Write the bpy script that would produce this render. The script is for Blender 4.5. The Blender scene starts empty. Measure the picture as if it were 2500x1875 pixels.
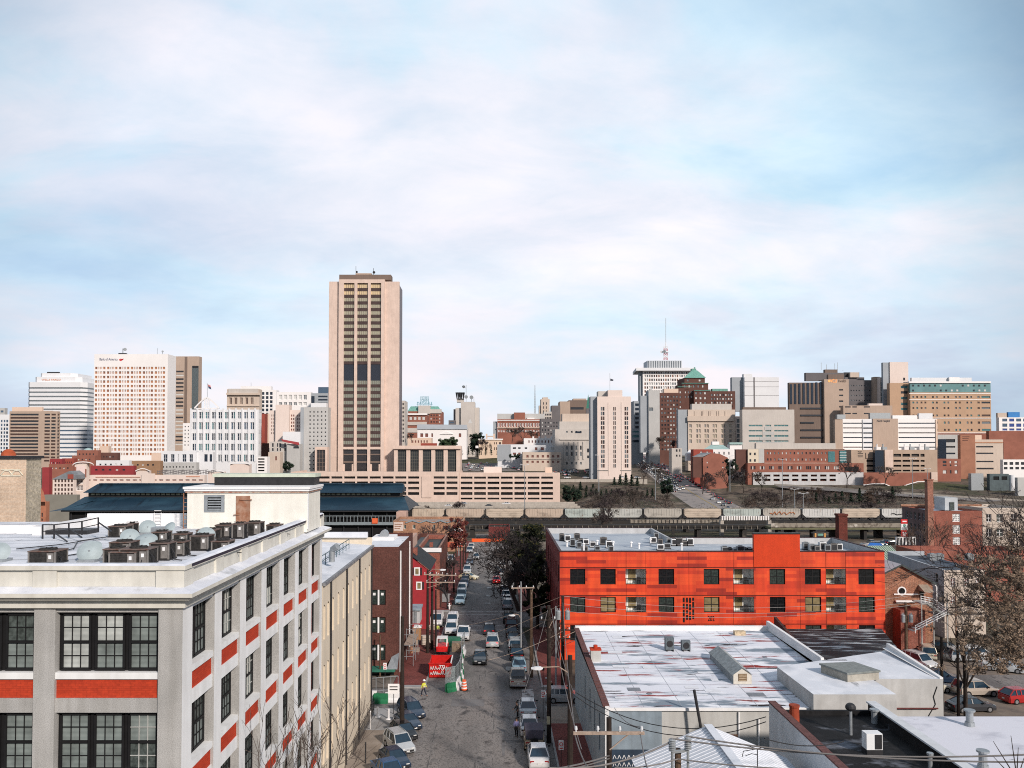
# city view over a warehouse district towards a downtown skyline
import bpy,bmesh,math,random
from mathutils import Vector,Matrix
random.seed(7)
sc=bpy.context.scene
COL=sc.collection
F=1950.0;HOR=1093.0;VPX=1217.0;TH=math.radians(1.5);H=27.0
PP=HOR-F*math.tan(TH)
def at(px,py,Y):
 u=(px-VPX)/F;v=(PP-py)/F
 dy=math.cos(TH)-v*math.sin(TH);dz=math.sin(TH)+v*math.cos(TH)
 t=Y/dy
 return Vector((u*t,Y,H+dz*t))
def X(px,Y,py=1093):return at(px,py,Y).x
def Z(py,Y):return at(1217,py,Y).z
def lerp(a,b,t):return a+(b-a)*t
def pw(pts,s):
 if s<=pts[0][0]:return pts[0][1]
 for(a,b),(c,d)in zip(pts,pts[1:]):
  if s<=c:return lerp(b,d,(s-a)/(c-a))
 return pts[-1][1]
GL=[(-400,11.5),(330,-6),(430,-9),(490,-8.6),(540,3),(600,9.5),(700,12.5),(1000,19),(1500,21),(9000,21)]
GR=[(-400,11.5),(330,-6),(380,-4.2),(430,-3),(480,-1),(540,3),(600,9.5),(700,12.5),(1000,19),(1500,21),(9000,21)]
HS=[at(1775,1262,385),at(1748,1238,425),at(1710,1216,470),at(1672,1192,520),at(1632,1163,590),at(1592,1137,690),at(1566,1118,860),at(1556,1108,1000)]
def hs_at(y):
 for p,q in zip(HS,HS[1:]):
  if p.y<=y<=q.y:return p.lerp(q,(y-p.y)/(q.y-p.y)),math.degrees(math.atan2(-(q.x-p.x),q.y-p.y))
 return(HS[0]if y<HS[0].y else HS[-1]),0
def gz(x,y):
 a=pw(GL,y);b=pw(GR,y)
 g=lerp(a,b,min(1,max(0,(x-42)/25)))
 if 380<=y<=1000:
  p,h=hs_at(y);k=min(1,max(0,(40-abs(x-p.x))/22));g=lerp(g,p.z-.6,k)
 return g
MATS={}
def nodes(m):
 m.use_nodes=True
 nt=m.node_tree
 return nt,nt.nodes['Principled BSDF']
def mat(name,c,rough=.8,var=.12,scale=1.5,c2=None,bump=0,metal=0,streak=0,spec=.3,coat=0,grime=None,fine=0):
 """paint / concrete / stone: base colour broken up by soft noise, optional vertical weather streaks and fine grain"""
 if name in MATS:return MATS[name]
 m=bpy.data.materials.new(name);nt,b=nodes(m);L=nt.links
 b.inputs['Roughness'].default_value=rough;b.inputs['Metallic'].default_value=metal
 b.inputs['Specular IOR Level'].default_value=spec
 if coat:b.inputs['Coat Weight'].default_value=coat;b.inputs['Coat Roughness'].default_value=.08
 tc=nt.nodes.new('ShaderNodeTexCoord')
 n=nt.nodes.new('ShaderNodeTexNoise');n.inputs['Scale'].default_value=scale;n.inputs['Detail'].default_value=6;n.inputs['Roughness'].default_value=.62
 L.new(tc.outputs['Object'],n.inputs['Vector'])
 cr=nt.nodes.new('ShaderNodeValToRGB')
 d=c2 or tuple(max(0,k*(1-var*1.6))for k in c)
 cr.color_ramp.elements[0].position=.3;cr.color_ramp.elements[1].position=.68
 cr.color_ramp.elements[0].color=(*d,1);cr.color_ramp.elements[1].color=(*(min(1,k*(1+var*.5))for k in c),1)
 L.new(n.outputs['Fac'],cr.inputs['Fac'])
 out=cr.outputs['Color']
 if streak:
  mp=nt.nodes.new('ShaderNodeMapping');mp.inputs['Scale'].default_value=(2.2,2.2,.18)
  L.new(tc.outputs['Object'],mp.inputs['Vector'])
  s=nt.nodes.new('ShaderNodeTexNoise');s.inputs['Scale'].default_value=1.0;s.inputs['Detail'].default_value=7
  L.new(mp.outputs['Vector'],s.inputs['Vector'])
  r2=nt.nodes.new('ShaderNodeValToRGB');r2.color_ramp.elements[0].position=.33;r2.color_ramp.elements[1].position=.62
  g=grime or(.45,.42,.38)
  r2.color_ramp.elements[0].color=(*(lerp(1,k,streak)for k in g),1);r2.color_ramp.elements[1].color=(1,1,1,1)
  L.new(s.outputs['Fac'],r2.inputs['Fac'])
  mx=nt.nodes.new('ShaderNodeMix');mx.data_type='RGBA';mx.blend_type='MULTIPLY';mx.inputs[0].default_value=1
  L.new(out,mx.inputs[6]);L.new(r2.outputs['Color'],mx.inputs[7]);out=mx.outputs[2]
 if fine:
  s=nt.nodes.new('ShaderNodeTexNoise');s.inputs['Scale'].default_value=fine;s.inputs['Detail'].default_value=3
  L.new(tc.outputs['Object'],s.inputs['Vector'])
  r2=nt.nodes.new('ShaderNodeValToRGB');r2.color_ramp.elements[0].position=.3;r2.color_ramp.elements[1].position=.7
  r2.color_ramp.elements[0].color=(.62,.62,.62,1);r2.color_ramp.elements[1].color=(1.25,1.25,1.25,1)
  L.new(s.outputs['Fac'],r2.inputs['Fac'])
  mx=nt.nodes.new('ShaderNodeMix');mx.data_type='RGBA';mx.blend_type='MULTIPLY';mx.inputs[0].default_value=.8
  L.new(out,mx.inputs[6]);L.new(r2.outputs['Color'],mx.inputs[7]);out=mx.outputs[2]
 L.new(out,b.inputs['Base Color'])
 if bump:
  bp=nt.nodes.new('ShaderNodeBump');bp.inputs['Strength'].default_value=bump;bp.inputs['Distance'].default_value=.03
  n2=nt.nodes.new('ShaderNodeTexNoise');n2.inputs['Scale'].default_value=scale*9;n2.inputs['Detail'].default_value=4
  L.new(tc.outputs['Object'],n2.inputs['Vector']);L.new(n2.outputs['Fac'],bp.inputs['Height']);L.new(bp.outputs['Normal'],b.inputs['Normal'])
 MATS[name]=m
 return m
def brick(name,c1,c2,mortar=(.45,.4,.36),bw=.42,bh=.14,horiz=False,msize=.018,patch=.35,mott=.85):
 """brick walls (u = x+y, v = z) or brick paving (horiz: u = x, v = y)"""
 if name in MATS:return MATS[name]
 m=bpy.data.materials.new(name);nt,b=nodes(m);L=nt.links
 b.inputs['Roughness'].default_value=.9;b.inputs['Specular IOR Level'].default_value=.2
 tc=nt.nodes.new('ShaderNodeTexCoord');sp=nt.nodes.new('ShaderNodeSeparateXYZ');L.new(tc.outputs['Object'],sp.inputs[0])
 cb=nt.nodes.new('ShaderNodeCombineXYZ')
 if horiz:L.new(sp.outputs['X'],cb.inputs['X']);L.new(sp.outputs['Y'],cb.inputs['Y'])
 else:
  ad=nt.nodes.new('ShaderNodeMath');ad.operation='ADD';L.new(sp.outputs['X'],ad.inputs[0]);L.new(sp.outputs['Y'],ad.inputs[1])
  L.new(ad.outputs[0],cb.inputs['X']);L.new(sp.outputs['Z'],cb.inputs['Y'])
 t=nt.nodes.new('ShaderNodeTexBrick');t.inputs['Scale'].default_value=1;t.inputs['Brick Width'].default_value=bw;t.inputs['Row Height'].default_value=bh
 t.inputs['Mortar Size'].default_value=msize;t.inputs['Color1'].default_value=(*c1,1);t.inputs['Color2'].default_value=(*c2,1);t.inputs['Mortar'].default_value=(*mortar,1)
 L.new(cb.outputs[0],t.inputs['Vector'])
 n=nt.nodes.new('ShaderNodeTexNoise');n.inputs['Scale'].default_value=.35;n.inputs['Detail'].default_value=8;n.inputs['Roughness'].default_value=.7;L.new(tc.outputs['Object'],n.inputs['Vector'])
 r=nt.nodes.new('ShaderNodeValToRGB');r.color_ramp.elements[0].position=.3;r.color_ramp.elements[1].position=.7
 k=1-patch;r.color_ramp.elements[0].color=(k,k,k,1);r.color_ramp.elements[1].color=(1.2,1.2,1.2,1)
 L.new(n.outputs['Fac'],r.inputs['Fac'])
 mx=nt.nodes.new('ShaderNodeMix');mx.data_type='RGBA';mx.blend_type='MULTIPLY';mx.inputs[0].default_value=1
 L.new(t.outputs['Color'],mx.inputs[6]);L.new(r.outputs['Color'],mx.inputs[7])
 n=nt.nodes.new('ShaderNodeTexNoise');n.inputs['Scale'].default_value=5.5;n.inputs['Detail'].default_value=6;n.inputs['Roughness'].default_value=.75;L.new(tc.outputs['Object'],n.inputs['Vector'])
 r=nt.nodes.new('ShaderNodeValToRGB');r.color_ramp.elements[0].position=.34;r.color_ramp.elements[1].position=.66;r.color_ramp.elements[0].color=(.5,.5,.5,1);r.color_ramp.elements[1].color=(1.45,1.4,1.35,1);L.new(n.outputs['Fac'],r.inputs['Fac'])
 m2=nt.nodes.new('ShaderNodeMix');m2.data_type='RGBA';m2.blend_type='MULTIPLY';m2.inputs[0].default_value=mott;L.new(mx.outputs[2],m2.inputs[6]);L.new(r.outputs['Color'],m2.inputs[7]);L.new(m2.outputs[2],b.inputs['Base Color'])
 MATS[name]=m
 return m
def glass(name,c,rough=.12,spec=.6,var=.5):
 return mat('glass_'+name,c,rough,var,4.0,spec=spec)
def emit(name,c,s):
 if name in MATS:return MATS[name]
 m=bpy.data.materials.new(name);nt,b=nodes(m)
 b.inputs['Base Color'].default_value=(*c,1);b.inputs['Emission Color'].default_value=(*c,1);b.inputs['Emission Strength'].default_value=s
 MATS[name]=m
 return m
def patchy(name,base,layers,rough=.75,bump=.15):
 """flat roofs and roads: base colour plus stretched stain and glare layers (colour, scale xyz, lo, hi, seed)"""
 if name in MATS:return MATS[name]
 m=bpy.data.materials.new(name);nt,b=nodes(m);L=nt.links
 b.inputs['Roughness'].default_value=rough;b.inputs['Specular IOR Level'].default_value=.25
 tc=nt.nodes.new('ShaderNodeTexCoord')
 rgb=nt.nodes.new('ShaderNodeRGB');rgb.outputs[0].default_value=(*base,1);out=rgb.outputs[0]
 for c,s,lo,hi,seed in layers:
  mp=nt.nodes.new('ShaderNodeMapping');mp.inputs['Scale'].default_value=s;mp.inputs['Location'].default_value=(seed*3.7,seed*5.1,seed)
  L.new(tc.outputs['Object'],mp.inputs['Vector'])
  n=nt.nodes.new('ShaderNodeTexNoise');n.inputs['Scale'].default_value=1;n.inputs['Detail'].default_value=7;n.inputs['Roughness'].default_value=.6
  L.new(mp.outputs['Vector'],n.inputs['Vector'])
  r=nt.nodes.new('ShaderNodeValToRGB');r.color_ramp.elements[0].position=lo;r.color_ramp.elements[1].position=hi
  r.color_ramp.elements[0].color=(0,0,0,1);r.color_ramp.elements[1].color=(1,1,1,1);L.new(n.outputs['Fac'],r.inputs['Fac'])
  mx=nt.nodes.new('ShaderNodeMix');mx.data_type='RGBA'
  L.new(r.outputs['Color'],mx.inputs[0]);L.new(out,mx.inputs[6]);mx.inputs[7].default_value=(*c,1);out=mx.outputs[2]
 L.new(out,b.inputs['Base Color'])
 if bump:
  n=nt.nodes.new('ShaderNodeTexNoise');n.inputs['Scale'].default_value=14;n.inputs['Detail'].default_value=5;L.new(tc.outputs['Object'],n.inputs['Vector'])
  bp=nt.nodes.new('ShaderNodeBump');bp.inputs['Strength'].default_value=bump;bp.inputs['Distance'].default_value=.03
  L.new(n.outputs['Fac'],bp.inputs['Height']);L.new(bp.outputs['Normal'],b.inputs['Normal'])
 MATS[name]=m
 return m
class MB:
 def __init__(s):s.v=[];s.f=[];s.m=[]
 def face(s,pts,mi=0):
  k=len(s.v);s.v.extend(tuple(p)for p in pts);s.f.append(tuple(range(k,k+len(pts))));s.m.append(mi)
 def box(s,x0,x1,y0,y1,z0,z1,mi=0,top=None):
  k=len(s.v)
  for z in(z0,z1):
   s.v+=[(x0,y0,z),(x1,y0,z),(x1,y1,z),(x0,y1,z)]
  for q in((0,1,5,4),(1,2,6,5),(2,3,7,6),(3,0,4,7),(3,2,1,0)):
   s.f.append(tuple(k+i for i in q));s.m.append(mi)
  s.f.append((k+4,k+5,k+6,k+7));s.m.append(mi if top is None else top)
  return s
 def bar(s,p,q,w,h=None,mi=0,up=(0,0,1)):
  """square bar between two points"""
  p,q=Vector(p),Vector(q);d=q-p
  if d.length<1e-6:return s
  d.normalize();u=Vector(up)
  if abs(d.dot(u))>.98:u=Vector((0,1,0))
  a=d.cross(u).normalized()*(w/2);b=a.cross(d).normalized()*((h or w)/2)
  k=len(s.v)
  for c in(p,q):s.v+=[tuple(c-a-b),tuple(c+a-b),tuple(c+a+b),tuple(c-a+b)]
  for t in((0,1,5,4),(1,2,6,5),(2,3,7,6),(3,0,4,7),(3,2,1,0),(4,5,6,7)):
   s.f.append(tuple(k+i for i in t));s.m.append(mi)
  return s
 def cyl(s,p,q,r0,r1=None,n=10,mi=0,caps=True):
  p,q=Vector(p),Vector(q);d=(q-p)
  if d.length<1e-6:return s
  d.normalize();r1=r0 if r1 is None else r1
  a=d.orthogonal().normalized();b=d.cross(a);k=len(s.v)
  for c,r in((p,r0),(q,r1)):
   for i in range(n):
    t=2*math.pi*i/n;s.v.append(tuple(c+a*(r*math.cos(t))+b*(r*math.sin(t))))
  for i in range(n):
   j=(i+1)%n;s.f.append((k+i,k+j,k+n+j,k+n+i));s.m.append(mi)
  if caps:
   s.f.append(tuple(k+i for i in range(n))[::-1]);s.m.append(mi);s.f.append(tuple(k+n+i for i in range(n)));s.m.append(mi)
  return s
 def tube(s,pts,r,n=5,mi=0):
  for p,q in zip(pts,pts[1:]):s.cyl(p,q,r,r,n,mi,False)
  return s
 def prism(s,poly,z0,z1,mi=0,top=None):
  n=len(poly);z1=z1 if isinstance(z1,(list,tuple))else[z1]*n;k=len(s.v)
  for x,y in poly:s.v.append((x,y,z0))
  for(x,y),z in zip(poly,z1):s.v.append((x,y,z))
  for i in range(n):
   j=(i+1)%n;s.f.append((k+i,k+j,k+n+j,k+n+i));s.m.append(mi)
  s.f.append(tuple(k+n+i for i in range(n)));s.m.append(mi if top is None else top)
  return s
 def ext(s,poly,ax,a,b,mi=0):
  """polygon of (p, q) swept along an axis: 'x' -> (p=y, q=z), 'y' -> (p=x, q=z)"""
  n=len(poly);k=len(s.v)
  for w in(a,b):
   for p,q in poly:s.v.append((w,p,q)if ax=='x' else(p,w,q))
  for i in range(n):
   j=(i+1)%n;s.f.append((k+i,k+j,k+n+j,k+n+i));s.m.append(mi)
  s.f.append(tuple(k+i for i in range(n))[::-1]);s.m.append(mi);s.f.append(tuple(k+n+i for i in range(n)));s.m.append(mi)
  return s
 def dome(s,c,r,h,n=16,rings=5,mi=0):
  c=Vector(c);k=len(s.v)
  for i in range(rings):
   t=math.pi/2*i/rings
   for j in range(n):
    a=2*math.pi*j/n;s.v.append((c.x+r*math.cos(t)*math.cos(a),c.y+r*math.cos(t)*math.sin(a),c.z+h*math.sin(t)))
  s.v.append((c.x,c.y,c.z+h));e=len(s.v)-1
  for i in range(rings-1):
   for j in range(n):
    l=(j+1)%n;s.f.append((k+i*n+j,k+i*n+l,k+(i+1)*n+l,k+(i+1)*n+j));s.m.append(mi)
  for j in range(n):s.f.append((k+(rings-1)*n+j,k+(rings-1)*n+(j+1)%n,e));s.m.append(mi)
  return s
WL={}
def world(o):
 return WL.get(o.name,Vector((0,0,0)))
def mk(name,mb,mats,parent=None,smooth=False,rel=True):
 me=bpy.data.meshes.new(name)
 off=world(parent)if(parent is not None and rel)else Vector((0,0,0))
 me.from_pydata([(a-off.x,b-off.y,c-off.z)for a,b,c in mb.v],[],mb.f)
 mats=mats if isinstance(mats,(list,tuple))else[mats]
 for m in mats:me.materials.append(m)
 if len(mats)>1:me.polygons.foreach_set('material_index',[min(i,len(mats)-1)for i in mb.m])
 if smooth:me.polygons.foreach_set('use_smooth',[True]*len(me.polygons))
 o=bpy.data.objects.new(name,me);COL.objects.link(o)
 if parent is not None:o.parent=parent
 WL[o.name]=off
 return o
def tag(o,label=None,cat=None,group=None,kind=None):
 if label:o['label']=label
 if cat:o['category']=cat
 if group:o['group']=group
 if kind:o['kind']=kind
 return o
def thing(name,label,cat,loc=(0,0,0),group=None,rz=0):
 o=bpy.data.objects.new(name,None);COL.objects.link(o);o.empty_display_size=.5
 o.location=loc;o.rotation_euler=(0,0,rz);WL[o.name]=Vector(loc)
 return tag(o,label,cat,group)
def struct(name,mb,mats,smooth=False):
 return tag(mk(name,mb,mats,smooth=smooth),kind='structure')
KIDS={}
def copy_tree(o,parent=None):
 c=o.copy();COL.objects.link(c)
 if parent is not None:c.parent=parent
 for ch in o.children:copy_tree(ch,c)
 return c
def paint(o,m,slot=0):
 o.material_slots[slot].link='OBJECT';o.material_slots[slot].material=m
def P(face,plane,u,z,d):
 if face=='f':return(u,plane+d,z)
 if face=='b':return(u,plane-d,z)
 if face=='r':return(plane-d,u,z)
 return(plane+d,u,z)
def wall(mb,face,plane,u0,u1,z0,z1,cols=(),rows=(),rec=.25,mi=0,skip=()):
 cols=sorted(c for c in cols if c[0]>u0+.01 and c[1]<u1-.01);rows=sorted(r for r in rows if r[0]>z0+.01 and r[1]<z1-.01)
 q=lambda a,b,c,d:mb.face([P(face,plane,a,c,0),P(face,plane,b,c,0),P(face,plane,b,d,0),P(face,plane,a,d,0)],mi)
 if not cols or not rows:
  q(u0,u1,z0,z1);return[]
 z=z0;holes=[]
 for j,(ra,rb)in enumerate(rows):
  q(u0,u1,z,ra);z=rb;u=u0
  for i,(ca,cb)in enumerate(cols):
   q(u,ca,ra,rb);u=cb
   if(i,j)in skip:q(ca,cb,ra,rb);continue
   for a,b,c,d in((ca,cb,ra,ra),(ca,cb,rb,rb),(ca,ca,ra,rb),(cb,cb,ra,rb)):
    mb.face([P(face,plane,a,c,0),P(face,plane,b,d if a==b else c,0),P(face,plane,b,d,rec)if a!=b else P(face,plane,b,d,rec),P(face,plane,a,c,rec)],mi)
   holes.append((ca,cb,ra,rb))
  q(u,u1,ra,rb)
 q(u0,u1,z,z1)
 return holes
WM={}
def win_mesh(face,w,h,gm,fm,nx,ny,ft):
 key=(face,round(w,2),round(h,2),gm.name,fm.name if fm else '',nx,ny,ft)
 if key in WM:return WM[key]
 mb=MB();w2,h2=w/2,h/2
 B=lambda a,b,c,d,d0,d1,mi:[mb.face([P(face,0,a,c,d0),P(face,0,b,c,d0),P(face,0,b,d,d0),P(face,0,a,d,d0)],mi)]
 B(-w2,w2,-h2,h2,0,0,0)
 if fm:
  def fbox(a,b,c,d,o=-.05):
   for pts in(((a,c,o),(b,c,o),(b,d,o),(a,d,o)),((a,c,0),(b,c,0),(b,c,o),(a,c,o)),((a,d,0),(b,d,0),(b,d,o),(a,d,o)),((a,c,0),(a,d,0),(a,d,o),(a,c,o)),((b,c,0),(b,d,0),(b,d,o),(b,c,o))):
    mb.face([P(face,0,u,z,dd)for u,z,dd in pts],1)
  fbox(-w2,w2,-h2,-h2+ft);fbox(-w2,w2,h2-ft,h2);fbox(-w2,-w2+ft,-h2+ft,h2-ft);fbox(w2-ft,w2,-h2+ft,h2-ft)
  for i in range(1,nx):
   u=-w2+w*i/nx;fbox(u-ft*.4,u+ft*.4,-h2+ft,h2-ft,-.045)
  for j in range(1,ny):
   z=-h2+h*j/ny;fbox(-w2+ft,w2-ft,z-ft*.4,z+ft*.4,-.04)
 me=bpy.data.meshes.new('window')
 me.from_pydata(mb.v,[],mb.f);me.materials.append(gm)
 if fm:me.materials.append(fm)
 me.polygons.foreach_set('material_index',mb.m)
 WM[key]=me
 return me
CAP=100
def windows(root,face,plane,holes,gms,fm=None,nx=1,ny=1,ft=.08,rec=.25,name='window',left=None,grow=0):
 """each opening gets its own window part; past CAP on one thing the rest are one part"""
 gms=gms if isinstance(gms,(list,tuple))else[gms]
 used=root.get('_n',0);rest=MB();off=world(root)
 for k,(a,b,c,d)in enumerate(holes):
  gm=random.choice(gms)
  if used<CAP:
   me=win_mesh(face,b-a+grow,d-c+grow,gm,fm,nx,ny,ft)
   o=bpy.data.objects.new(name,me);COL.objects.link(o);o.parent=root
   o.location=Vector(P(face,plane,(a+b)/2,(c+d)/2,rec))-off;used+=1
  else:
   i=gms.index(gm)
   rest.face([P(face,plane,a,c,rec),P(face,plane,b,c,rec),P(face,plane,b,d,rec),P(face,plane,a,d,rec)],i)
 root['_n']=used
 if rest.f:tag(mk('window_field',rest,list(gms),root),kind='stuff')
def rng(s,w,p,n):return[(s+i*p,s+i*p+w)for i in range(n)]
def pcols(px,Y):return[(X(a,Y),X(b,Y))for a,b in px]
def prows(py,Y):return[(Z(b,Y),Z(a,Y))for a,b in py]
def shallow(x0,x1,Y,D,px):
 """depth at which the turned side still reads px pixels wide or less"""
 e=x1 if x1<0 else x0 if x0>0 else 0
 if Y<300 or abs(e)*F/Y<=px:return D
 return max(2.0,min(D,Y*(px/(abs(e)*F/Y-px))))
def bld(name,label,px0,px1,ytop,ybase,Y,D,wm,rm=None,cols=(),rows=(),rec=.3,gm=None,fm=None,nx=1,ny=1,ft=.15,side=0,skip=(),parapet=.9,cat='building',group=None,sgm=None,swm=None,srows=None,sw=.5,spx=7):
 """a block whose front is read at pixel columns px0..px1 and rows ytop..ybase at depth Y; side = number of window columns on the side turned to the street"""
 x0,x1=X(px0,Y),X(px1,Y);z1=Z(ytop,Y);D=shallow(x0,x1,Y,D,spx);z0=min(Z(ybase,Y),gz((x0+x1)/2,Y))-1.5
 root=thing(name,label,cat,((x0+x1)/2,Y+D/2,z0),group)
 C,R=pcols(cols,Y),prows(rows,Y)
 mb=MB()
 fh=wall(mb,'f',Y,x0,x1,z0,z1,C,R,rec,0,skip)
 sf='r' if x1<5 else 'l'
 sp={'r':x1,'l':x0};hs={}
 for f in 'rl':
  sc_=[]
  if side and f==sf:
   p=D/side;sc_=[(Y+p*(i+.5-sw/2),Y+p*(i+.5+sw/2))for i in range(side)]
  hs[f]=wall(mb,f,sp[f],Y,Y+D,z0,z1,sc_,prows(srows,Y)if srows else R,rec,1 if swm else 0)
 wall(mb,'b',Y+D,x0,x1,z0,z1)
 t=min(.35,(x1-x0)*.1);zr=z1-parapet;ri=2 if swm else 1
 for a,b,c,d in((x0,x1,Y,Y+t),(x0,x1,Y+D-t,Y+D),(x0,x0+t,Y+t,Y+D-t),(x1-t,x1,Y+t,Y+D-t)):
  mb.face([(a,c,z1),(b,c,z1),(b,d,z1),(a,d,z1)],0)
 a,b,c,d=x0+t,x1-t,Y+t,Y+D-t
 for p,q in(((a,c),(b,c)),((b,c),(b,d)),((b,d),(a,d)),((a,d),(a,c))):
  mb.face([(*p,z1),(*q,z1),(*q,zr),(*p,zr)],0)
 mb.face([(a,c,zr),(b,c,zr),(b,d,zr),(a,d,zr)],ri)
 rm=rm or M_ROOF
 mk('wall',mb,[wm,swm,rm]if swm else[wm,rm],root)
 if gm:
  windows(root,'f',Y,fh,gm,fm,nx,ny,ft,rec)
  windows(root,sf,sp[sf],hs[sf],sgm or gm,fm,nx,ny,ft,rec)
 return root
def pbox(root,name,m,px0,px1,y0,y1,Ya,Yb,top=None):
 """a box part read at pixels on its front plane Ya"""
 Yb=Ya+shallow(X(px0,Ya),X(px1,Ya),Ya,Yb-Ya,4)if Yb-Ya>2 else Yb
 mb=MB();mb.box(X(px0,Ya),X(px1,Ya),Ya,Yb,Z(y1,Ya),Z(y0,Ya),0,1 if top else None)
 return mk(name,mb,[m,top]if top else m,root)
def text(body,size,loc,m,parent=None,name='lettering',ex=.05,align='LEFT',rot=(math.pi/2,0,0),width=None):
 c=bpy.data.curves.new(name,'FONT');c.body=body;c.size=size;c.extrude=ex;c.align_x=align;c.materials.append(m)
 o=bpy.data.objects.new(name,c);COL.objects.link(o)
 o.location=Vector(loc)-(world(parent)if parent else Vector((0,0,0)));o.rotation_euler=rot
 if parent:o.parent=parent
 bpy.context.view_layer.update();sx=width/o.dimensions.x if width and o.dimensions.x>0 else 1
 me=bpy.data.meshes.new_from_object(o);q=bpy.data.objects.new(name,me);COL.objects.link(q);q.parent=parent
 q.location=o.location;q.rotation_euler=rot;q.scale.x=sx;bpy.data.objects.remove(o)
 return q
M_ROOF=mat('roof_gravel',(.42,.42,.42),.9,.15,.5)
M_WHITE=mat('white_paint',(.80,.80,.80),.6,.06,.8)
M_DARK=mat('dark_metal',(.03,.03,.033),.5,.2,3)
M_BLACK=mat('black_void',(.008,.008,.009),.8,.1,2)
M_STEEL=mat('grey_steel',(.36,.39,.41),.45,.15,3,metal=.4)
M_WOOD=mat('pole_wood',(.030,.021,.017),.9,.35,4,c2=(.018,.013,.011))
M_WOODL=mat('weathered_wood',(.40,.31,.25),.9,.25,5)
M_WOODB=mat('rotted_wood',(.12,.078,.052),.95,.35,5)
M_TYRE=mat('tyre_rubber',(.012,.012,.013),.85,.1,5)
M_RIM=mat('wheel_rim',(.45,.46,.48),.35,.1,5,metal=.7)
M_RED=mat('red_paint',(.62,.018,.02),.45,.15,2)
M_REDL=emit('red_lamp',(.9,.02,.03),.5)
M_LAMP=mat('clear_lamp',(.75,.75,.72),.15,.05,5,spec=.7)
M_CHROME=mat('bright_trim',(.6,.6,.62),.3,.05,5,metal=.6)
M_CONC=mat('concrete',(.46,.42,.37),.9,.12,.6,streak=.25)
M_CONCG=mat('grey_concrete',(.42,.42,.42),.9,.15,.7,streak=.25)
M_TAN=mat('tan_precast',(.70,.55,.47),.9,.08,.25,streak=.18)
M_WIRE=mat('wire_grey',(.17,.16,.155),.6,.1,1)
M_WIRED=mat('wire_black',(.025,.025,.027),.6,.1,1)
M_INS=mat('porcelain',(.62,.64,.66),.25,.05,6)
M_GREEN=mat('copper_green',(.17,.38,.32),.7,.2,.6)
M_ORANGE=mat('orange_plastic',(.85,.13,.03),.5,.1,4)
M_BARK=mat('bark',(.06,.047,.04),.95,.3,3)
M_TWIG=mat('twigs',(.12,.095,.08),.95,.25,2)
M_TWIGP=mat('twigs_purple',(.085,.066,.066),.95,.25,2)
SUN_EL,SUN_AZ=math.radians(29),math.radians(33)
sd=Vector((math.sin(SUN_AZ)*math.cos(SUN_EL),-math.cos(SUN_AZ)*math.cos(SUN_EL),math.sin(SUN_EL)))
w=bpy.data.worlds.new('World');sc.world=w;w.use_nodes=True
nt=w.node_tree;nt.nodes.clear();L=nt.links
N=nt.nodes.new;SKYLOC=(5.2,3.1,1.4)
sky=N('ShaderNodeTexSky');sky.sky_type='NISHITA';sky.sun_disc=False;sky.sun_elevation=SUN_EL;sky.sun_rotation=math.atan2(sd.x,sd.y);sky.air_density=1;sky.dust_density=1.5;sky.altitude=60
tc=N('ShaderNodeTexCoord');sp=N('ShaderNodeSeparateXYZ');L.new(tc.outputs['Generated'],sp.inputs[0])
def math_(op,a,b=None,c=None):
 n=N('ShaderNodeMath');n.operation=op
 for i,v in enumerate((a,b,c)):
  if v is None:continue
  if isinstance(v,(int,float)):n.inputs[i].default_value=v
  else:L.new(v,n.inputs[i])
 return n.outputs[0]
def ramp_(fac,stops):
 n=N('ShaderNodeValToRGB');e=n.color_ramp.elements
 while len(e)<len(stops):e.new(.5)
 for i,(p,c)in enumerate(stops):e[i].position=p;e[i].color=(*c,1)if isinstance(c,tuple)else(c,c,c,1)
 L.new(fac,n.inputs[0]);return n.outputs[0]
def noise_(vec,scale,detail=5,rough=.55,dist=0):
 n=N('ShaderNodeTexNoise');n.inputs['Scale'].default_value=scale;n.inputs['Detail'].default_value=detail;n.inputs['Roughness'].default_value=rough;n.inputs['Distortion'].default_value=dist
 L.new(vec,n.inputs['Vector']);return n.outputs['Fac']
def mix_(f,a,b):
 n=N('ShaderNodeMix');n.data_type='RGBA'
 for i,v in((0,f),(6,a),(7,b)):
  if isinstance(v,tuple):n.inputs[i].default_value=(*v,1)
  elif isinstance(v,float):n.inputs[i].default_value=v
  else:L.new(v,n.inputs[i])
 return n.outputs[2]
den=math_('ADD',math_('MAXIMUM',sp.outputs['Z'],0.0),.30)
cx_,cy_=math_('DIVIDE',sp.outputs['X'],den),math_('DIVIDE',sp.outputs['Y'],den)
cb=N('ShaderNodeCombineXYZ');L.new(cx_,cb.inputs['X']);L.new(cy_,cb.inputs['Y'])
rot=N('ShaderNodeMapping');rot.inputs['Rotation'].default_value=(0,0,math.radians(-28));rot.inputs['Location'].default_value=SKYLOC;rot.inputs['Scale'].default_value=(.8,1.25,1)
L.new(cb.outputs[0],rot.inputs['Vector'])
mp2=N('ShaderNodeMapping');mp2.inputs['Location'].default_value=(7.3,2.2,5);L.new(rot.outputs[0],mp2.inputs['Vector'])
n1=noise_(rot.outputs[0],1.35,8,.56,.35);n2=noise_(mp2.outputs[0],3.6,9,.62,.4);n3=noise_(mp2.outputs[0],.95,3,.5,.2)
S_=10.5
base=ramp_(n1,[(.33,(.58*S_,.80*S_,.97*S_)),(.43,(.72*S_,.90*S_,1.0*S_)),(.52,(.88*S_,.92*S_,.99*S_)),(.62,(1.0*S_,.98*S_,1.02*S_))])
shade=ramp_(n3,[(.32,(.70,.78,.87)),(.46,(.92,.95,.98)),(.60,(1.05,1.05,1.04))])
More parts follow.
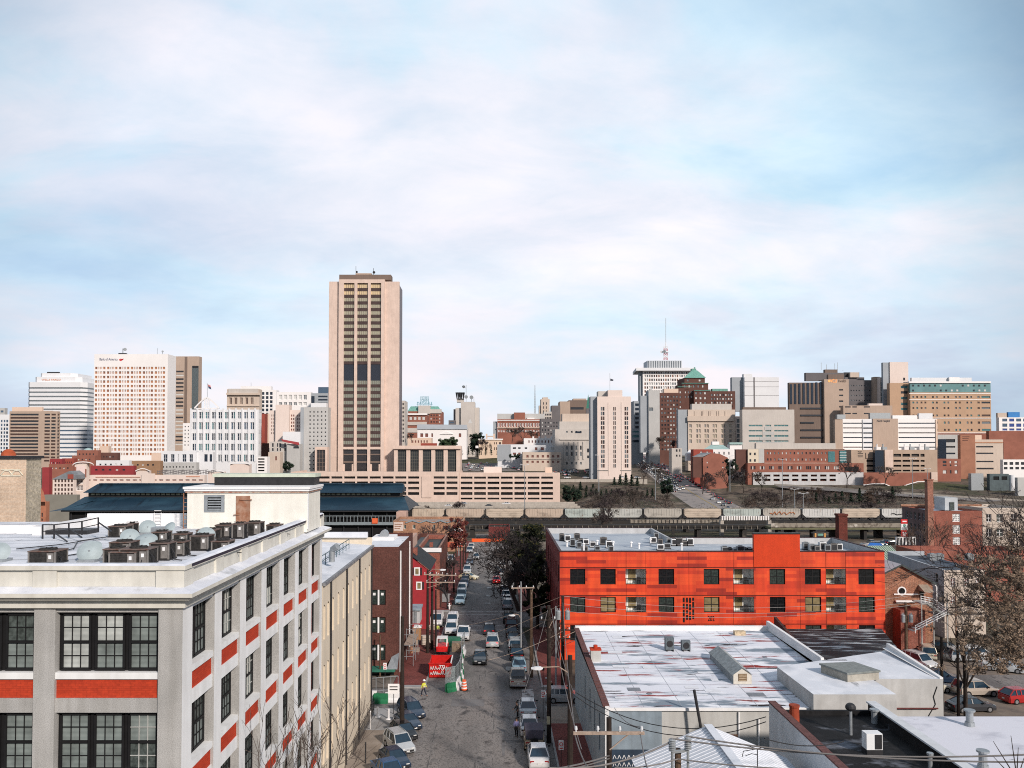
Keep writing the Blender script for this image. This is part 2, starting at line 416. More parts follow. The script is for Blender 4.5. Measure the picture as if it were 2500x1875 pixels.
wisp=ramp_(n2,[(.34,(.88,.93,.97)),(.60,(1.05,1.02,1.02))])
def mul_(a,b):
 n=N('ShaderNodeMix');n.data_type='RGBA';n.blend_type='MULTIPLY';n.inputs[0].default_value=1;L.new(a,n.inputs[6]);L.new(b,n.inputs[7]);return n.outputs[2]
clouds=mul_(mul_(base,shade),wisp)
hz=ramp_(sp.outputs['Z'],[(.0,.95),(.12,.75),(.26,0.0)])
lowv=N('ShaderNodeCombineXYZ');L.new(math_('MULTIPLY',sp.outputs['X'],3.0),lowv.inputs['X']);L.new(math_('MULTIPLY',sp.outputs['Z'],9.0),lowv.inputs['Y']);lowv.inputs['Z'].default_value=2.7
low=ramp_(noise_(lowv.outputs[0],1.15,6,.55,.2),[(.35,(.58*S_,.68*S_,.84*S_)),(.46,(.70*S_,.84*S_,.97*S_)),(.60,(.93*S_,.88*S_,.94*S_))])
clouds=mix_(hz,clouds,low)
dt=N('ShaderNodeVectorMath');dt.operation='DOT_PRODUCT';L.new(tc.outputs['Generated'],dt.inputs[0]);dt.inputs[1].default_value=(-.03,.993,.11)
clouds=mul_(clouds,ramp_(math_('ADD',dt.outputs['Value'],math_('MULTIPLY',math_('SUBTRACT',n3,.5),.06)),[(.745,(.40,.43,.47)),(.82,(.74,.77,.80)),(.89,(.96,.965,.975)),(.96,(1.04,1.02,1.0))]))
fin=mix_(.95,sky.outputs[0],clouds)
bg=N('ShaderNodeBackground');bg.inputs['Strength'].default_value=.1;L.new(fin,bg.inputs['Color'])
ow=N('ShaderNodeOutputWorld');L.new(bg.outputs[0],ow.inputs['Surface'])
sl=bpy.data.lights.new('sun','SUN');sl.energy=4.1;sl.angle=math.radians(4);sl.color=(1,.89,.80)
so=bpy.data.objects.new('sun',sl);COL.objects.link(so);so.rotation_euler=(-sd).to_track_quat('-Z','Y').to_euler()
cam=bpy.data.cameras.new('camera');cam.sensor_width=36;cam.lens=F/2500*36;cam.clip_end=30000;cam.clip_start=.5
cam.shift_x=(1250-VPX)/2500;cam.shift_y=(PP-937.5)/2500
co=bpy.data.objects.new('camera',cam);COL.objects.link(co);co.location=(0,0,H);co.rotation_euler=(math.pi/2+TH,0,0);sc.camera=co
sc.view_settings.view_transform='Standard';sc.view_settings.look='None';sc.view_settings.exposure=0
sc.cycles.max_bounces=4;sc.cycles.diffuse_bounces=2;sc.cycles.glossy_bounces=2;sc.cycles.transparent_max_bounces=4
sc.cycles.use_denoising=False;sc.cycles.filter_width=1.05
xs=[-6000,-2500,-1200,-700,-400,-200,-100,-50,-20,0,20,42,48,55,61,67,74,82,90,98,106,114,122,130,138,146,154,162,170,178,186,194,202,210,220,240,300,450,700,1200,2500,6000]
ys=[-400,-100,0,60,120,180,240,300,330,355,380,405,430,455,480,490,505,520,540,560,580,600,625,650,675,700,760,820,900,1000,1200,1500,2500,5000,9000]
mb=MB()
for y in ys:
 for x in xs:mb.v.append((x,y,gz(x,y)))
n=len(xs)
for j in range(len(ys)-1):
 for i in range(n-1):mb.f.append((j*n+i,j*n+i+1,(j+1)*n+i+1,(j+1)*n+i));mb.m.append(0)
M_GROUND=patchy('ground_earth',(.135,.105,.080),[((.060,.060,.035),(.035,.035,.035),.45,.58,1),((.21,.17,.13),(.08,.08,.08),.52,.66,2),((.05,.045,.04),(.3,.3,.3),.5,.66,3)],.95)
struct('ground',mb,M_GROUND)
def strip(pts,dz=.03):
 """pts: rows of (xl, xr, y); follows the terrain"""
 mb=MB()
 for(a,b,y),(c,d,y2)in zip(pts,pts[1:]):
  mb.face([(a,y,gz(a,y)+dz),(b,y,gz(b,y)+dz),(d,y2,gz(d,y2)+dz),(c,y2,gz(c,y2)+dz)])
 return mb
G0=lambda y:gz(0,y)
M_ASPH=patchy('asphalt',(.25,.232,.222),[((.145,.137,.133),(.16,.045,.1),.45,.62,1),((.23,.205,.19),(.22,.06,.1),.5,.68,5),((.065,.06,.06),(.7,.5,.5),.57,.68,3),((.27,.25,.24),(.5,.25,.5),.62,.7,8),((.10,.095,.09),(6,6,6),.5,.62,14),((.06,.058,.058),(2.2,.3,1),.64,.7,11)],.9,.2)
struct('road',strip([(-10.3,4.9,30),(-10.3,4.9,83.5),(-8.3,4.9,92),(-8.3,3.7,126),(-8.3,3.7,300)]),M_ASPH)
struct('cross_street',strip([(-60,-10.3,83.6),(-60,-8.3,91.2)],.028),M_ASPH)
struct('cross_street_east',strip([(4.9,48,84.2),(4.9,48,91.2)],.028),M_ASPH)
struct('far_cross_street',strip([(-60,-8.3,125.5),(-60,-8.3,138.5)],.028),M_ASPH)
struct('far_cross_street_east',strip([(3.7,7.5,125.5),(3.7,7.5,138.5)],.028),M_ASPH)
mb=MB()
M_LINE=patchy('worn_road_paint',(.40,.40,.39),[((.14,.13,.125),(1.2,1.2,1),.5,.62,2)],.8)
def mark(mb,x0,x1,y0,y1):mb.face([(x0,y0,G0(y0)+.036),(x1,y0,G0(y0)+.036),(x1,y1,G0(y1)+.036),(x0,y1,G0(y1)+.036)])
mark(mb,-5.6,3.4,123.2,123.8);mark(mb,-6.0,3.4,126.6,127.0)
mark(mb,-7.4,3.0,136.4,137.0);mark(mb,-7.9,3.2,139.2,139.8)
mark(mb,2.6,3.9,84,91);mark(mb,.9,2.2,99.5,101.0)
for y in(147,156,166,178,192,208):mark(mb,-2.4,-1.5,y,y+1.4)
struct('road_markings',mb,M_LINE)
mb=MB()
M_PATCH=patchy('asphalt_patch',(.10,.097,.095),[((.19,.18,.175),(.9,.9,.9),.45,.6,2)],.9)
M_PATCHL=patchy('asphalt_patch_light',(.19,.185,.185),[((.12,.11,.11),(.6,.6,.6),.45,.7,3)],.9)
for a,b,c,d in((-6.0,-5.9,66,72),(-6.1,-6.0,72,79),(-3.0,-.2,65.0,65.25),(-1.62,-1.5,95,99),(-.5,-.42,77,80),(-5.8,-5.2,68.6,69.3),(.3,2.2,73.4,74.0),(-2.3,-2.2,91,97)):mark(mb,a,b,c,d)
for x,y in((-1.5,69.5),(-3.6,84),(.8,93),(-2,111),(-5,77),(1.5,120)):mb.cyl((x,y,G0(y)-.02),(x,y,G0(y)+.04),.36,n=16)
struct('road_patches',mb,M_PATCH)
mb=MB()
for a,b,c,d in((-5,-1.5,84.4,87),(-4.7,-2.6,61.5,66),(-1.2,1.4,88,89.4),(.3,.55,70,77)):mark(mb,a,b,c,d)
struct('road_patches_light',mb,M_PATCHL)
M_WALK=patchy('pavement_concrete',(.29,.245,.205),[((.20,.165,.135),(.25,.25,.2),.45,.6,1),((.36,.33,.30),(.4,.4,.3),.55,.7,4)],.9)
M_WALKG=patchy('pavement_grey',(.33,.33,.33),[((.25,.245,.24),(.3,.3,.2),.45,.6,1)],.9)
M_BRICKW=brick('brick_paving',(.23,.062,.055),(.17,.048,.045),(.13,.06,.05),.22,.11,True,.012,.3)
M_KERB=mat('kerb_granite',(.36,.35,.34),.9,.15,2)
def slab(name,x0,x1,y0,y1,m,kerb=None,h=.14):
 mb=MB();d=lambda x,y:gz(x,y)
 k=len(mb.v)
 q=[(x0,y0),(x1,y0),(x1,y1),(x0,y1)]
 mb.face([(x,y,d(x,y)+h)for x,y in q],0)
 for(a,b),(c,e)in zip(q,q[1:]+q[:1]):mb.face([(a,b,d(a,b)-.1),(c,e,d(c,e)-.1),(c,e,d(c,e)+h),(a,b,d(a,b)+h)],1)
 struct(name,mb,[m,M_KERB])
slab('pavement_left',-12.82,-10.5,30,76.5,M_WALK)
slab('pavement_left_corner',-12.82,-10.5,76.5,83.4,M_WALKG)
slab('kerb_left',-10.5,-10.3,30,83.4,M_KERB)
slab('pavement_right',5.08,8.0,40,78.5,M_BRICKW)
slab('pavement_right_corner',5.08,8.0,78.5,84.0,M_WALK)
slab('kerb_right',4.9,5.08,40,84.0,M_KERB)
slab('pavement_site',-12.1,-8.5,92.2,125.3,M_BRICKW)
slab('pavement_site_corner',-12.1,-8.5,91.3,92.2,M_WALKG)
slab('kerb_site',-8.5,-8.3,91.3,125.3,M_KERB)
slab('pavement_right_far',5.08,7.95,92.2,125.3,M_BRICKW)
slab('pavement_right_far_corner',5.08,7.95,91.3,92.2,M_WALKG)
slab('kerb_right_far',4.9,5.08,91.3,125.3,M_KERB)
slab('pavement_left_far',-12.5,-8.5,140.2,270,M_BRICKW)
slab('pavement_left_far_corner',-12.5,-8.5,138.7,140.2,M_WALKG)
slab('pavement_right_end',3.9,7.5,138.7,270,M_BRICKW)
M_SITE=patchy('site_dirt',(.20,.17,.145),[((.12,.105,.09),(.4,.4,.4),.45,.62,3)],.95)
struct('site_ground',strip([(-30,-12.1,91.4),(-30,-12.1,125.3)],.04),M_SITE)
M_LOT=patchy('lot_gravel',(.20,.165,.135),[((.13,.11,.10),(.35,.35,.3),.45,.62,5),((.27,.23,.19),(.5,.2,.3),.55,.7,9)],.95)
struct('car_park',strip([(37,90,80),(37,90,108)],.03),M_LOT)
struct('lot_street',strip([(37,90,91.5),(37,90,97)],.045),M_ASPH)
struct('brick_verge',strip([(36,90,77),(36,90,80)],.04),M_BRICKW)
M_GRASS=patchy('grass',(.055,.062,.028),[((.10,.085,.05),(.5,.5,.5),.45,.65,3),((.035,.045,.02),(1.3,1.3,1),.5,.7,7)],.95,.4)
struct('verge_grass',strip([(36,95,55),(36,95,77)],.035),M_GRASS)
M_FAC=mat('factory_paint_shaded',(.44,.44,.43),.75,.10,.7,streak=.34,fine=30,grime=(.5,.48,.44))  # shade of the front put into its colour, darker than the side's paint
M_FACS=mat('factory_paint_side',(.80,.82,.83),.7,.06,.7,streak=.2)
M_CREAM=mat('cream_parapet',(.66,.65,.59),.8,.08,1.2,streak=.2)
M_SPAN=brick('orange_brick',(.50,.055,.022),(.42,.045,.02),(.36,.04,.018),.3,.09,msize=.01,patch=.2,mott=.35)
M_FRAME=mat('window_black',(.010,.010,.011),.6,.2,3)
M_MUNL=mat('muntin_pale',(.45,.46,.44),.6,.1,3)
M_WROOF=patchy('white_membrane',(.66,.69,.74),[((.50,.53,.58),(.25,.18,.3),.48,.66,2),((.78,.80,.84),(.4,.4,.3),.5,.65,6),((.35,.37,.40),(1.6,.25,1),.66,.72,4)],.7)
M_COP=patchy('coping_metal',(.62,.65,.72),[((.80,.82,.86),(.5,.5,.5),.45,.65,2),((.45,.47,.50),(1.2,1.2,1),.58,.7,4)],.55,.05)
def blinds(name,c,dark,per=.05):
 m=bpy.data.materials.new(name);nt,b=nodes(m);L=nt.links
 b.inputs['Roughness'].default_value=.12;b.inputs['Specular IOR Level'].default_value=.5
 tc=nt.nodes.new('ShaderNodeTexCoord');sp=nt.nodes.new('ShaderNodeSeparateXYZ');L.new(tc.outputs['Object'],sp.inputs[0])
 mm=nt.nodes.new('ShaderNodeMath');mm.operation='MULTIPLY';mm.inputs[1].default_value=2*math.pi/per;L.new(sp.outputs['Z'],mm.inputs[0])
 sn=nt.nodes.new('ShaderNodeMath');sn.operation='SINE';L.new(mm.outputs[0],sn.inputs[0])
 mr=nt.nodes.new('ShaderNodeMapRange');mr.inputs[1].default_value=-1;mr.inputs[2].default_value=1;L.new(sn.outputs[0],mr.inputs[0])
 n=nt.nodes.new('ShaderNodeTexNoise');n.inputs['Scale'].default_value=1.4;n.inputs['Detail'].default_value=5;L.new(tc.outputs['Object'],n.inputs['Vector'])
 a=nt.nodes.new('ShaderNodeMix');a.data_type='RGBA';a.inputs[6].default_value=(*dark,1);a.inputs[7].default_value=(*c,1);L.new(mr.outputs[0],a.inputs[0])
 r=nt.nodes.new('ShaderNodeValToRGB');r.color_ramp.elements[0].position=.3;r.color_ramp.elements[1].position=.7;r.color_ramp.elements[0].color=(.6,.6,.6,1);r.color_ramp.elements[1].color=(1.15,1.15,1.15,1);L.new(n.outputs[0],r.inputs[0])
 x=nt.nodes.new('ShaderNodeMix');x.data_type='RGBA';x.blend_type='MULTIPLY';x.inputs[0].default_value=1;L.new(a.outputs[2],x.inputs[6]);L.new(r.outputs[0],x.inputs[7]);L.new(x.outputs[2],b.inputs['Base Color'])
 return m
G_BL=blinds('glass_blind_light',(.52,.55,.53),(.33,.36,.35))
G_BM=blinds('glass_blind_mid',(.25,.29,.28),(.15,.18,.175))
G_BD=glass('factory_dark',(.085,.105,.10),.10)
G_BR=glass('factory_red_reflection',(.33,.03,.025),.15)  # red reflection painted as the pane colour
G_BK=glass('factory_black',(.014,.016,.018),.06)
FY,FXW,FYB=32.7,-12.85,58.4
LV=[20.28-4.06*i for i in range(6)]
fac=thing('factory_building','white concrete factory with orange brick panels and dark grid windows in the near left corner','building',(-24,45,-1))
def factory_window(face,plane,u0,u1,z0,z1,gms,nx=3):
 """one sash bay: frame with muntins, upper and lower pane"""
 off=world(fac);fr=MB();t=.09
 def q(a,b,c,d,o,mi=0):fr.face([P(face,plane,a,c,o),P(face,plane,b,c,o),P(face,plane,b,d,o),P(face,plane,a,d,o)],mi)
 def fb(a,b,c,d,o=-.07,e=.0,mi=0):
  q(a,b,c,d,o,mi)
  for(u,v),(u2,v2)in(((a,c),(b,c)),((b,c),(b,d)),((b,d),(a,d)),((a,d),(a,c))):
   fr.face([P(face,plane,u,v,e),P(face,plane,u2,v2,e),P(face,plane,u2,v2,o),P(face,plane,u,v,o)],mi)
 zm=lerp(z0,z1,.49)
 fb(u0,u1,z0,z0+t*1.3);fb(u0,u1,z1-t*1.6,z1);fb(u0,u0+t,z0+t,z1-t);fb(u1-t,u1,z0+t,z1-t);fb(u0+t,u1-t,zm-.05,zm+.05,-.09)
 pale=random.random()<.3
 for a,b in((z0+t,zm-.05),(zm+.05,z1-t)):
  mi=1 if(pale and random.random()<.5)else 0
  for i in range(1,nx):u=lerp(u0+t,u1-t,i/nx);fb(u-.014,u+.014,a,b,-.045,mi=mi)
  fb(u0+t,u1-t,(a+b)/2-.014,(a+b)/2+.014,-.05,mi=mi)
 w=mk('window',fr,[M_FRAME,M_MUNL],fac)
 for(a,b),g in zip(((z0+t*.9,zm),(zm,z1-t*.9)),gms):
  pm=MB();pm.face([P(face,plane,u0+t*.9,a,-.004),P(face,plane,u1-t*.9,a,-.004),P(face,plane,u1-t*.9,b,-.004),P(face,plane,u0+t*.9,b,-.004)])
  p=mk('pane',pm,g,None);p.data.transform(Matrix.Translation(-off));p.parent=w;WL[p.name]=off
wm_=MB();XL=-46.0
def rect(face,plane,a,b,c,d,mi,o=0):wm_.face([P(face,plane,a,c,o),P(face,plane,b,c,o),P(face,plane,b,d,o),P(face,plane,a,d,o)],mi)
pier_r=X(387,FY,1500)
bays=[];x=pier_r
while x>XL:bays.append((x-4.2,x));x-=4.2+.86
REC=.34;fpart=lambda n,m,mm:mk(n,m,mm,fac)
ZB=-1.0;ZT=20.88
prev=FXW
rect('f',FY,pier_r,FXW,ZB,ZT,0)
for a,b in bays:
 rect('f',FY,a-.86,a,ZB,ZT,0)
 for u,o in((a,0),(b,0)):wm_.face([P('f',FY,u,ZB,0),P('f',FY,u,ZT,0),P('f',FY,u,ZT,REC+.1),P('f',FY,u,ZB,REC+.1)],0)
 top=ZT
 for i,zt in enumerate(LV):
  zb=zt-2.43
  if zb<ZB+.6:break
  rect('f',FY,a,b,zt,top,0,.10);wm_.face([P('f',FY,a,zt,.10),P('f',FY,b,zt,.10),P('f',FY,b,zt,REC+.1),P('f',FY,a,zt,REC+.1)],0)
  fpart('window_sill',MB().box(a,b,FY+.06,FY+REC+.1,zb-.27,zb),M_FACS)
  pan=MB();pan.face([(a,FY+.16,zb-1.05),(b,FY+.16,zb-1.05),(b,FY+.16,zb-.27),(a,FY+.16,zb-.27)]);fpart('brick_panel',pan,M_SPAN)
  top=zb-1.05
  wm_.face([P('f',FY,a,top,.10),P('f',FY,b,top,.10),P('f',FY,b,top,.2),P('f',FY,a,top,.2)],0)
  wd=(b-a-.5)/3
  rect('f',FY,a,b,zb,zt,2,REC+.02)
  for k in range(3):
   c=a+.1+k*(wd+.16);g=random.choice([(G_BM,G_BM),(G_BD,G_BM),(G_BL,G_BL),(G_BM,G_BL),(G_BM,G_BD)])
   if i<3 and a>-31:factory_window('f',FY+REC,c,c+wd,zb+.02,zt-.02,g)
p0=3.57;b0=33.75
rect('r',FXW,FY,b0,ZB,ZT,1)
for k in range(7):
 a=b0+k*p0;b=a+(2.62 if k<6 else 2.5)
 c=a+p0 if k<6 else FYB
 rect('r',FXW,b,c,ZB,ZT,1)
 for u,mi in((a,1),(b,0)):wm_.face([P('r',FXW,u,ZB,0),P('r',FXW,u,ZT,0),P('r',FXW,u,ZT,.55),P('r',FXW,u,ZB,.55)],mi)
 top=ZT
 for i,zt in enumerate(LV):
  zb=zt-2.43
  if zb<ZB:break
  rect('r',FXW,a,b,zt,top,1,.08);wm_.face([P('r',FXW,a,zt,.08),P('r',FXW,b,zt,.08),P('r',FXW,b,zt,.6),P('r',FXW,a,zt,.6)],0)
  fpart('window_sill',MB().box(FXW-.55,FXW-.05,a,b,zb-.27,zb),M_FACS)
  pan=MB();pan.face([P('r',FXW,a,zb-1.05,.14),P('r',FXW,b,zb-1.05,.14),P('r',FXW,b,zb-.27,.14),P('r',FXW,a,zb-.27,.14)]);fpart('brick_panel',pan,M_SPAN)
  top=zb-1.05
  wm_.face([P('r',FXW,a,top,.08),P('r',FXW,b,top,.08),P('r',FXW,b,top,.2),P('r',FXW,a,top,.2)],1)
  rect('r',FXW,a,b,zb,zt,2,.50)
  if k==6:
   pan=MB();pan.face([P('r',FXW,a,zb,.3),P('r',FXW,a+1.35,zb,.3),P('r',FXW,a+1.35,zt,.3),P('r',FXW,a,zt,.3)]);fpart('brick_panel',pan,M_SPAN)
   factory_window('r',FXW-.48,a+1.4,b-.02,zb+.02,zt-.02,(G_BK,G_BK),2)
  elif i<5:
   gs=random.choice([(G_BK,G_BK),(G_BD,G_BK),(G_BR,G_BD)if i==0 and k<2 else(G_BD,G_BD)]);m=(a+b)/2
   factory_window('r',FXW-.48,a+.05,m-.04,zb+.02,zt-.02,gs);factory_window('r',FXW-.48,m+.04,b-.02,zb+.02,zt-.02,(G_BM,G_BD))
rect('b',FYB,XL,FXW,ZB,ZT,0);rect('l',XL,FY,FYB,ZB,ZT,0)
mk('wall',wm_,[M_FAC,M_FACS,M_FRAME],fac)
PX_,PYF=FXW+.12,FY-.02
cor=MB()
def ring(za,ox_a,zb,ox_b,mi):
 """band between two offset rectangles along front and street side"""
 a,b=ox_a,ox_b
 cor.face([(XL,FY-a,za),(FXW+a,FY-a,za),(FXW+b,FY-b,zb),(XL,FY-b,zb)],mi)
 cor.face([(FXW+a,FY-a,za),(FXW+a,FYB+a*.6,za),(FXW+b,FYB+b*.6,zb),(FXW+b,FY-b,zb)],mi)
 cor.face([(FXW+a,FYB+a*.6,za),(XL,FYB+a*.6,za),(XL,FYB+b*.6,zb),(FXW+b,FYB+b*.6,zb)],mi)
ring(20.45,0,20.50,.14,0);ring(20.50,.14,20.86,.14,0);ring(20.86,.14,20.86,.42,0);ring(20.86,.42,21.0,.50,0);ring(21.0,.50,21.0,.60,0);ring(21.0,.60,21.16,.60,0);ring(21.16,.60,21.34,-.02,1)
mk('cornice',cor,[M_CREAM,M_COP],fac)
par=MB();ZP=22.02
def pring(za,a,zb,b,mi):
 par.face([(XL,FY+.0-a,za),(FXW+a,FY-a,za),(FXW+b,FY-b,zb),(XL,FY-b,zb)],mi)
 par.face([(FXW+a,FY-a,za),(FXW+a,FYB,za),(FXW+b,FYB,zb),(FXW+b,FY-b,zb)],mi)
pring(21.3,-.03,ZP,-.03,0);pring(ZP,-.03,ZP,.12,0);pring(ZP,.12,22.20,.12,0);pring(22.20,.12,22.26,.0,1);pring(22.26,.0,22.26,-.36,1);pring(22.26,-.36,21.75,-.36,1)
for a,b in[(pier_r-.1,FXW+.02)]+[(q[0]-.92,q[0]+.06)for q in bays]:par.box(a,b,FY-.06,FY+.02,21.3,ZP-.003,0)
for k in range(8):
 y=b0-.95+k*p0 if k else FY-.055
 par.box(FXW-.05,FXW+.06,y,y+1.0,21.31,ZP-.003,0)
mk('parapet',par,[M_CREAM,M_COP],fac)
rf=MB();rf.face([(XL,FY+.3,21.85),(FXW-.3,FY+.3,21.85),(FXW-.3,FYB,21.6),(XL,FYB,21.6)])
mk('roof',rf,M_WROOF,fac)
sm=MB();random.seed(8)
for i in range(15):y=FY+1.2+i*1.65;z=lerp(21.85,21.6,(y-33)/25.4)+.006;sm.face([(XL,y,z),(FXW-.4,y,z),(FXW-.4,y+.05,z),(XL,y+.05,z)])
for i in range(16):y=random.uniform(36,56);x=random.uniform(-40,-15);z=lerp(21.85,21.6,(y-33)/25.4)+.012;w_=random.uniform(.6,2.2);sm.face([(x,y,z),(x+w_,y,z),(x+w_,y+.8,z),(x,y+.8,z)],1)
mk('roof_seam',sm,[mat('seam_grey',(.40,.42,.46),.8,.2,2),mat('patch_white',(.72,.74,.78),.7,.1,2)],fac)
mb=MB();mb.box(FXW+.03,FXW+.135,FY+.6,FYB-.4,22.07,22.19);mk('flashing',mb,mat('flashing_dark',(.03,.03,.05),.5,.2,2),fac)
M_PH=mat('penthouse_stucco',(.80,.79,.72),.85,.06,.9,streak=.16)
M_RUST=mat('rusty_steel',(.34,.22,.16),.8,.3,2.5,c2=(.25,.09,.04),streak=.3)
ph=thing('roof_penthouse','cream stucco stair penthouse with rusty door and louvre on the factory roof','penthouse',(-17,54.5,21.6))
mb=MB();PA,PB,PYa,PYb=X(457,53,1245),X(750,53,1245),53.0,56.8;zt=Z(1199,53)
lx0,lx1,lz0,lz1=X(504,53),X(546,53),Z(1247,53),Z(1211,53)
dx0,dx1,dz1=X(578,53),X(612,53),Z(1211,53)
wall(mb,'f',PYa,PA,PB,21.4,zt,[(lx0,lx1)],[(lz0,lz1)],.15)
wall(mb,'r',PB,PYa,PYb,21.4,zt);wall(mb,'l',PA,PYa,PYb,21.4,zt);wall(mb,'b',PYb,PA,PB,21.4,zt)
mk('wall',mb,M_PH,ph)
mb=MB();mb.box(PA-.16,PB+.16,PYa-.16,PYb+.1,zt,zt+.14);mb.box(PA-.22,PB+.22,PYa-.22,PYb+.1,zt+.14,zt+.29);mk('cornice',mb,M_WHITE,ph)
mb=MB();mb.box(PA-.1,PB+.1,PYa-.1,PYb,zt-.1,zt-.003);mk('rust_band',mb,mat('rust_band',(.28,.07,.03),.9,.5,4,c2=(.55,.5,.4)),ph)
mb=MB();mb.prism([(PA+1.0,PYa+2.2),(PB-.05,PYa+2.2),(PB-.05,PYb),(PA+1.0,PYb)],zt+.291,zt+.85);mk('roof',mb,[M_DARK],ph)
mb=MB();mb.box(PA+.9,PB+.05,PYa+2.1,PYb+.05,zt+.85,zt+1.08);mk('upper_coping',mb,mat('coping_pale_green',(.55,.60,.50),.8,.1,2),ph)
mb=MB();mb.face([(lx0,PYa+.14,lz0),(lx1,PYa+.14,lz0),(lx1,PYa+.14,lz1),(lx0,PYa+.14,lz1)],1)
for a,b,c,d in((lx0-.1,lx0+.12,lz0-.08,lz1+.08),(lx1-.12,lx1+.1,lz0-.08,lz1+.08)):mb.box(a,b,PYa-.05,PYa+.02,c,d)
mb.box(lx0+.12,lx1-.12,PYa-.05,PYa+.02,lz1-.08,lz1+.08);mb.box(lx0+.12,lx1-.12,PYa-.05,PYa+.02,lz0-.08,lz0+.03)
for i in range(5):z=lerp(lz0+.05,lz1-.15,i/4.6);mb.box(lx0+.14,lx1-.14,PYa+.0,PYa+.1,z,z+.09)
mk('louvre',mb,[M_STEEL,M_BLACK],ph)
mb=MB();mb.box(dx0,dx1,PYa-.05,PYa+.01,21.62,dz1);d=mk('door',mb,M_RUST,ph)
mb=MB();mb.bar((dx0+.25,PYa-.08,dz1-.22),(dx1+.12,PYa-.08,dz1-.25),.07);mb.bar((dx0-.15,PYa-.08,dz1-1.25),(dx0+.3,PYa-.08,dz1-1.2),.06);h=mk('hinge',mb,M_RUST,ph);h.parent=d
mb=MB();mb.box(PB+.003,PB+.06,PYa+.02,PYa+.2,21.6,zt-.12);mk('corner_trim',mb,M_FACS,ph)
mb=MB()
for i in range(8):mb.bar((PA-.18,PYa-.1,21.7+i*.28),(PA-.02,PYa-.1,21.7+i*.28),.04)
mb.bar((PA-.2,PYa-.1,21.6),(PA-.2,PYa-.1,24.0),.05);mk('conduit',mb,M_RUST,ph)
t=thing('roof_upstand','low white rendered wall with access ladder beside the stair penthouse','roof wall',(-24,55,21.6))
mb=MB();mb.box(X(215,55),X(456,55)-.02,55,55.4,21.4,Z(1254,55));mb.box(X(215,55),X(234,55),48.5,54.99,21.4,Z(1256,55)-.2);mk('wall',mb,M_WHITE,t)
mb=MB()
for px in(377,394):mb.bar((X(px,54.8),54.9,21.5),(X(px,54.8),54.9,Z(1252,54.9)),.05)
for i in range(5):mb.bar((X(377,54.8),54.9,21.8+i*.22),(X(394,54.8),54.9,21.8+i*.22),.035)
mk('ladder',mb,M_WHITE,t)
t=tag(mk('parapet_wall',MB().box(-46,X(99,50),49.6,50,21.5,Z(1281,50)),M_WHITE),'short white parapet wall at the left edge of the factory roof','roof wall')
mb=MB();Yr=46.5
pts=[(104,1262+18,1318),(132,1280,1317),(168,1276,1312),(200,1272,1306),(240,1263,1296)]
for(a,b,c)in pts:mb.bar(at(a,b,Yr),at(a,c,Yr),.07)
for p,q in zip(pts,pts[1:]):mb.bar(at(p[0],p[1]+1,Yr),at(q[0],q[1]+1,Yr),.06);mb.bar(at(p[0],p[1]+17,Yr),at(q[0],q[1]+17,Yr),.05)
for a,c in((168,1290),(240,1275),(132,1300)):mb.bar(at(a,c,Yr),at(a+32,c+22,Yr-2),.06)
tag(mk('roof_railing',mb,M_DARK),'black pipe railing with slanted braces on the white factory roof','railing')
t=tag(mk('roof_hatch_box',MB().box(X(104,49),X(215,49),49,50.5,21.5,Z(1295,49)),M_DARK),'long dark low box behind the black roof railing','roof box')
M_ACS=mat('condenser_louvre',(.045,.042,.04),.8,.35,6,c2=(.012,.012,.012));M_ACT=mat('condenser_top',(.13,.11,.10),.75,.4,5,c2=(.11,.05,.035));M_ACP=mat('condenser_panel',(.20,.19,.18),.7,.2,4)
def condenser(px0,px1,y0,y1,label,style=0):
 Y=5.12*F/(y1-HOR)if y1-HOR>150 else 55;Y=min(52.4,max(35.2,Y))
 zr=lerp(21.85,21.6,(Y-33)/25.4)
 x0,x1=X(px0,Y,y1),X(px1,Y,y1);h=max(.55,(Z(y0,Y)-zr)*.8);d=max(.75,min(1.0,x1-x0))
 r=thing('condenser_unit',label,'air conditioner',((x0+x1)/2,Y+d/2,zr),'condenser units crowded on the factory roof')
 z0,z1=zr+.06,zr+h
 b=MB();b.box(x0,x1,Y,Y+d,z0,z1,0)
 n=max(6,int((z1-z0)/.055))
 if style==1:n=6
 for i in range(n):
  z=lerp(z0+.03,z1-.03,i/n);b.box(x0-.018,x1+.018,Y-.018,Y+d+.018,z,z+.02,0)
 for px in(x0,x1):b.box(px-.035,px+.035,Y-.03,Y+.04,z0,z1,1);b.box(px-.035,px+.035,Y+d-.04,Y+d+.03,z0,z1,1)
 mk('casing',b,[M_ACS,M_ACP],r)
 b=MB();b.box(x0-.045,x1+.045,Y-.045,Y+d+.045,z1,z1+.05);mk('lid',b,M_ACT,r)
 b=MB();c=((x0+x1)/2,Y+d/2);b.cyl((*c,z1+.05),(*c,z1+.11),min(x1-x0,d)*.38,n=18)
 for k in range(4):b.bar((c[0]-math.cos(k*.785)*.36,c[1]-math.sin(k*.785)*.36,z1+.125),(c[0]+math.cos(k*.785)*.36,c[1]+math.sin(k*.785)*.36,z1+.125),.02)
 mk('fan_guard',b,M_ACS,r)
 b=MB();b.box(x1-.34,x1-.05,Y-.05,Y-.012,z0+.05,z1-.05,0);b.box(x1-.26,x1-.14,Y-.06,Y-.05,z1-.3,z1-.14,1);mk('service_panel',b,[M_ACP,M_WHITE],r)
 b=MB();b.box(x0-.05,x1+.05,Y-.04,Y+d+.04,zr-.02,z0);mk('base_pad',b,M_DARK,r)
 b=MB();b.tube([(x1+.05,Y+.2,z1-.2),(x1+.25,Y+.1,zr+.3),(x1+.3,Y-.1,zr+.08),(x1+.7,Y-.2,zr+.05)],.025,6);mk('hose',b,M_DARK,r)
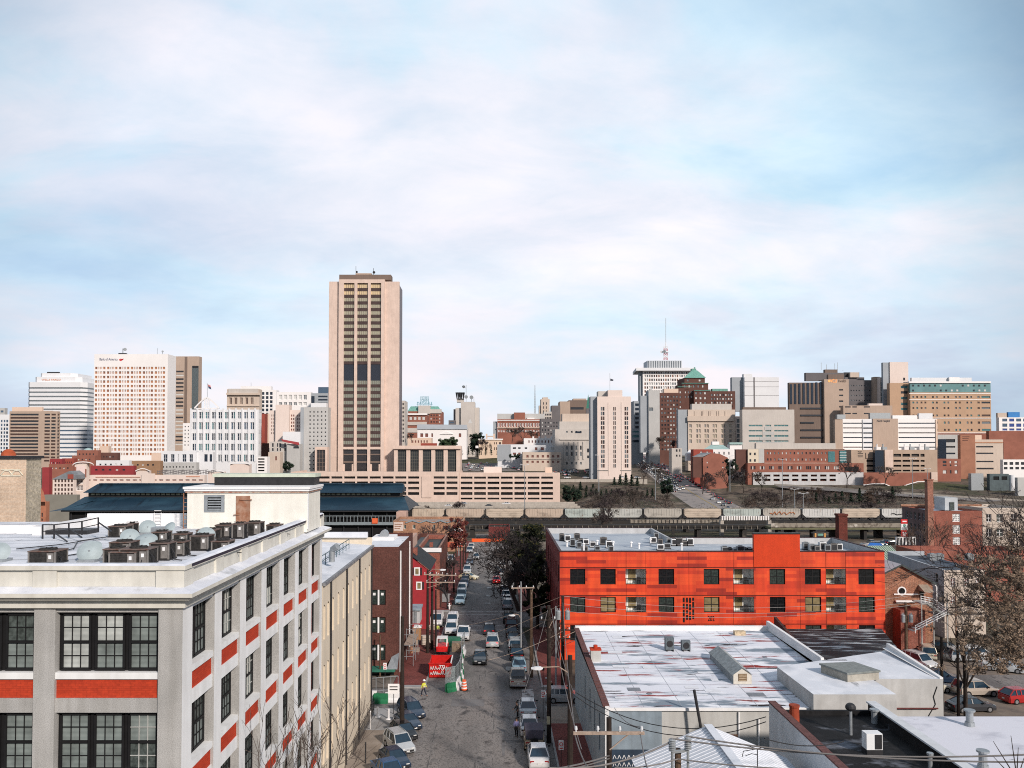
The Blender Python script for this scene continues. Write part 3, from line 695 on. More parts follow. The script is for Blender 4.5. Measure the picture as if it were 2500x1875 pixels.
for a in[(70,134,1355,1374,'lone squat condenser unit at the far left front of the factory roof'),(268,317,1321,1348,'black flat topped condenser unit behind the front cluster'),(253,300,1334,1374,'dark brown condenser unit leftmost in the front cluster on the roof'),(267,330,1347,1377,'small condenser unit with square grille at the parapet edge',1),(292,360,1334,1376,'large condenser unit with rusty top in the front cluster'),(366,411,1318,1364,'tall condenser unit with beige panel in the middle of the row'),(414,448,1317,1353,'condenser unit with orange rusty lid right of the tall one'),(423,455,1297,1332,'very dark condenser unit behind the rusty lidded one'),(265,305,1280,1304,'brown ribbed condenser unit beside the white upstand wall'),(308,324,1275,1294,'narrow condenser unit right of the one by the upstand wall'),(465,507,1301,1339,'condenser unit with white label in front of the grey dish'),(517,558,1320,1345,'isolated dark condenser unit near the street side parapet'),(372,405,1304,1318,'low dark condenser unit behind the grey ventilation box'),(480,524,1292,1312,'condenser unit with louvred front left of the penthouse door'),(526,562,1276,1306,'condenser unit directly below the penthouse louvre and door'),(567,594,1272,1308,'dark condenser unit below the rusty door left jamb'),(599,634,1270,1300,'condenser unit below the right side of the rusty door'),(651,682,1279,1297,'round topped rusty condenser unit rightmost on the factory roof')]:
 condenser(*a)
M_DISH=mat('dish_grey',(.36,.43,.45),.6,.12,2)
def dish(px0,px1,y0,y1,label,tilt=40,az=0):
 Y=min(52,max(36.5,5.12*F/(y1-HOR)));zr=lerp(21.85,21.6,(Y-33)/25.4)
 r=max(.5,(X(px1,Y)-X(px0,Y))/2*1.08);cx=X((px0+px1)/2,Y,y1)
 t=thing('satellite_dish',label,'satellite dish',(cx,Y,zr),'satellite dishes on the factory roof')
 R=Matrix.Rotation(math.radians(az),3,'Z')@Matrix.Rotation(math.radians(tilt),3,'X')
 c=Vector((cx,Y,zr+r*.95));b=MB();n=24
 rows=[[c+R@Vector((r*k/5*math.cos(2*math.pi*i/n),r*k/5*math.sin(2*math.pi*i/n),-.16*r*(k/5)**2*2))for i in range(n)]for k in range(1,6)]
 for i in range(n):b.face([c,rows[0][i],rows[0][(i+1)%n]])
 for k in range(4):
  for i in range(n):b.face([rows[k][i],rows[k+1][i],rows[k+1][(i+1)%n],rows[k][(i+1)%n]])
 mk('reflector',b,M_DISH,t,smooth=True)
 b=MB();b.cyl((cx,Y+.1,zr),c,.05);b.box(cx-.4,cx+.4,Y-.3,Y+.5,zr-.02,zr+.12);mk('mount',b,M_STEEL,t)
 b=MB();e=c+R@Vector((0,-.1,-r*.8));b.bar(c+R@Vector((0,-r*.8,-.2)),e,.045);b.cyl(e,e+R@Vector((0,0,.15)),.06);mk('feed_arm',b,M_DARK,t)
for a in[(344,376,1270,1296,'grey dish left of the two by the ladder',62,20),(390,423,1273,1300,'grey dish right of the ladder tilted to the left',55,-30),(298,336,1295,1322,'grey dish with dark feed arm in the middle of the roof',58,25),(331,380,1308,1330,'wide flat lying grey dish beside the condensers',30,10),(195,243,1330,1356,'rear one of the two overlapping dishes left of the condensers',45,-15),(190,244,1346,1374,'front one of the two overlapping dishes at the parapet',60,15),(-30,17,1348,1372,'half cropped dish at the left edge of the roof',60,10),(487,519,1293,1316,'grey dish between the condensers near the penthouse',55,20)]:
 dish(*a)
t=tag(mk('ventilation_box',MB().box(X(370,46),X(393,46),46,46.7,22.0,Z(1288,46)).box(X(374,46),X(390,46),46.1,46.6,21.7,22.0),M_STEEL),'small pale grey metal ventilation box between the two rear dishes','vent')
mb=MB()
for pts in([(100,1372),(160,1358),(250,1343)],[(40,1341),(150,1330),(270,1310)],[(140,1350),(180,1340),(190,1322),(250,1313)]):
 mb.tube([at(a,b,5.2*F/(b-HOR))+Vector((0,0,.02))for a,b in pts],.03,4)
tag(mk('roof_cable',mb,M_DARK),'thin black cables lying across the white factory roof','cable')
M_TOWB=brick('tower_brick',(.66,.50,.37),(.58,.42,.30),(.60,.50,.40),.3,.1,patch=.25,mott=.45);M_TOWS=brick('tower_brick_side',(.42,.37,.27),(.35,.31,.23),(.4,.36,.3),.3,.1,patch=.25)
t=thing('brick_tower','square pale brick tower with black cap at the left edge behind the factory roof','tower',(-39,66,-1))
mb=MB();a,b=X(-40,64),X(65,64);y2=66.1;z1=Z(1120,64)
wall(mb,'f',64,a,b,-1,z1,mi=0);wall(mb,'r',b,64,y2,-1,z1,mi=1);wall(mb,'l',a,64,y2,-1,z1);wall(mb,'b',y2,a,b,-1,z1);mk('wall',mb,[M_TOWB,M_TOWS],t)
mb=MB();mb.box(a-.15,b+.15,63.85,y2+.15,z1,z1+.22);mk('roof_cap',mb,M_DARK,t)
mb=MB()
for q in range(2):
 c=X(20+q*25,64);mb.tube([(c-.55,63.97,Z(1160,64)),(c-.25,63.97,Z(1149,64)),(c+.1,63.97,Z(1149,64)),(c+.4,63.97,Z(1160,64))],.05,6)
mb.box(X(4,64),X(52,64),63.95,63.995,Z(1163,64),Z(1160,64));mb.box(X(4,64),X(52,64),63.95,63.995,Z(1148,64),Z(1145.5,64))
mk('ornament',mb,mat('pale_stone',(.66,.62,.5),.8,.1,3),t)
mb=MB();c=(X(21,72),72,Z(1113,72));mb.cyl((c[0],c[1],-1),c,.62,n=18);mb.dome(c,.62,.62,20,6)
tag(mk('dome_vent',mb,mat('rust_orange',(.42,.09,.035),.8,.2,2),smooth=True),'rust orange dome peeking over the black cap of the brick tower','dome')
M_BEI=mat('beige_render',(.68,.60,.48),.85,.07,.5,streak=.14);M_BEIN=mat('beige_niche',(.50,.38,.24),.9,.12,1)
bg_=thing('beige_building','long beige rendered building with black downpipes and narrow arched niches beside the factory','building',(-24,70,-1))
BY0,BY1,BZ=58.62,81.4,16.9
pipes=[61.3,67.7,73.9,80.9]
nich=[]
for a,b,n in((58.62,61.3,2),(61.3,67.7,3),(67.7,73.9,3),(73.9,80.9,3)):
 for k in range(n):c=lerp(a,b,(k+.5)/n);nich.append((c-.36,c+.36))
rowsb=[(12.8,15.4),(8.2,11.0),(3.6,6.4)]
mb=MB();hb=wall(mb,'r',FXW,BY0,BY1,-1,BZ,nich,rowsb,.18)
wall(mb,'b',BY1,-46,FXW,-1,BZ+1.0);wall(mb,'f',BY0,-46,FXW,-1,BZ-.01)
mk('wall',mb,M_BEI,bg_)
for a,b,c,d in hb:
 m=MB();m.face([P('r',FXW,a,c,.18),P('r',FXW,b,c,.18),P('r',FXW,b,d,.18),P('r',FXW,a,d,.18)])
 k=MB();n=8;cx=(a+b)/2;r=(b-a)/2
 for s in(-1,1):
  pts=[P('r',FXW,cx+s*r,d+.001,.006)]+[P('r',FXW,cx+s*r*math.cos(math.pi/2*i/n),d-r+r*math.sin(math.pi/2*i/n),.006)for i in range(n+1)]
  k.face(pts,1)
 m.v+=k.v;m.f+=[tuple(i+4 for i in f)for f in k.f];m.m+=k.m
 mk('niche',m,[M_BEIN,M_BEI],bg_)
for y in pipes:
 mk('downpipe',MB().cyl((FXW+.08,y,-.5),(FXW+.08,y,BZ-.1),.075,n=8),M_DARK,bg_)
mb=MB();mb.box(FXW-.02,FXW+.22,BY0,BY1+.15,BZ+.003,BZ+.22);mk('gutter',mb,mat('gutter_grey',(.10,.11,.13),.6,.3,1.5,c2=(.3,.3,.3)),bg_)
mb=MB();mb.face([(FXW,BY0,BZ+.225),(FXW,BY1,BZ+.225),(-24,BY1,BZ+1.0),(-24,BY0,BZ+1.0)]);mb.face([(-24,BY0,BZ+1.0),(-24,BY1,BZ+1.0),(-46,BY1,BZ+1.0),(-46,BY0,BZ+1.0)])
mb.box(-46,FXW-.4,BY1-.35,BY1,BZ+1.003,BZ+1.55);mk('roof',mb,M_WROOF,bg_)
mb=MB()
for i in range(13):y=59.5+i*1.5;mb.bar((FXW-1.6,y,BZ+.3),(FXW-1.6,y,BZ+1.25),.05)
for z in(BZ+.8,BZ+1.25):mb.bar((FXW-1.6,59.5,z),(FXW-1.6,77.5,z),.05)
tag(mk('roof_rail',mb,mat('rail_teal',(.05,.11,.13),.6,.2,3)),'teal steel guard rail along the white roof of the beige building','railing')
t=tag(mk('roof_gooseneck',MB().cyl((X(812,66),66,17.6),(X(812,66),66,18.6),.22,n=12).cyl((X(812,66),66,18.6),(X(812,66)+.5,65.8,18.9),.25,.3,n=12),M_STEEL),'grey gooseneck vent just behind the end of the factory cornice','vent')
mb=MB()
for i in range(40):mb.bar((-12.6,70+i*.3,G0(70+i*.3)+.14),(-12.6,70+i*.3,G0(70)+1.2),.03)
mb.bar((-12.6,70,G0(70)+1.2),(-12.6,81.7,G0(81)+1.4),.05)
tag(mk('iron_railing',mb,M_DARK),'black iron railing along the foot of the beige wall','railing')
M_WARE=mat('ware_wall_blue',(.36,.42,.46),.85,.1,.5,streak=.2);M_WAREF=mat('ware_wall_front',(.50,.50,.48),.85,.08,.6,streak=.2)
M_STAIN=patchy('stained_roof',(.70,.72,.78),[((.20,.25,.30),(.12,.45,.2),.515,.59,3),((.80,.82,.86),(.2,.7,.2),.52,.60,12),((.26,.020,.012),(.15,1.3,.2),.595,.625,7),((.02,.012,.012),(.2,1.5,.2),.635,.655,15),((.40,.12,.09),(.25,2.2,.2),.66,.69,21)],.7)
wh=thing('warehouse','long low warehouse with white roof streaked by rust and puddles','building',(18,72,-1))
wp=[(8,60.8),(23.45,60.8),(23.4,67.6),(28,69.8),(28,84),(8,84)]
zr=lambda y:lerp(7.36,8.0,(y-60.8)/23.2)
mb=MB()
wins_=[(63.4,64.2),(66.6,67.4),(70,70.8),(74,74.6)]
hb=wall(mb,'l',8,60.8,84,-1.5,7.3,wins_,[(3.0,6.0)],.2,0)
windows(wh,'l',8,hb,[G_BK],M_DARK,1,2,.07,.2)
mb.face([(8,60.8,-1.5),(23.45,60.8,-1.5),(23.45,60.8,7.34),(8,60.8,7.34)],1)
mb.face([(28,69.8,-1.5),(28,84,-1.5),(28,84,8),(28,69.8,8)],1);mb.face([(8,84,-1.5),(28,84,-1.5),(28,84,8),(8,84,8)],1)
mk('wall',mb,[M_WARE,M_WAREF],wh)
mb=MB();mb.face([(x,y,zr(y))for x,y in wp]);mk('roof',mb,M_STAIN,wh)
mb=MB();random.seed(14)
def lay(x0,x1,y0,y1,mi,dz):mb.face([(x0,y0,zr(y0)+dz),(x1,y0,zr(y0)+dz),(x1,y1,zr(y1)+dz),(x0,y1,zr(y1)+dz)],mi)
for k in range(10):lay(8.5,23.2 if k<4 else 27.9,62+k*2.15,62.04+k*2.15,0,.005)
for k in range(5):lay(11+k*2.9,11.04+k*2.9,61,83.4,0,.006)
for k in range(14):x,y=random.uniform(9,21),random.uniform(61.5,81);lay(x,x+random.uniform(.5,1.8),y,y+random.uniform(.4,1.0),random.choice((1,1,2)),.010+.001*k)
for x,y in((12,64),(18,79),(24.5,74)):mb.cyl((x,y,zr(y)+.012),(x,y,zr(y)+.05),.22,n=12,mi=2)
mk('roof_seam',mb,[mat('seam_blue_grey',(.36,.39,.43),.8,.2,2),mat('patch_white',(.72,.74,.78),.7,.1,2),mat('patch_grey',(.22,.24,.27),.8,.2,2)],wh)
mb=MB();mb.box(8.3,23.4,60.62,60.78,7.2,7.42);mk('gutter',mb,M_WHITE,wh)
M_TILE=mat('coping_tile',(.15,.07,.065),.9,.3,6)
mb=MB()
n=64
for i in range(n):
 y=lerp(60.7,84,i/n);z=lerp(7.62,8.3,i/n);mb.box(7.86,8.36,y,y+23.3/n-.05,z-.14,z+(.03 if i%2 else .0))
mb.face([(8.02,60.75,7.2),(8.02,84,7.9),(8.02,84,8.2),(8.02,60.75,7.55)]);mb.face([(8.33,60.75,7.3),(8.33,84,7.9),(8.33,84,8.2),(8.33,60.75,7.55)])
mk('parapet_coping',mb,M_TILE,wh)
mb=MB();mb.box(8,28.2,83.6,84.05,7.9,8.42);mk('back_parapet',mb,M_WHITE,wh)
mb=MB();mb.ext([(69.9,7.7),(84.04,8.0),(84.04,8.9),(69.9,8.75)],'x',28.0,28.28);mb.box(28.0,30.2,69.6,69.88,7.7,8.6);mk('side_parapet',mb,M_WHITE,wh)
mb=MB();mb.box(8.2,12.3,60.72,60.795,-1.5,7.18);mk('blue_render',mb,mat('blue_grey_render',(.25,.31,.36),.9,.15,.8,streak=.3),wh)
mb=MB();mb.box(8.02,8.32,60.60,60.79,-1.5,7.55);mk('corner_trim',mb,M_FACS,wh)
mb=MB();mb.box(14.1,18.1,60.70,60.79,2.9,5.4);mk('shopfront_panel',mb,M_RUST,wh)
for xx in(18.1,19.6):mk('downpipe',MB().cyl((xx,60.7,2.5),(xx,60.7,7.1 if xx<19 else 6.6),.07,n=8),M_WHITE,wh)
for i,lab in enumerate(('warehouse roof condenser, the taller of the two','warehouse roof condenser, the smaller one on the right')):
 x=15.8+i*1.55;y=76.0;h=1.25 if i==0 else .95;z=zr(76)
 t=thing('rooftop_condenser',lab,'air conditioner',(x,y,z),'condensers on the warehouse roof')
 mb=MB();mb.box(x,x+.8,y,y+.6,z+.12,z+h);mk('casing',mb,mat('casing_grey',(.13,.16,.18),.6,.3,4),t)
 mb=MB();mb.cyl((x+.4,y-.02,z+h*.55),(x+.4,y-.04,z+h*.55),.3,n=16);mk('fan_guard',mb,M_DARK,t)
 mb=MB();[mb.box(x+k,x+k+.1,y-.15,y+.75,z,z+.12)for k in(.05,.65)];mk('base_rail',mb,M_DARK,t)
tag(mk('condenser_pipe',MB().tube([(16.6,76.3,zr(76)+.5),(17.3,76.3,zr(76)+.42)],.04,6),M_DARK),'short dark pipe between the two warehouse condensers','pipe')
t=thing('roof_monitor','gabled grey skylight monitor with louvred white front on the warehouse roof','skylight',(20.1,70,7.6))
mb=MB();x0,x1,y0,y1,z0=19.35,20.85,66.3,73.6,zr(69)-.05
mb.face([(x0,y0,z0),(x1,y0,z0),(x1,y0,z0+.78),((x0+x1)/2,y0,z0+1.3),(x0,y0,z0+.78)],0)
mb.face([(x0,y1,z0),(x1,y1,z0),(x1,y1,z0+.78),((x0+x1)/2,y1,z0+1.3),(x0,y1,z0+.78)],0)
for x in(x0,x1):mb.face([(x,y0,z0),(x,y1,z0),(x,y1,z0+.78),(x,y0,z0+.78)],1)
mk('wall',mb,[mat('cream_wood',(.6,.57,.5),.8,.1,3),mat('monitor_grey',(.32,.35,.36),.8,.15,2,streak=.3)],t)
mb=MB();xm=(x0+x1)/2
for s,xe in((-1,x0-.1),(1,x1+.1)):mb.face([(xm,y0-.1,z0+1.34),(xm,y1+.05,z0+1.34),(xe,y1+.05,z0+.75),(xe,y0-.1,z0+.75)])
mb.box(x0-.12,x0-.1,y0-.1,y1,z0+.7,z0+.78);mk('roof',mb,mat('monitor_roof',(.33,.36,.36),.7,.3,3,c2=(.2,.22,.22)),t)
mb=MB();mb.box(x0+.4,x1-.4,y0-.03,y0+.01,z0+.25,z0+.85,0)
for k in range(4):mb.box(x0+.45,x1-.45,y0-.05,y0-.03,z0+.3+k*.14,z0+.36+k*.14,1)
mk('louvre',mb,[mat('louvre_brown',(.2,.13,.07),.8,.2,4),mat('louvre_slat',(.45,.36,.25),.8,.2,4)],t)
t=thing('roof_chimney','white rendered chimney block with red clay cap on the left parapet of the warehouse','chimney',(8.6,73,7.5))
mb=MB();mb.box(8.36,9.25,72.6,73.4,7.5,8.7);mk('stack',mb,M_WAREF,t)
mb=MB();mb.box(8.3,9.3,72.55,73.45,8.7,8.82);mb.cyl((8.8,73,8.82),(8.8,73,9.1),.2,n=10);mk('cap',mb,M_SPAN,t)
tag(mk('roof_curb',MB().box(24.0,25.1,81.6,82.2,7.9,8.35),mat('curb_cream',(.62,.5,.34),.8,.3,4)),'small pale box with rusty stain at the back of the warehouse roof','roof box')
tag(mk('roof_stack',MB().cyl((15.1,59.6,5.5),(14.55,59.9,9.0),.11,n=8),M_DARK),'slanted black pole leaning against the warehouse front gutter','pole')
mb=MB();random.seed(3)
for r in range(3):
 x=8.6
 for k in range(7):
  z=3.6-r*.55;mb.tube([(x,60.685,z),(x+.12,60.685,z+.3),(x+.25,60.685,z+.02)],.03,4);x+=.36
mb.box(8.45,11.3,60.69,60.71,1.8,4.3,1)
mk('wall_mural',mb,[M_WHITE,mat('mural_navy',(.03,.05,.08),.8,.2,2)],wh)
M_BLOCK=mat('block_grey',(.50,.50,.49),.85,.1,.7,streak=.22)
t=thing('white_block','pale grey flat roofed block with cracked wall and red pipe right of the warehouse','building',(29,66,-1))
poly=[(23.5,60.1),(29.7,60.1),(29.7,64.1),(35.4,64.1),(35.2,72.9),(23.4,67.6)]
mb=MB();mb.prism(poly,-1.5,8.6,0,1);mk('wall',mb,[M_BLOCK,M_WROOF],t)
mb=MB()
mb.face([(34.9,64.3,8.604),(35.38,64.15,8.604),(35.18,72.9,8.9),(34.7,72.7,8.9)]);mb.ext([(64.12,8.4),(72.9,8.4),(72.9,9.3),(64.12,8.7)],'x',35.15,35.42);mk('parapet',mb,M_WHITE,t)
mb=MB();mb.tube([(24.6,60.0,6.6),(35.2,63.95,6.9)]if False else[(24.8,59.98,6.5),(29.6,59.98,6.5)],.07,6);mb.tube([(29.8,63.98,6.3),(34.9,63.98,6.3)],.07,6);mb.tube([(24.8,59.98,6.5),(24.8,59.98,3)],.06,6);mk('red_pipe',mb,mat('pipe_red',(.12,.03,.028),.7,.2,4),t)
mb=MB();mb.tube([(34.9,64.07,8.0),(34.6,64.07,7.2),(34.75,64.07,6.6),(34.2,64.07,5.7),(34.3,64.07,5.2),(33.7,64.07,4.4),(32.9,64.07,3.2)],.035,4);mk('wall_crack',mb,M_BLACK,t)
t=thing('flat_skylight','square grey flat skylight box on the raised white roof','skylight',(27.8,64.6,8.6))
mb=MB();a=[(26.4,65.9),(27.4,63.2),(30.2,63.9),(29.3,66.4)];mb.prism(a,8.6,9.2);mk('curb',mb,mat('curb_stone',(.40,.38,.33),.85,.2,2),t)
mb=MB();c=Vector((28.3,64.9));mb.prism([tuple(c+(Vector(p)-c)*1.06)for p in a],9.2,9.34);mk('lid',mb,mat('skylight_lid',(.22,.24,.23),.6,.2,3),t)
M_TAR=patchy('tar_roof_glare',(.008,.008,.009),[((.20,.22,.26),(.25,.4,.3),.56,.70,2),((.018,.018,.02),(1.2,1.2,1),.5,.65,9)],.8)  # pale blue-grey layer is glare painted onto the black tar
M_RENDB=mat('render_blue_white',(.62,.65,.68),.8,.08,.8,streak=.18)
t=thing('tar_roof_house','row house with black tar roof between two white parapet walls','building',(22,44,-1))
mb=MB();mb.box(18.6,18.95,32,55.4,-1,9.5);mk('parapet_wall',mb,M_RENDB,t)
mb=MB();mb.ext([(32,9.503),(55.45,9.503),(55.45,9.6),(32,9.6)],'x',18.55,19.05);mk('coping',mb,M_TILE,t)
mb=MB();mb.face([(18.95,32,8.5),(25.4,32,8.5),(25.4,55.2,8.7),(18.95,55.2,8.7)]);mb.box(18.95,25.4,55.1,55.4,-1,9.0);mk('roof',mb,M_TAR,t)
mb=MB();mb.ext([(32,-1),(55.4,-1),(55.4,9.45),(32,9.45)],'x',25.4,25.62);mk('party_wall',mb,M_TAR,t)
mb=MB();mb.ext([(32,9.453),(55.45,9.453),(55.45,9.56),(32,9.56)],'x',25.3,25.95);mk('white_coping',mb,M_RENDB,t)
tag(mk('clay_chimney',MB().cyl((19.6,53.4,8.6),(19.6,53.4,9.85),.33,.31,14).cyl((19.6,53.4,9.85),(19.6,53.4,9.97),.35,n=14),mat('clay_red',(.30,.055,.025),.85,.2,3)),'round rust red clay chimney on the tar roof','chimney')
t=thing('white_condenser','white condenser unit with black grille standing on the tar roof','air conditioner',(22.4,48.5,8.7))
mb=MB();mb.box(22.0,22.95,48.2,48.85,8.95,9.9);mk('casing',mb,M_FACS,t)
mb=MB();mb.box(22.5,22.9,48.16,48.2,9.0,9.85);mk('grille',mb,M_DARK,t)
mb=MB();mb.box(22.0,22.95,48.15,48.9,8.6,8.95);mk('base_frame',mb,M_DARK,t)
t=thing('turbine_vent','dark round turbine vent on a short stalk behind the white condenser','vent',(22.5,51.5,8.7))
mb=MB();mb.cyl((22.5,51.5,8.65),(22.5,51.5,10.3),.1,n=8);mk('stalk',mb,M_STEEL,t)
mb=MB();mb.dome((22.5,51.5,10.4),.33,.3,14,4);mb.dome((22.5,51.5,10.4),.33,-.22,14,4);mk('rotor',mb,M_DARK,t)
for x,y,r_,lab in((24.6,46,.12,'thin pale vent pipe in the middle of the tar roof'),(24.2,40.5,.14,'short white vent pipe at the bottom edge of the tar roof'),(25.0,53.6,.2,'small dark pot with blue base in the back corner of the tar roof')):
 tag(mk('vent_pipe',MB().cyl((x,y,8.6),(x,y,9.5),r_,n=10).cyl((x,y,9.5),(x,y,9.62),r_*1.5,n=10),M_STEEL),lab,'vent pipe')
tag(mk('red_roof_box',MB().box(21.9,22.6,42.6,43.2,8.6,9.4),M_RED),'small red box with white edge low on the tar roof','roof box')
t=thing('lower_right_building','building with a wide stained white flat roof in the lower right corner','building',(33,44,-1))
mb=MB();mb.box(25.97,46,28,54.3,-1,8.9,0,1);mk('wall',mb,[M_BLOCK,patchy('white_roof_lr',(.66,.67,.73),[((.45,.46,.52),(.25,.4,.3),.52,.68,4),((.10,.10,.11),(.5,1.5,1),.67,.71,9)],.7)],t)
for px,py,y,lab in((2367,1745,52.5,'galvanised chimney pipe with round cap on the lower right white roof'),(2400,1868,45.5,'short dark pipe at the bottom edge of the lower right white roof')):
 x=X(px,y,py);tag(mk('flue_pipe',MB().cyl((x,y,8.9),(x,y,9.15),.32,.28,14).cyl((x,y,9.15),(x,y,9.85),.22,n=14).cyl((x,y,9.85),(x,y,9.95),.34,n=14),M_STEEL,smooth=False),lab,'flue')
M_RIB=mat('ribbed_white',(.70,.73,.78),.5,.05,.6,streak=.12)
t=thing('ribbed_roof_house','low house with white ribbed metal gable roof at the bottom of the view','building',(13,40,-1))
mb=MB();xr,zr_,xl,xe,ze,yb=13.0,9.8,8.2,17.8,7.8,50.0
mb.face([(xl+.2,yb-.3,-1),(xe-.2,yb-.3,-1),(xe-.2,yb-.3,ze),(xr,yb-.3,zr_-.1),(xl+.2,yb-.3,ze)])
mb.face([(xl+.2,28,-1),(xl+.2,yb-.3,-1),(xl+.2,yb-.3,ze),(xl+.2,28,ze)]);mk('wall',mb,M_WAREF,t)
mb=MB()
for s,x1 in((-1,xl),(1,xe)):
 mb.face([(xr,28,zr_),(xr,yb,zr_),(x1,yb,ze),(x1,28,ze)])
 for k in range(54):
  y=28+k*.41;mb.bar((xr,y,zr_+.012),(x1,y,ze+.012),.05,.05)
mb.bar((xr,28,zr_+.02),(xr,yb+.05,zr_+.02),.5,.06);mk('roof',mb,M_RIB,t)
M_OR=bpy.data.materials.new('orange_panels');nt2,b2=nodes(M_OR);L2=nt2.links;MATS['orange_panels']=M_OR
b2.inputs['Roughness'].default_value=.6
tc2=nt2.nodes.new('ShaderNodeTexCoord');sp2=nt2.nodes.new('ShaderNodeSeparateXYZ');L2.new(tc2.outputs['Object'],sp2.inputs[0])
cb2=nt2.nodes.new('ShaderNodeCombineXYZ');L2.new(sp2.outputs['X'],cb2.inputs['X']);L2.new(sp2.outputs['Z'],cb2.inputs['Y'])
bt=nt2.nodes.new('ShaderNodeTexBrick');bt.inputs['Scale'].default_value=1;bt.inputs['Brick Width'].default_value=3.9;bt.inputs['Row Height'].default_value=.46;bt.inputs['Mortar Size'].default_value=.010;bt.offset=.37;bt.offset_frequency=2
bt.inputs['Color1'].default_value=(0,0,0,1);bt.inputs['Color2'].default_value=(1,1,1,1);bt.inputs['Mortar'].default_value=(.78,.78,.78,1);L2.new(cb2.outputs[0],bt.inputs['Vector'])
cr2=nt2.nodes.new('ShaderNodeValToRGB');cr2.color_ramp.interpolation='CONSTANT';e=cr2.color_ramp.elements;e[0].color=(.66,.048,.008,1);e[1].position=.40;e[1].color=(.74,.070,.012,1)
for p,c in((.72,(.56,.036,.007)),(.84,(.36,.018,.005))):q=e.new(p);q.color=(*c,1)
L2.new(bt.outputs['Color'],cr2.inputs[0])
n2_=nt2.nodes.new('ShaderNodeTexNoise');n2_.inputs['Scale'].default_value=25;n2_.inputs['Detail'].default_value=4;L2.new(tc2.outputs['Object'],n2_.inputs['Vector'])
r2_=nt2.nodes.new('ShaderNodeValToRGB');r2_.color_ramp.elements[0].color=(.8,.8,.8,1);r2_.color_ramp.elements[1].color=(1.2,1.2,1.2,1);L2.new(n2_.outputs[0],r2_.inputs[0])
m2_=nt2.nodes.new('ShaderNodeMix');m2_.data_type='RGBA';m2_.blend_type='MULTIPLY';m2_.inputs[0].default_value=1;L2.new(cr2.outputs[0],m2_.inputs[6]);L2.new(r2_.outputs[0],m2_.inputs[7]);mp4=nt2.nodes.new('ShaderNodeMapping');mp4.inputs['Scale'].default_value=(1.1,1.1,.12);L2.new(tc2.outputs['Object'],mp4.inputs['Vector']);n4=nt2.nodes.new('ShaderNodeTexNoise');n4.inputs['Scale'].default_value=1;n4.inputs['Detail'].default_value=8;L2.new(mp4.outputs[0],n4.inputs['Vector']);r4=nt2.nodes.new('ShaderNodeValToRGB');r4.color_ramp.elements[0].position=.32;r4.color_ramp.elements[1].position=.62;r4.color_ramp.elements[0].color=(.72,.72,.76,1);r4.color_ramp.elements[1].color=(1.08,1.1,1.1,1);L2.new(n4.outputs[0],r4.inputs[0])
m4=nt2.nodes.new('ShaderNodeMix');m4.data_type='RGBA';m4.blend_type='MULTIPLY';m4.inputs[0].default_value=1;L2.new(m2_.outputs[2],m4.inputs[6]);L2.new(r4.outputs[0],m4.inputs[7]);L2.new(m4.outputs[2],b2.inputs['Base Color'])
M_ORP=mat('orange_plain',(.68,.054,.009),.6,.08,.6,fine=25,streak=.15);M_ORS=mat('orange_side_maroon',(.20,.030,.026),.7,.15,1.5)
M_OROOF=patchy('orange_block_roof',(.42,.47,.52),[((.30,.35,.42),(.2,.3,.2),.5,.68,3),((.62,.64,.67),(.5,.5,.5),.6,.7,8)],.7)
M_PARW=mat('parapet_inner',(.50,.51,.52),.8,.08,1,streak=.15)
OY=104.7;ob=thing('orange_apartments','bright orange apartment block with darker panel patches and the number 202','building',(35,118,-1))
ox=lambda p:X(p,OY);oz=lambda p:Z(p,OY)
wpx=[(1391,1428),(1464.5,1502),(1526,1575,'b'),(1606,1644),(1716,1754),(1788,1838,'b'),(1876,1914),(1962,2001),(2013,2062,'b'),(2092,2131)]
rowpx=[(1389,1427),(1457.5,1495),(1526,1564)]
mb=MB();OX0,OX1=8.0,ox(2156);OT=oz(1347)
cols_=[(ox(a[0]),ox(a[1]))for a in wpx];rows_=[(oz(b),oz(a))for a,b in rowpx]
hs=wall(mb,'f',OY,OX0,OX1,-3,OT,cols_,rows_,.22,0)
bal=[h for h in hs if any(len(a)==3 and abs(ox(a[0])-h[0])<.01 for a in wpx)];wn=[h for h in hs if h not in bal]
OB=135.6
sw_=[(106.5+i*4.2,108.2+i*4.2)for i in range(7)]
hl=wall(mb,'l',OX0,OY,OB,-3,OT,sw_,[(oz(1427)-.2,oz(1389)+.2),(oz(1495)-.2,oz(1457)+.2),(oz(1564)-.2,oz(1526)+.2)],.15,1)
ty0,ty1=123.0,OB
wall(mb,'r',OX1,OY,121,-3,OT);wall(mb,'b',OB,OX0,ox(1700),-3,OT);wall(mb,'b',121,ox(1700),OX1,-3,OT)
mk('wall',mb,[M_OR,M_ORS],ob)
G_TAN=blinds('glass_shade_tan',(.30,.24,.13),(.24,.19,.10),.12);G_REFL=glass('reflective_green',(.045,.06,.055),.06)
windows(ob,'f',OY,wn,[G_TAN,G_BK,G_TAN,G_BK,G_REFL],M_FRAME,2,2,.10,.2)
windows(ob,'l',OX0,hl,[G_BK,glass('pale_reflection',(.35,.38,.42),.1)],M_FRAME,2,1,.1,.12)
M_BALW=mat('balcony_white',(.80,.80,.76),.8,.06,1)
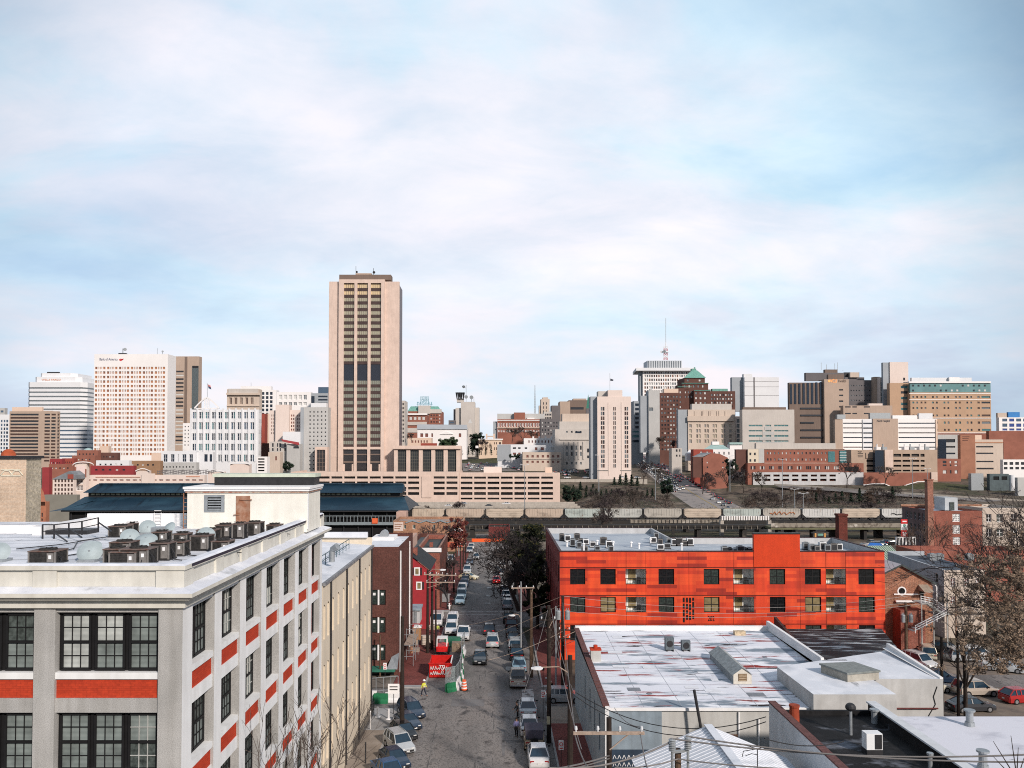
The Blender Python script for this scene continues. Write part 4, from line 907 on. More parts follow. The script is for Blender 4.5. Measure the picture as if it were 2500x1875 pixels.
for a,b,c,d in bal:
 r=MB();D=1.5;Yb=OY+D
 for pts in(((a,OY+.2,c),(b,OY+.2,c),(b,Yb,c),(a,Yb,c)),((a,OY+.2,d),(b,OY+.2,d),(b,Yb,d),(a,Yb,d)),((a,OY+.2,c),(a,Yb,c),(a,Yb,d),(a,OY+.2,d)),((b,OY+.2,c),(b,Yb,c),(b,Yb,d),(b,OY+.2,d)),((a,Yb,c),(b,Yb,c),(b,Yb,d),(a,Yb,d))):r.face(pts)
 o=mk('balcony',r,M_BALW,ob)
 m=MB();u=lerp(a,b,.22);m.box(u,u+1.0,Yb-.04,Yb-.004,c+.3,d-.2);p=mk('door',m,random.choice([G_BK,G_TAN]),ob);p.parent=o
 m=MB();h=.78
 for i in range(13):m.bar((lerp(a+.03,b-.03,i/12),OY+.06,c+.04),(lerp(a+.03,b-.03,i/12),OY+.06,c+h),.035)
 for z in(c+.06,c+h):m.bar((a+.01,OY+.06,z),(b-.01,OY+.06,z),.085)
 p=mk('railing',m,M_FRAME,ob);p.parent=o
 m=MB();u=lerp(a,b,.6);m.box(u,u+.5,OY+.5,OY+.95,c+.01,c+.45);m.box(u,u+.5,OY+.9,OY+.95,c+.45,c+.85);p=mk('chair',m,M_DARK,ob);p.parent=o
mb=MB()
for p in(1385,1453,1523):mb.box(OX0-.01,OX1+.01,OY-.015,OY-.002,oz(p+1.6),oz(p-.4))
for p in(1527.5,1575.5,1680,1788,1950,2013,2061):mb.box(ox(p)-.02,ox(p)+.02,OY-.012,OY-.001,-3,OT-.05)
mk('panel_joint',mb,mat('joint_dark',(.12,.014,.008),.8,.1,2),ob)
mb=MB();mb.box(ox(1838),ox(1950),OY-.08,OY-.016,oz(1384),OT+.0);x0,x1=ox(1838),ox(1950);mb.box(x0,x1,OY-.08,OY+.5,OT,oz(1304));mk('stair_tower',mb,M_ORP,ob)
mb=MB();mb.box(x0-.06,x1+.06,OY-.14,OY+.55,oz(1304),oz(1304)+.16);mk('tower_coping',mb,M_DARK,ob)
mb=MB();zr2=OT-.9
mb.face([(OX0+.25,OY+.25,zr2),(ox(1700),OY+.25,zr2),(ox(1700),OB,zr2),(OX0+.25,OB,zr2)],0);mb.face([(ox(1700),OY+.25,zr2),(OX1-.25,OY+.25,zr2),(OX1-.25,121,zr2),(ox(1700),121,zr2)],0)
mk('roof',mb,M_OROOF,ob)
mb=MB();mb.box(OX0+.25,ox(1700),OB-.3,OB,zr2,OT);mb.box(ox(1700)-.3,ox(1700),121,OB-.3,zr2,OT);mb.box(ox(1700),OX1,120.7,121,zr2,OT);mb.box(OX1-.25,OX1-.003,OY+.25,120.7,zr2,OT-.002);mb.box(OX0+.003,OX0+.25,OY+.25,OB-.3,zr2,OT-.002);mb.box(OX0+.003,OX1-.003,OY+.003,OY+.25,zr2,OT-.002);mk('parapet',mb,M_PARW,ob)
mb=MB();mb.box(OX0-.05,ox(1838),OY-.06,OY+.28,OT,OT+.12);mb.box(ox(1950),OX1+.05,OY-.06,OY+.28,OT,OT+.12);mb.box(OX0-.05,OX0+.28,OY+.28,OB,OT,OT+.08);mb.box(OX1-.25,OX1+.06,OY+.28,121,OT,OT+.1);mb.box(OX0+.28,ox(1700),OB-.32,OB+.03,OT,OT+.06);mb.box(ox(1700),OX1-.25,120.66,121.03,OT,OT+.06);mk('coping',mb,mat('coping_maroon',(.05,.018,.02),.6,.2,2),ob)
text('202',.95,(ox(1725),OY-.03,oz(1516)),M_BLACK,ob,'lettering',.02,width=ox(1741)-ox(1725))
mb=MB();random.seed(11)
for k,p in enumerate((1667,1675,1682.5,1690)):
 z=oz(1459)
 while z>oz(1512):
  h=random.uniform(.35,.9);mb.box(ox(p)-.12,ox(p)+.12,OY-.03,OY-.004,z-h,z);z-=h+.16
mk('slot_sign',mb,M_BLACK,ob)
random.seed(21)
def hvac(x,y,k,label):
 z=zr2
 t=thing('rooftop_unit',label,'air conditioner',(x,y,z),'small condensers on the orange block roof')
 w_,h=random.uniform(.7,1.0),random.uniform(.75,1.25);m=MB();m.box(x,x+w_,y,y+.7,z+.15,z+h)
 mk('casing',m,[M_ACP,M_FACS,M_STEEL][k%3],t)
 m=MB();m.box(x+.1,x+w_-.1,y-.03,y-.003,z+.25,z+h-.12);mk('grille',m,M_DARK,t)
 m=MB();m.box(x-.03,x+w_+.03,y-.05,y+.75,z+.002,z+.15);m.cyl((x+w_/2,y+.35,z+h),(x+w_/2,y+.35,z+h+.06),.3,n=12);mk('base_frame',m,M_DARK,t)
spots=[(1375,1300+48),];k=0
groups_=[([(1366,1320),(1379,1322),(1392,1334),(1402,1318),(1424,1330),(1408,1338),(1420,1347),(1440,1336),(1452,1345),(1466,1330),(1480,1338),(1486,1348),(1412,1328)],'left'),([(1587,1326),(1597,1318),(1606,1336),(1618,1320),(1628,1330),(1640,1318),(1605,1343),(1622,1340),(1646,1330),(1658,1322)],'middle'),([(1763,1354),(1775,1354),(1789,1353),(1800,1354),(1812,1353),(1824,1353)],'right'),([(1977,1345),(1990,1346),(2002,1345),(2014,1346),(2030,1346),(2044,1345),(1962,1342)],'far right')]
for pts,gname in groups_:
 for px,py in pts:
  yy=min(133,max(105.6,(27-zr2)*F/(py-HOR)));xx=X(px,yy,py)
  if yy>119 and xx>ox(1690):yy=118
  hvac(xx,yy,k,f'rooftop unit in the {gname} group of small condensers on the orange block');k+=1
for j,(px,py)in enumerate([(1384,1320),(1458,1322),(1497,1330),(1560,1325),(1588,1318),(1425,1335),(1541,1322),(1664,1330)]):
 yy=min(131,(27-zr2)*F/(py+14-HOR));xx=X(px,yy,py);h=.7+.25*(j%3)
 tag(mk('roof_vent',MB().cyl((xx,yy,zr2),(xx,yy,zr2+h),.13,n=8).dome((xx,yy,zr2+h),.24,.2,10,3),M_WHITE),'white capped vent pipe on the orange block roof','vent','white vents on the orange block roof')
M_TARR=patchy('ribbed_tar',(.05,.054,.058),[((.010,.010,.011),(.16,1.7,.3),.46,.54,4),((.50,.54,.55),(.25,1.5,.3),.53,.58,9),((.012,.010,.010),(.22,.22,.3),.54,.60,2)],.7)
t=thing('dark_roof_shed','low shed with weathered black ribbed roof in front of the orange block','building',(38,86,-1))
a,b_,c_,d_=at(1912,1540,92),at(2150,1532,96),at(2255,1625,74.5),at(2025,1625,74.5)
mb=MB();zt_=[6.4,6.4,6.9,6.9]
pl=[(X(1905,95,1540),95),(X(2152,95,1532),95),(X(2235,74,1620),74),(35.6,74),(35.6,73.2),(28.35,70.5)]
mb.prism(pl,-1.5,[5.6,5.6,6.6,6.6,6.6,6.8],0,1);mk('wall',mb,[M_DARK,M_TARR],t)
mb=MB();mb.bar((X(1893,95,1525),95,6.3),(28.5,76,7.6),.3,1.4);mk('brick_parapet',mb,brick('dark_brick',(.11,.045,.04),(.08,.035,.03),(.12,.08,.07)),t)
M_BRB=brick('brown_brick',(.36,.145,.08),(.22,.075,.04),(.36,.26,.2),.42,.13,patch=.5)
M_BRR=brick('red_brick',(.30,.075,.05),(.24,.06,.042),(.33,.2,.16),.42,.13)
M_BRD=brick('deep_brown_brick',(.125,.042,.033),(.085,.03,.024),(.13,.07,.06),.4,.12,patch=.3)
gy=110.5
t=thing('brick_gable_house','brown brick gable house with round window right of the orange block','building',(57,118,-3))
mb=MB();x0,x1,xm=X(2149,gy),X(2272,gy),X(2195,gy);zl,zr3,za=Z(1402,gy),Z(1424,gy),Z(1379,gy)
mb.face([(x0,gy,-3),(x1,gy,-3),(x1,gy,zr3),(xm,gy,za),(x0,gy,zl)]);mb.face([(x1,gy,-3),(x1,gy+16,-3),(x1,gy+16,zr3),(x1,gy,zr3)]);mb.face([(x0,gy,-3),(x0,gy+16,-3),(x0,gy+16,zl),(x0,gy,zl)]);mk('wall',mb,M_BRB,t)
mb=MB();mb.face([(xm,gy-.3,za+.12),(xm,gy+16,za+.12),(x0-.3,gy+16,zl),(x0-.3,gy-.3,zl)],1);mb.face([(xm,gy-.3,za+.12),(xm,gy+16,za+.12),(x1+.4,gy+16,zr3),(x1+.4,gy-.3,zr3)],0);mb.bar((xm,gy-.32,za+.02),(x1+.4,gy-.32,zr3-.1),.1,.25);mb.bar((xm,gy-.32,za+.02),(x0-.3,gy-.32,zl-.1),.1,.2);mk('roof',mb,[mat('roof_dark_slate',(.06,.075,.075),.8,.3,2),mat('roof_pale',(.5,.52,.55),.7,.1,1)],t)
mb=MB();c=(X(2197,gy),gy-.03,Z(1443,gy));mb.cyl(c,(c[0],gy+.02,c[2]),.62,n=20,mi=1);mb.cyl((c[0],gy-.045,c[2]),(c[0],gy+.01,c[2]),.44,n=20);mk('round_window',mb,[G_BK,M_WHITE],t)
mb=MB();mb.box(X(2177,gy),X(2235,gy),gy-.12,gy+.02,Z(1452,gy),Z(1449,gy));mb.box(X(2180,gy),X(2232,gy),gy-.4,gy+.02,Z(1469,gy),Z(1465,gy));mk('ledge',mb,M_WHITE,t)
mb=MB();mb.ext([(gy-1.6,Z(1440,gy)),(gy,Z(1427,gy)),(gy,Z(1440,gy)),(gy-1.6,Z(1441,gy))],'x',X(2237,gy),X(2260,gy));mk('awning',mb,mat('awning_tan',(.33,.27,.21),.8,.2,2),t)
mb=MB();mb.box(X(2174,gy),X(2232,gy),gy-2.2,gy-.005,-3,Z(1482,gy));mk('porch',mb,M_BRR,t)
mb=MB();mb.box(X(2240,gy),X(2250,gy),gy-.03,gy+.01,Z(1465,gy),Z(1444,gy));mb.box(X(2186,gy),X(2191,gy),gy-2.24,gy-2.19,Z(1520,gy),Z(1495,gy));mk('door',mb,G_BK,t)
mb=MB();mb.tube([(x1-.2,gy-.08,zr3),(x1+.5,gy-.08,zr3-.4),(x1+.5,gy-.08,Z(1475,gy))],.09,6);mk('gutter',mb,M_WHITE,t)
t=thing('outdoor_stair','grey wooden outdoor stair with landing against the brick gable house','stair',(62,107,-2))
mb=MB();A=at(2236,1468,108);B=at(2265,1474,108);C_=at(2300,1500,106);E_=at(2222,1540,104)
mb.box(A.x,B.x,106.5,109,A.z-.15,A.z);mb.box(B.x,C_.x+1.5,106.5,108,C_.z-.15,C_.z)
for p,q,n in((B,C_,6),(C_,E_,9)):
 for i in range(n):
  c=p.lerp(q,(i+.5)/n);mb.box(c.x-.3,c.x+.3,c.y-.6,c.y+.6,c.z-.05,c.z+.02)
for x in(A.x,B.x,C_.x+1):mb.bar((x,106.6,-2.5),(x,106.6,A.z),.14)
mk('steps',mb,mat('deck_wood',(.36,.37,.36),.85,.15,3),t)
mb=MB()
for p,q in((A,B),(B,C_),(C_,E_)):
 for h in(.35,.65,.95):mb.bar(p+Vector((0,-1.3,h)),q+Vector((0,-1.3,h)),.06)
 for i in range(4):c=p.lerp(q,i/3);mb.bar(c+Vector((0,-1.3,0)),c+Vector((0,-1.3,1)),.07)
mk('handrail',mb,M_FACS,t)
M_GWALL=mat('grey_blue_wall',(.42,.46,.50),.85,.08,.6,streak=.2);M_BEIW=mat('beige_front',(.58,.50,.43),.85,.08,.8,streak=.15)
t=thing('grey_side_building','two storey building with grey blue side wall and beige front behind the outdoor stair','building',(75,126,-3))
mb=MB();yF,yB=118,135;xa,xb=X(2300,yF),X(2400,yF);zt=Z(1392,yF)
hl=wall(mb,'l',xa,yF,yB,-4,zt,[(119.6,120.6)],[(Z(1430,yF),Z(1405,yF)),(Z(1478,yF),Z(1454,yF))],.2,0)
hf=wall(mb,'f',yF,xa,xb,-4,zt,[(X(2316,yF),X(2327,yF)),(X(2350,yF),X(2361,yF)),(X(2376,yF),X(2386,yF))],[(Z(1432,yF),Z(1411,yF)),(Z(1475,yF),Z(1456,yF))],.2,1)
wall(mb,'r',xb,yF,yB,-4,zt);wall(mb,'b',yB,xa,xb,-4,zt)
mk('wall',mb,[M_GWALL,M_BEIW],t);windows(t,'l',xa,hl,[G_BK],M_WHITE,1,2,.1,.2);windows(t,'f',yF,hf,[glass('red_shutter',(.24,.05,.03),.5)],M_WHITE,2,2,.12,.2)
mb=MB();mb.face([(xa+.3,yF+.3,zt-.7),(xb,yF+.3,zt-.7),(xb,yB,zt-.1),(xa+.3,yB,zt-.1)]);mk('roof',mb,mat('slate_blue',(.10,.12,.15),.8,.25,.8),t)
mb=MB();mb.box(xa,xb,yB-.3,yB+.02,zt-.1,zt+.6);mb.ext([(yF,zt-.02),(yB,zt-.02),(yB,zt+.55),(yF,zt+.02)],'x',xa-.02,xa+.28);mk('parapet',mb,M_GWALL,t)
mb=MB();mb.box(xa+.3,xb,yF-.2,yF-.003,zt-.25,zt+.02);mb.box(xa,xb,yF-.9,yF-.003,Z(1492,yF),Z(1488,yF));mk('cornice',mb,M_BEIW,t)
for i,px in enumerate((2267,2285,2358)):
 yy=130;x=X(px,yy);tag(mk('roof_condenser',MB().box(x,x+1.1,yy,yy+.9,zt-.3,zt+.75).cyl((x+.5,yy+.4,zt+.75),(x+.5,yy+.4,zt+.85),.4,n=12),M_STEEL),['leftmost of the three pale condensers on the slate roof','middle one of the three pale condensers on the slate roof','pale condenser on the slate roof nearest the leafy tree'][i],'air conditioner')
t=thing('green_roof_house','small house with pale green ribbed metal roof and louvred cupola behind the orange block','building',(80,150,-5))
mb=MB();y=150;mb.box(X(2120,y),X(2205,y),y,y+12,-6,Z(1371,y));mk('wall',mb,M_BRR,t)
mb=MB();a,b=X(2110,y),X(2208,y);mb.ext([(y-.5,Z(1373,y)),(y+6,Z(1342,y)),(y+12.5,Z(1373,y))],'x',a,b)
for k in range(18):x=lerp(a,b,k/17);mb.bar((x,y-.5,Z(1373,y)+.06),(x,y+6,Z(1342,y)+.06),.09)
mk('roof',mb,mat('roof_pale_green',(.38,.48,.38),.7,.12,1),t)
mb=MB();a,b=X(2171,140),X(2182,140);mb.box(a,b,140,141,3,Z(1358,140));mb.prism([(a-.2,139.8),(b+.2,139.8),(b+.2,141.2),(a-.2,141.2)],Z(1358,140),Z(1356,140));mb.face([(a-.2,139.8,Z(1356,140)),(b+.2,139.8,Z(1356,140)),((a+b)/2,140.5,Z(1351,140))]);mk('cupola',mb,M_PH,t)
mb=MB();[mb.box(a+.1,b-.1,139.95,139.99,Z(1374,140)+k*.32,Z(1374,140)+k*.32+.16)for k in range(4)];mk('louvre',mb,M_DARK,t)
M_BRP=brick('shaded_brick',(.17,.115,.115),(.13,.09,.09),(.26,.2,.2),.45,.15)  # darker copy of the brick, the left flank's shade is in its colour
Y=200
t=thing('brick_warehouse','red brick warehouse with shaded left flank and chimney on the right','building',(112,210,-5))
xa,xb=X(2274,Y),X(2395,Y);zt=Z(1247,Y);mb=MB()
hf=wall(mb,'f',Y,xa,xb,-6,zt,pcols([(2323,2342)],Y),prows([(1254,1274),(1282,1303),(1311,1330)],Y),.3,0)
hl=wall(mb,'l',xa,Y,Y+15,-6,zt,rng(Y+1.5,1.1,2.1,6),prows([(1257,1275),(1286,1304),(1313,1331),(1340,1358)],Y),.3,1)
wall(mb,'r',xb,Y,Y+15,-6,zt);wall(mb,'b',Y+15,xa,xb,-6,zt)
zr_=zt-.6;mb.face([(xa,Y,zr_),(xb,Y,zr_),(xb,Y+15,zr_),(xa,Y+15,zr_)],2)
mk('wall',mb,[M_BRR,M_BRP,M_WROOF],t)
windows(t,'f',Y,hf,[glass('pale_win',(.5,.5,.5),.3)],M_WHITE,3,4,.2,.25);windows(t,'l',xa,hl,[G_BK,G_BD],mat('grey_trim',(.4,.38,.4),.7,.1,2),1,2,.14,.25)
mb=MB();mb.box(X(2261,199),X(2275,199),198.6,199.95,-6,Z(1172,199));mb.box(X(2260,199)-.1,X(2276,199)+.1,198.5,200.05,Z(1172,199),Z(1170,199));mk('chimney',mb,brick('chimney_brick',(.34,.13,.09),(.27,.1,.07),(.35,.25,.2)),t)
pbox(t,'roof_cabin',mat('cabin_grey',(.45,.48,.5),.7,.1,1),2305,2336,1215,1246,206,211)
pbox(t,'cabin_window',G_BD,2317,2328,1226,1246,205.8,205.99)
pbox(t,'coping',M_RUST,2198,2395,1231,1236,214.6,215)
t=thing('freestanding_chimney','freestanding square dark red brick chimney rising behind the orange block','chimney',(64,150,-4))
mb=MB();mb.box(X(2046,150),X(2067,150),150,151.6,-5,Z(1260,150));mk('shaft',mb,brick('soot_brick',(.17,.035,.025),(.11,.028,.02),(.15,.07,.06)),t)
mb=MB();mb.box(X(2044.5,150),X(2068.5,150),149.9,151.75,Z(1260,150),Z(1255,150));mk('cap',mb,brick('soot_brick',(.17,.035,.025),(.11,.028,.02)),t)
t=thing('banner_sign','tall stacked red white and red advertising panels beside the brick warehouse','sign',(X(2206,185),185,0))
for i,(a,b,m,n)in enumerate(((1268,1279,M_RED,1),(1279,1294,M_WHITE,2),(1294,1310,M_RED,2))):
 o=pbox(t,'sign_panel',m,2198,2213,a,b-.4,185,185.3)
 mb=MB();y=184.95
 if i==1:mb.cyl((X(2206,y),y+.04,Z(1283,y)),(X(2206,y),y,Z(1283,y)),.35,n=12,mi=1)
 for r in range(n):z=Z(a+(b-a)*(.45+.32*r if i!=1 else .62+.2*r),y);mb.box(X(2201,y),X(2211-2*r,y),y,y+.04,z-.14,z+.14,0)
 if i==0:mb.m=[0]*len(mb.m)
 p=mk('sign_lettering',mb,[M_WHITE if i!=1 else M_STEEL,M_GREEN],t)
mb=MB();[mb.bar((X(px,185.4),185.4,-5),(X(px,185.4),185.4,Z(1268,185)),.25)for px in(2200,2211)];mk('post',mb,M_DARK,t)
t=thing('white_billboard','blank white billboard on struts below the red and white sign panels','billboard',(X(2208,172),172,-2))
pbox(t,'board',M_WHITE,2184,2233,1311,1330,172,172.3)
mb=MB();[mb.bar((X(2187+k*9,171.9),171.9,Z(1330,172)-2),(X(2190+k*8,171.9),171.9,Z(1313,172)),.16)for k in range(6)];mb.bar((X(2190,171.9),171.9,-5),(X(2190,171.9),171.9,Z(1330,172)),.3);mb.bar((X(2227,171.9),171.9,-5),(X(2227,171.9),171.9,Z(1330,172)),.3);mk('strut',mb,M_DARK,t)
t=bld('tan_row_building','beige building with dark upper windows behind the leafy tree',2396,2500,1240,1330,215,15,M_BEIW,None,[(2405,2418),(2430,2446),(2465,2480)],[(1255,1275),(1290,1310)],gm=[G_BD,G_BK],fm=M_WHITE,nx=2,ny=2)
t=bld('low_brick_shop','long low red brick shop roofed dark in front of the brick warehouse',2236,2500,1345,1372,150,8,M_BRR,mat('roof_dark_flat',(.10,.10,.11),.8,.2,.5),gm=None)
Y=97.0
t=thing('brown_brick_building','dark brown brick building with paired black windows and green awning across the side street','building',(-16,105,-2))
xa,xb=X(880,Y),X(974,Y);zt=Z(1335,Y);mb=MB()
hf=wall(mb,'f',Y,xa,xb,-2,zt,pcols([(908,943)],Y),prows([(1440,1477),(1507,1545),(1574,1612)],Y),.2)
wall(mb,'r',xb,Y,113,-2,zt,[(99,100.2),(103,104.2)],prows([(1400,1430),(1470,1500)],Y),.2);wall(mb,'b',113,xa,xb,-2,zt);mb.face([(xa,Y,zt-.5),(xb,Y,zt-.5),(xb,113,zt-.5),(xa,113,zt-.5)],1)
mk('wall',mb,[M_BRD,M_WROOF],t)
windows(t,'f',Y,hf,[glass('dark_green_pane',(.035,.05,.045),.05)],M_FRAME,1,1,.09,.2)
for a,b,c,d in hf:
 m=MB();m.box((a+b)/2-.09,(a+b)/2+.09,Y-.03,Y+.18,c,d);mk('mullion',m,M_WHITE,t)
 m=MB();z=lerp(c,d,.62);m.box(lerp(a,b,.1),lerp(a,b,.28),Y+.14,Y+.19,z,z+.3);m.box(lerp(a,b,.66),lerp(a,b,.84),Y+.14,Y+.19,z,z+.3);mk('paper_notice',m,M_WHITE,t)
mb=MB();z0=Z(1632,Y);mb.box(X(900,Y),xb-.2,Y-1.6,Y-.003,z0,z0+.32);mb.face([(X(958,Y),Y-.01,z0+1.4),(xb+.1,Y-.01,z0+1.9),(xb+.1,Y-1.6,z0+.33),(X(950,Y),Y-1.6,z0+.33)],1);mk('awning',mb,[mat('awning_green',(.035,.17,.12),.6,.2,2),M_STEEL],t)
mb=MB();mb.box(X(905,Y),xb-.5,Y-.02,Y+.02,-1,z0-.2);mk('shopfront',mb,G_BK,t)
for a in(98.0,108.0):mk('downpipe',MB().cyl((xb+.12,a,-1),(xb+.12,a,zt-.6),.1,n=8),M_FACS,t)
pbox(t,'roof_block',M_WHITE,909,962,1312,1338,108,112)
mb=MB();mb.ext([(-.5,0),(.5,0),(.5,.5),(.3,.85),(0,1),(-.3,.85),(-.5,.5)],'y',0,1.2);mb.v=[(x*1.1+X(938,109),y+109,z*1.0+Z(1312,109))for x,y,z in mb.v];mk('roof_hood',mb,M_STEEL,t)
Y=124
t=thing('red_gable_house','crimson gable house with white shuttered windows beside the brown brick building','house',(-11.5,130,-2))
mb=MB();xa,xb,xm=X(985,Y),X(1048,Y),X(1003,Y);zl,za,zr_=Z(1375,Y),Z(1357,Y),Z(1393,Y)
mb.face([(xa,Y,-2),(xb,Y,-2),(xb,Y,zr_),(xm,Y,za),(xa,Y,zl)]);mb.face([(xb,Y,-2),(xb,Y+12,-2),(xb,Y+12,zr_),(xb,Y,zr_)]);mk('wall',mb,mat('crimson_paint',(.36,.030,.038),.75,.12,1.2),t)
mb=MB();mb.face([(xm,Y-.25,za+.15),(xm,Y+12,za+.15),(xb+.25,Y+12,zr_),(xb+.25,Y-.25,zr_)]);mb.face([(xm,Y-.25,za+.15),(xm,Y+12,za+.15),(xa-.2,Y+12,zl),(xa-.2,Y-.25,zl)]);mk('roof',mb,mat('roof_black',(.02,.022,.024),.7,.3,2),t)
for px,py,sh in((1012,1385,1),(1017,1420,2)):
 m=MB();m.box(X(px,Y),X(px+14,Y),Y-.05,Y-.002,Z(py+20,Y),Z(py,Y));wdw=mk('window',m,M_WHITE,t)
 m=MB();m.box(X(px+3,Y),X(px+11,Y),Y-.07,Y-.051,Z(py+17,Y),Z(py+3,Y));p=mk('pane',m,G_TAN,t);p.parent=wdw
 for q in([px-5,px+15]if sh==1 else[px+15]):
  m=MB();m.box(X(q,Y),X(q+4,Y),Y-.06,Y-.002,Z(py+19,Y),Z(py+1,Y));p=mk('shutter',m,M_DARK,t);p.parent=wdw
mb=MB();mb.box(X(1006,128),X(1020,128),127,128.2,6,Z(1337,128));mk('chimney',mb,M_BRR,t)
t=bld('brick_row_house','red brick row house with white cornice behind the crimson gable house',1018,1074,1338,1500,141.5,22,M_BRR,mat('roof_dark_slate',(.06,.075,.075)),side=4,srows=[(1350,1366),(1385,1402)],gm=[G_BD],fm=M_WHITE,nx=1,ny=2,swm=M_BRD)
pbox(t,'cornice',M_WHITE,1012,1078,1338,1348,141.2,141.48)
pbox(t,'chimney',M_BRR,1049,1057,1325,1340,150,151)
t=bld('dark_roof_row','low row house with slate blue roof beside the white capped brown building',990,1058,1340,1480,165,30,M_BRD,mat('slate_green_roof',(.09,.11,.12),.8,.25,1))
t=bld('pink_flat_house','small pinkish flat roofed house in front of the billboard building',963,1003,1318,1430,168,14,mat('pinkish_render',(.50,.34,.28),.8,.1,1),M_WROOF,[(972,990)],[(1321,1329)],gm=[G_BK])
M_BRO=brick('orange_brown_brick',(.40,.19,.11),(.32,.15,.09),(.42,.3,.22),.45,.15)
t=bld('end_brick_building','long orange brick building with painted wall signs at the street end below the railway',961,1131,1271,1335,238,14,M_BRO,mat('roof_slate_pale',(.26,.31,.34),.8,.15,.6),[(986,992),(1008,1015),(1057,1063),(1107,1112)],[(1281,1292)],gm=[G_BD],fm=M_PH,skip=())
pbox(t,'painted_sign',mat('sign_pink_white',(.66,.55,.5),.8,.1,2),962,985,1275,1296,237.9,237.98)
mb=MB();y=237.85
for k in range(3):mb.box(X(964,y),X(983-k*3,y),y,y+.04,Z(1281+k*5,y),Z(1279+k*5,y))
mk('sign_lettering',mb,M_RUST,t)
pbox(t,'white_sign',M_WHITE,1108,1130,1290,1312,237.9,237.98)
pbox(t,'brick_base_band',mat('red_band',(.45,.09,.05),.8,.2,1),1060,1131,1324,1336,237.8,237.97)
mb=MB();
for k in range(8):mb.bar(at(990+k*17,1276-(k%2)*5,237.9),at(1007+k*17,1276-((k+1)%2)*5,237.9),.3)
mk('cornice',mb,mat('roof_slate_pale',(.26,.31,.34)),t)
tag(mk('orange_barrier_fence',MB().box(X(1152,268),X(1236,268),268,268.3,gz(0,268),gz(0,268)+1.1),M_ORANGE),'orange mesh barrier closing the end of the street','fence')
t=bld('maroon_kiosk','dark red brick shed at the end of the street below the viaduct',1193,1245,1286,1318,272,10,brick('maroon_brick',(.16,.03,.03),(.11,.025,.025),(.2,.08,.07)))
t=thing('equipment_shed','pale grey flat shed with blue roof edge on the building site','shed',(-13,119,-1))
pbox(t,'wall',M_PARW,990,1026,1491,1522,118,121);pbox(t,'roof',mat('blue_grey_edge',(.3,.37,.42),.6,.1,1),988,1028,1486,1490.8,117.7,121.3);pbox(t,'door',M_STEEL,1012,1019,1494,1522,117.94,117.99)
t=thing('portable_toilet','tan portable toilet cabin with white roof on the building site','portable toilet',(X(1021,109),109,-.5))
pbox(t,'cabin',mat('toilet_tan',(.45,.24,.11),.6,.1,2),1013,1028,1533,1562,109,110.1);
mb=MB();a,b=X(1012,109)-.05,X(1029,109)+.05;mb.prism([(a,108.9),(b,108.9),(b,110.2),(a,110.2)],Z(1533,109),Z(1530,109));mb.dome(((a+b)/2,109.55,Z(1530,109)),.45,.12,12,3);mk('roof',mb,M_WHITE,t)
pbox(t,'door',mat('toilet_tan_dark',(.36,.19,.09),.6,.1,2),1015.5,1025.5,1536,1561,108.95,108.99)
for i in range(4):
 tag(mk('lumber_stack',MB().box(X(992,113)+i*.1,X(1022,113),112.5+i*1.2,113.4+i*1.2,gz(0,113),gz(0,113)+1.0+.25*i),[M_WOODL,M_WOOD,M_BEIW,M_RUST][i]),['pale timber stack','dark timber stack','beige pallet stack','rusty formwork stack'][i]+' on the site between shed and brown building','timber stack')
M_DUMP=mat('dumpster_red',(.55,.015,.012),.5,.2,1.5)
t=thing('dumpster','large open red dumpster with white script on its side at the site fence','dumpster',(-10.2,97,-.5))
x0,x1,y0,y1=X(1047,95.5,1640),X(1100,95.5,1640),95.6,99.2;g=gz(0,97)+.15
mb=MB();zb,zt=g,g+1.6
for a,b,c,d in((x0,x1,y0,y0+.1),(x0,x1,y1-.1,y1),(x0,x0+.1,y0+.1,y1-.1),(x1-.1,x1,y0+.1,y1-.1)):mb.box(a,b,c,d,zb,zt)
mb.face([(x0,y0,zb+.2),(x1,y0,zb+.2),(x1,y1,zb+.2),(x0,y1,zb+.2)]);mk('shell',mb,M_DUMP,t)
mb=MB()
for i in range(6):x=lerp(x0+.1,x1-.1,i/5);mb.box(x-.05,x+.05,y0-.08,y0-.002,zb+.1,zt-.08)
for a,b,c,d in((x0-.06,x1+.06,y0-.1,y0+.02),(x0-.06,x1+.06,y1-.02,y1+.1)):mb.box(a,b,c,d,zt,zt+.1)
mb.box(x1-.03,x1+.09,y0,y1,zt,zt+.1,1);mk('rib',mb,[M_DUMP,M_WHITE],t)
mb=MB();random.seed(5)
for r,(za,h)in enumerate(((zb+.95,.42),(zb+.35,.42))):
 x=x0+.15;pts=[]
 while x<x1-.2:
  pts+=[(x,y0-.11,za),(x+.1,y0-.11,za+h*random.uniform(.5,1.1)),(x+.18,y0-.11,za+h*.2)];x+=random.uniform(.2,.3)
 mb.tube(pts,.03,4)
mb.tube([(x0+1.2,y0-.11,zb+1.45),(x0+1.9,y0-.11,zb+1.4),(x0+1.5,y0-.11,zb+.7)],.035,4);mk('script_lettering',mb,M_WHITE,t)
t=thing('skid_loader','small red skid loader with white roll cage on the building site','loader',(-8.8,108,-.5))
x=X(1080,107);g=gz(0,107)+.15;mb=MB();mb.box(x-.75,x+.75,106.6,108.9,g+.45,g+1.15);mb.box(x-.6,x+.6,106.45,106.6,g+.5,g+1.0);mk('body',mb,M_RED,t)
mb=MB()
for sx in(-.65,.65):
 mb.bar((x+sx,106.7,g+1.1),(x+sx,107.0,g+2.1),.1);mb.bar((x+sx,108.4,g+1.1),(x+sx,108.3,g+2.1),.1);mb.bar((x+sx,107.0,g+2.1),(x+sx,108.3,g+2.1),.1)
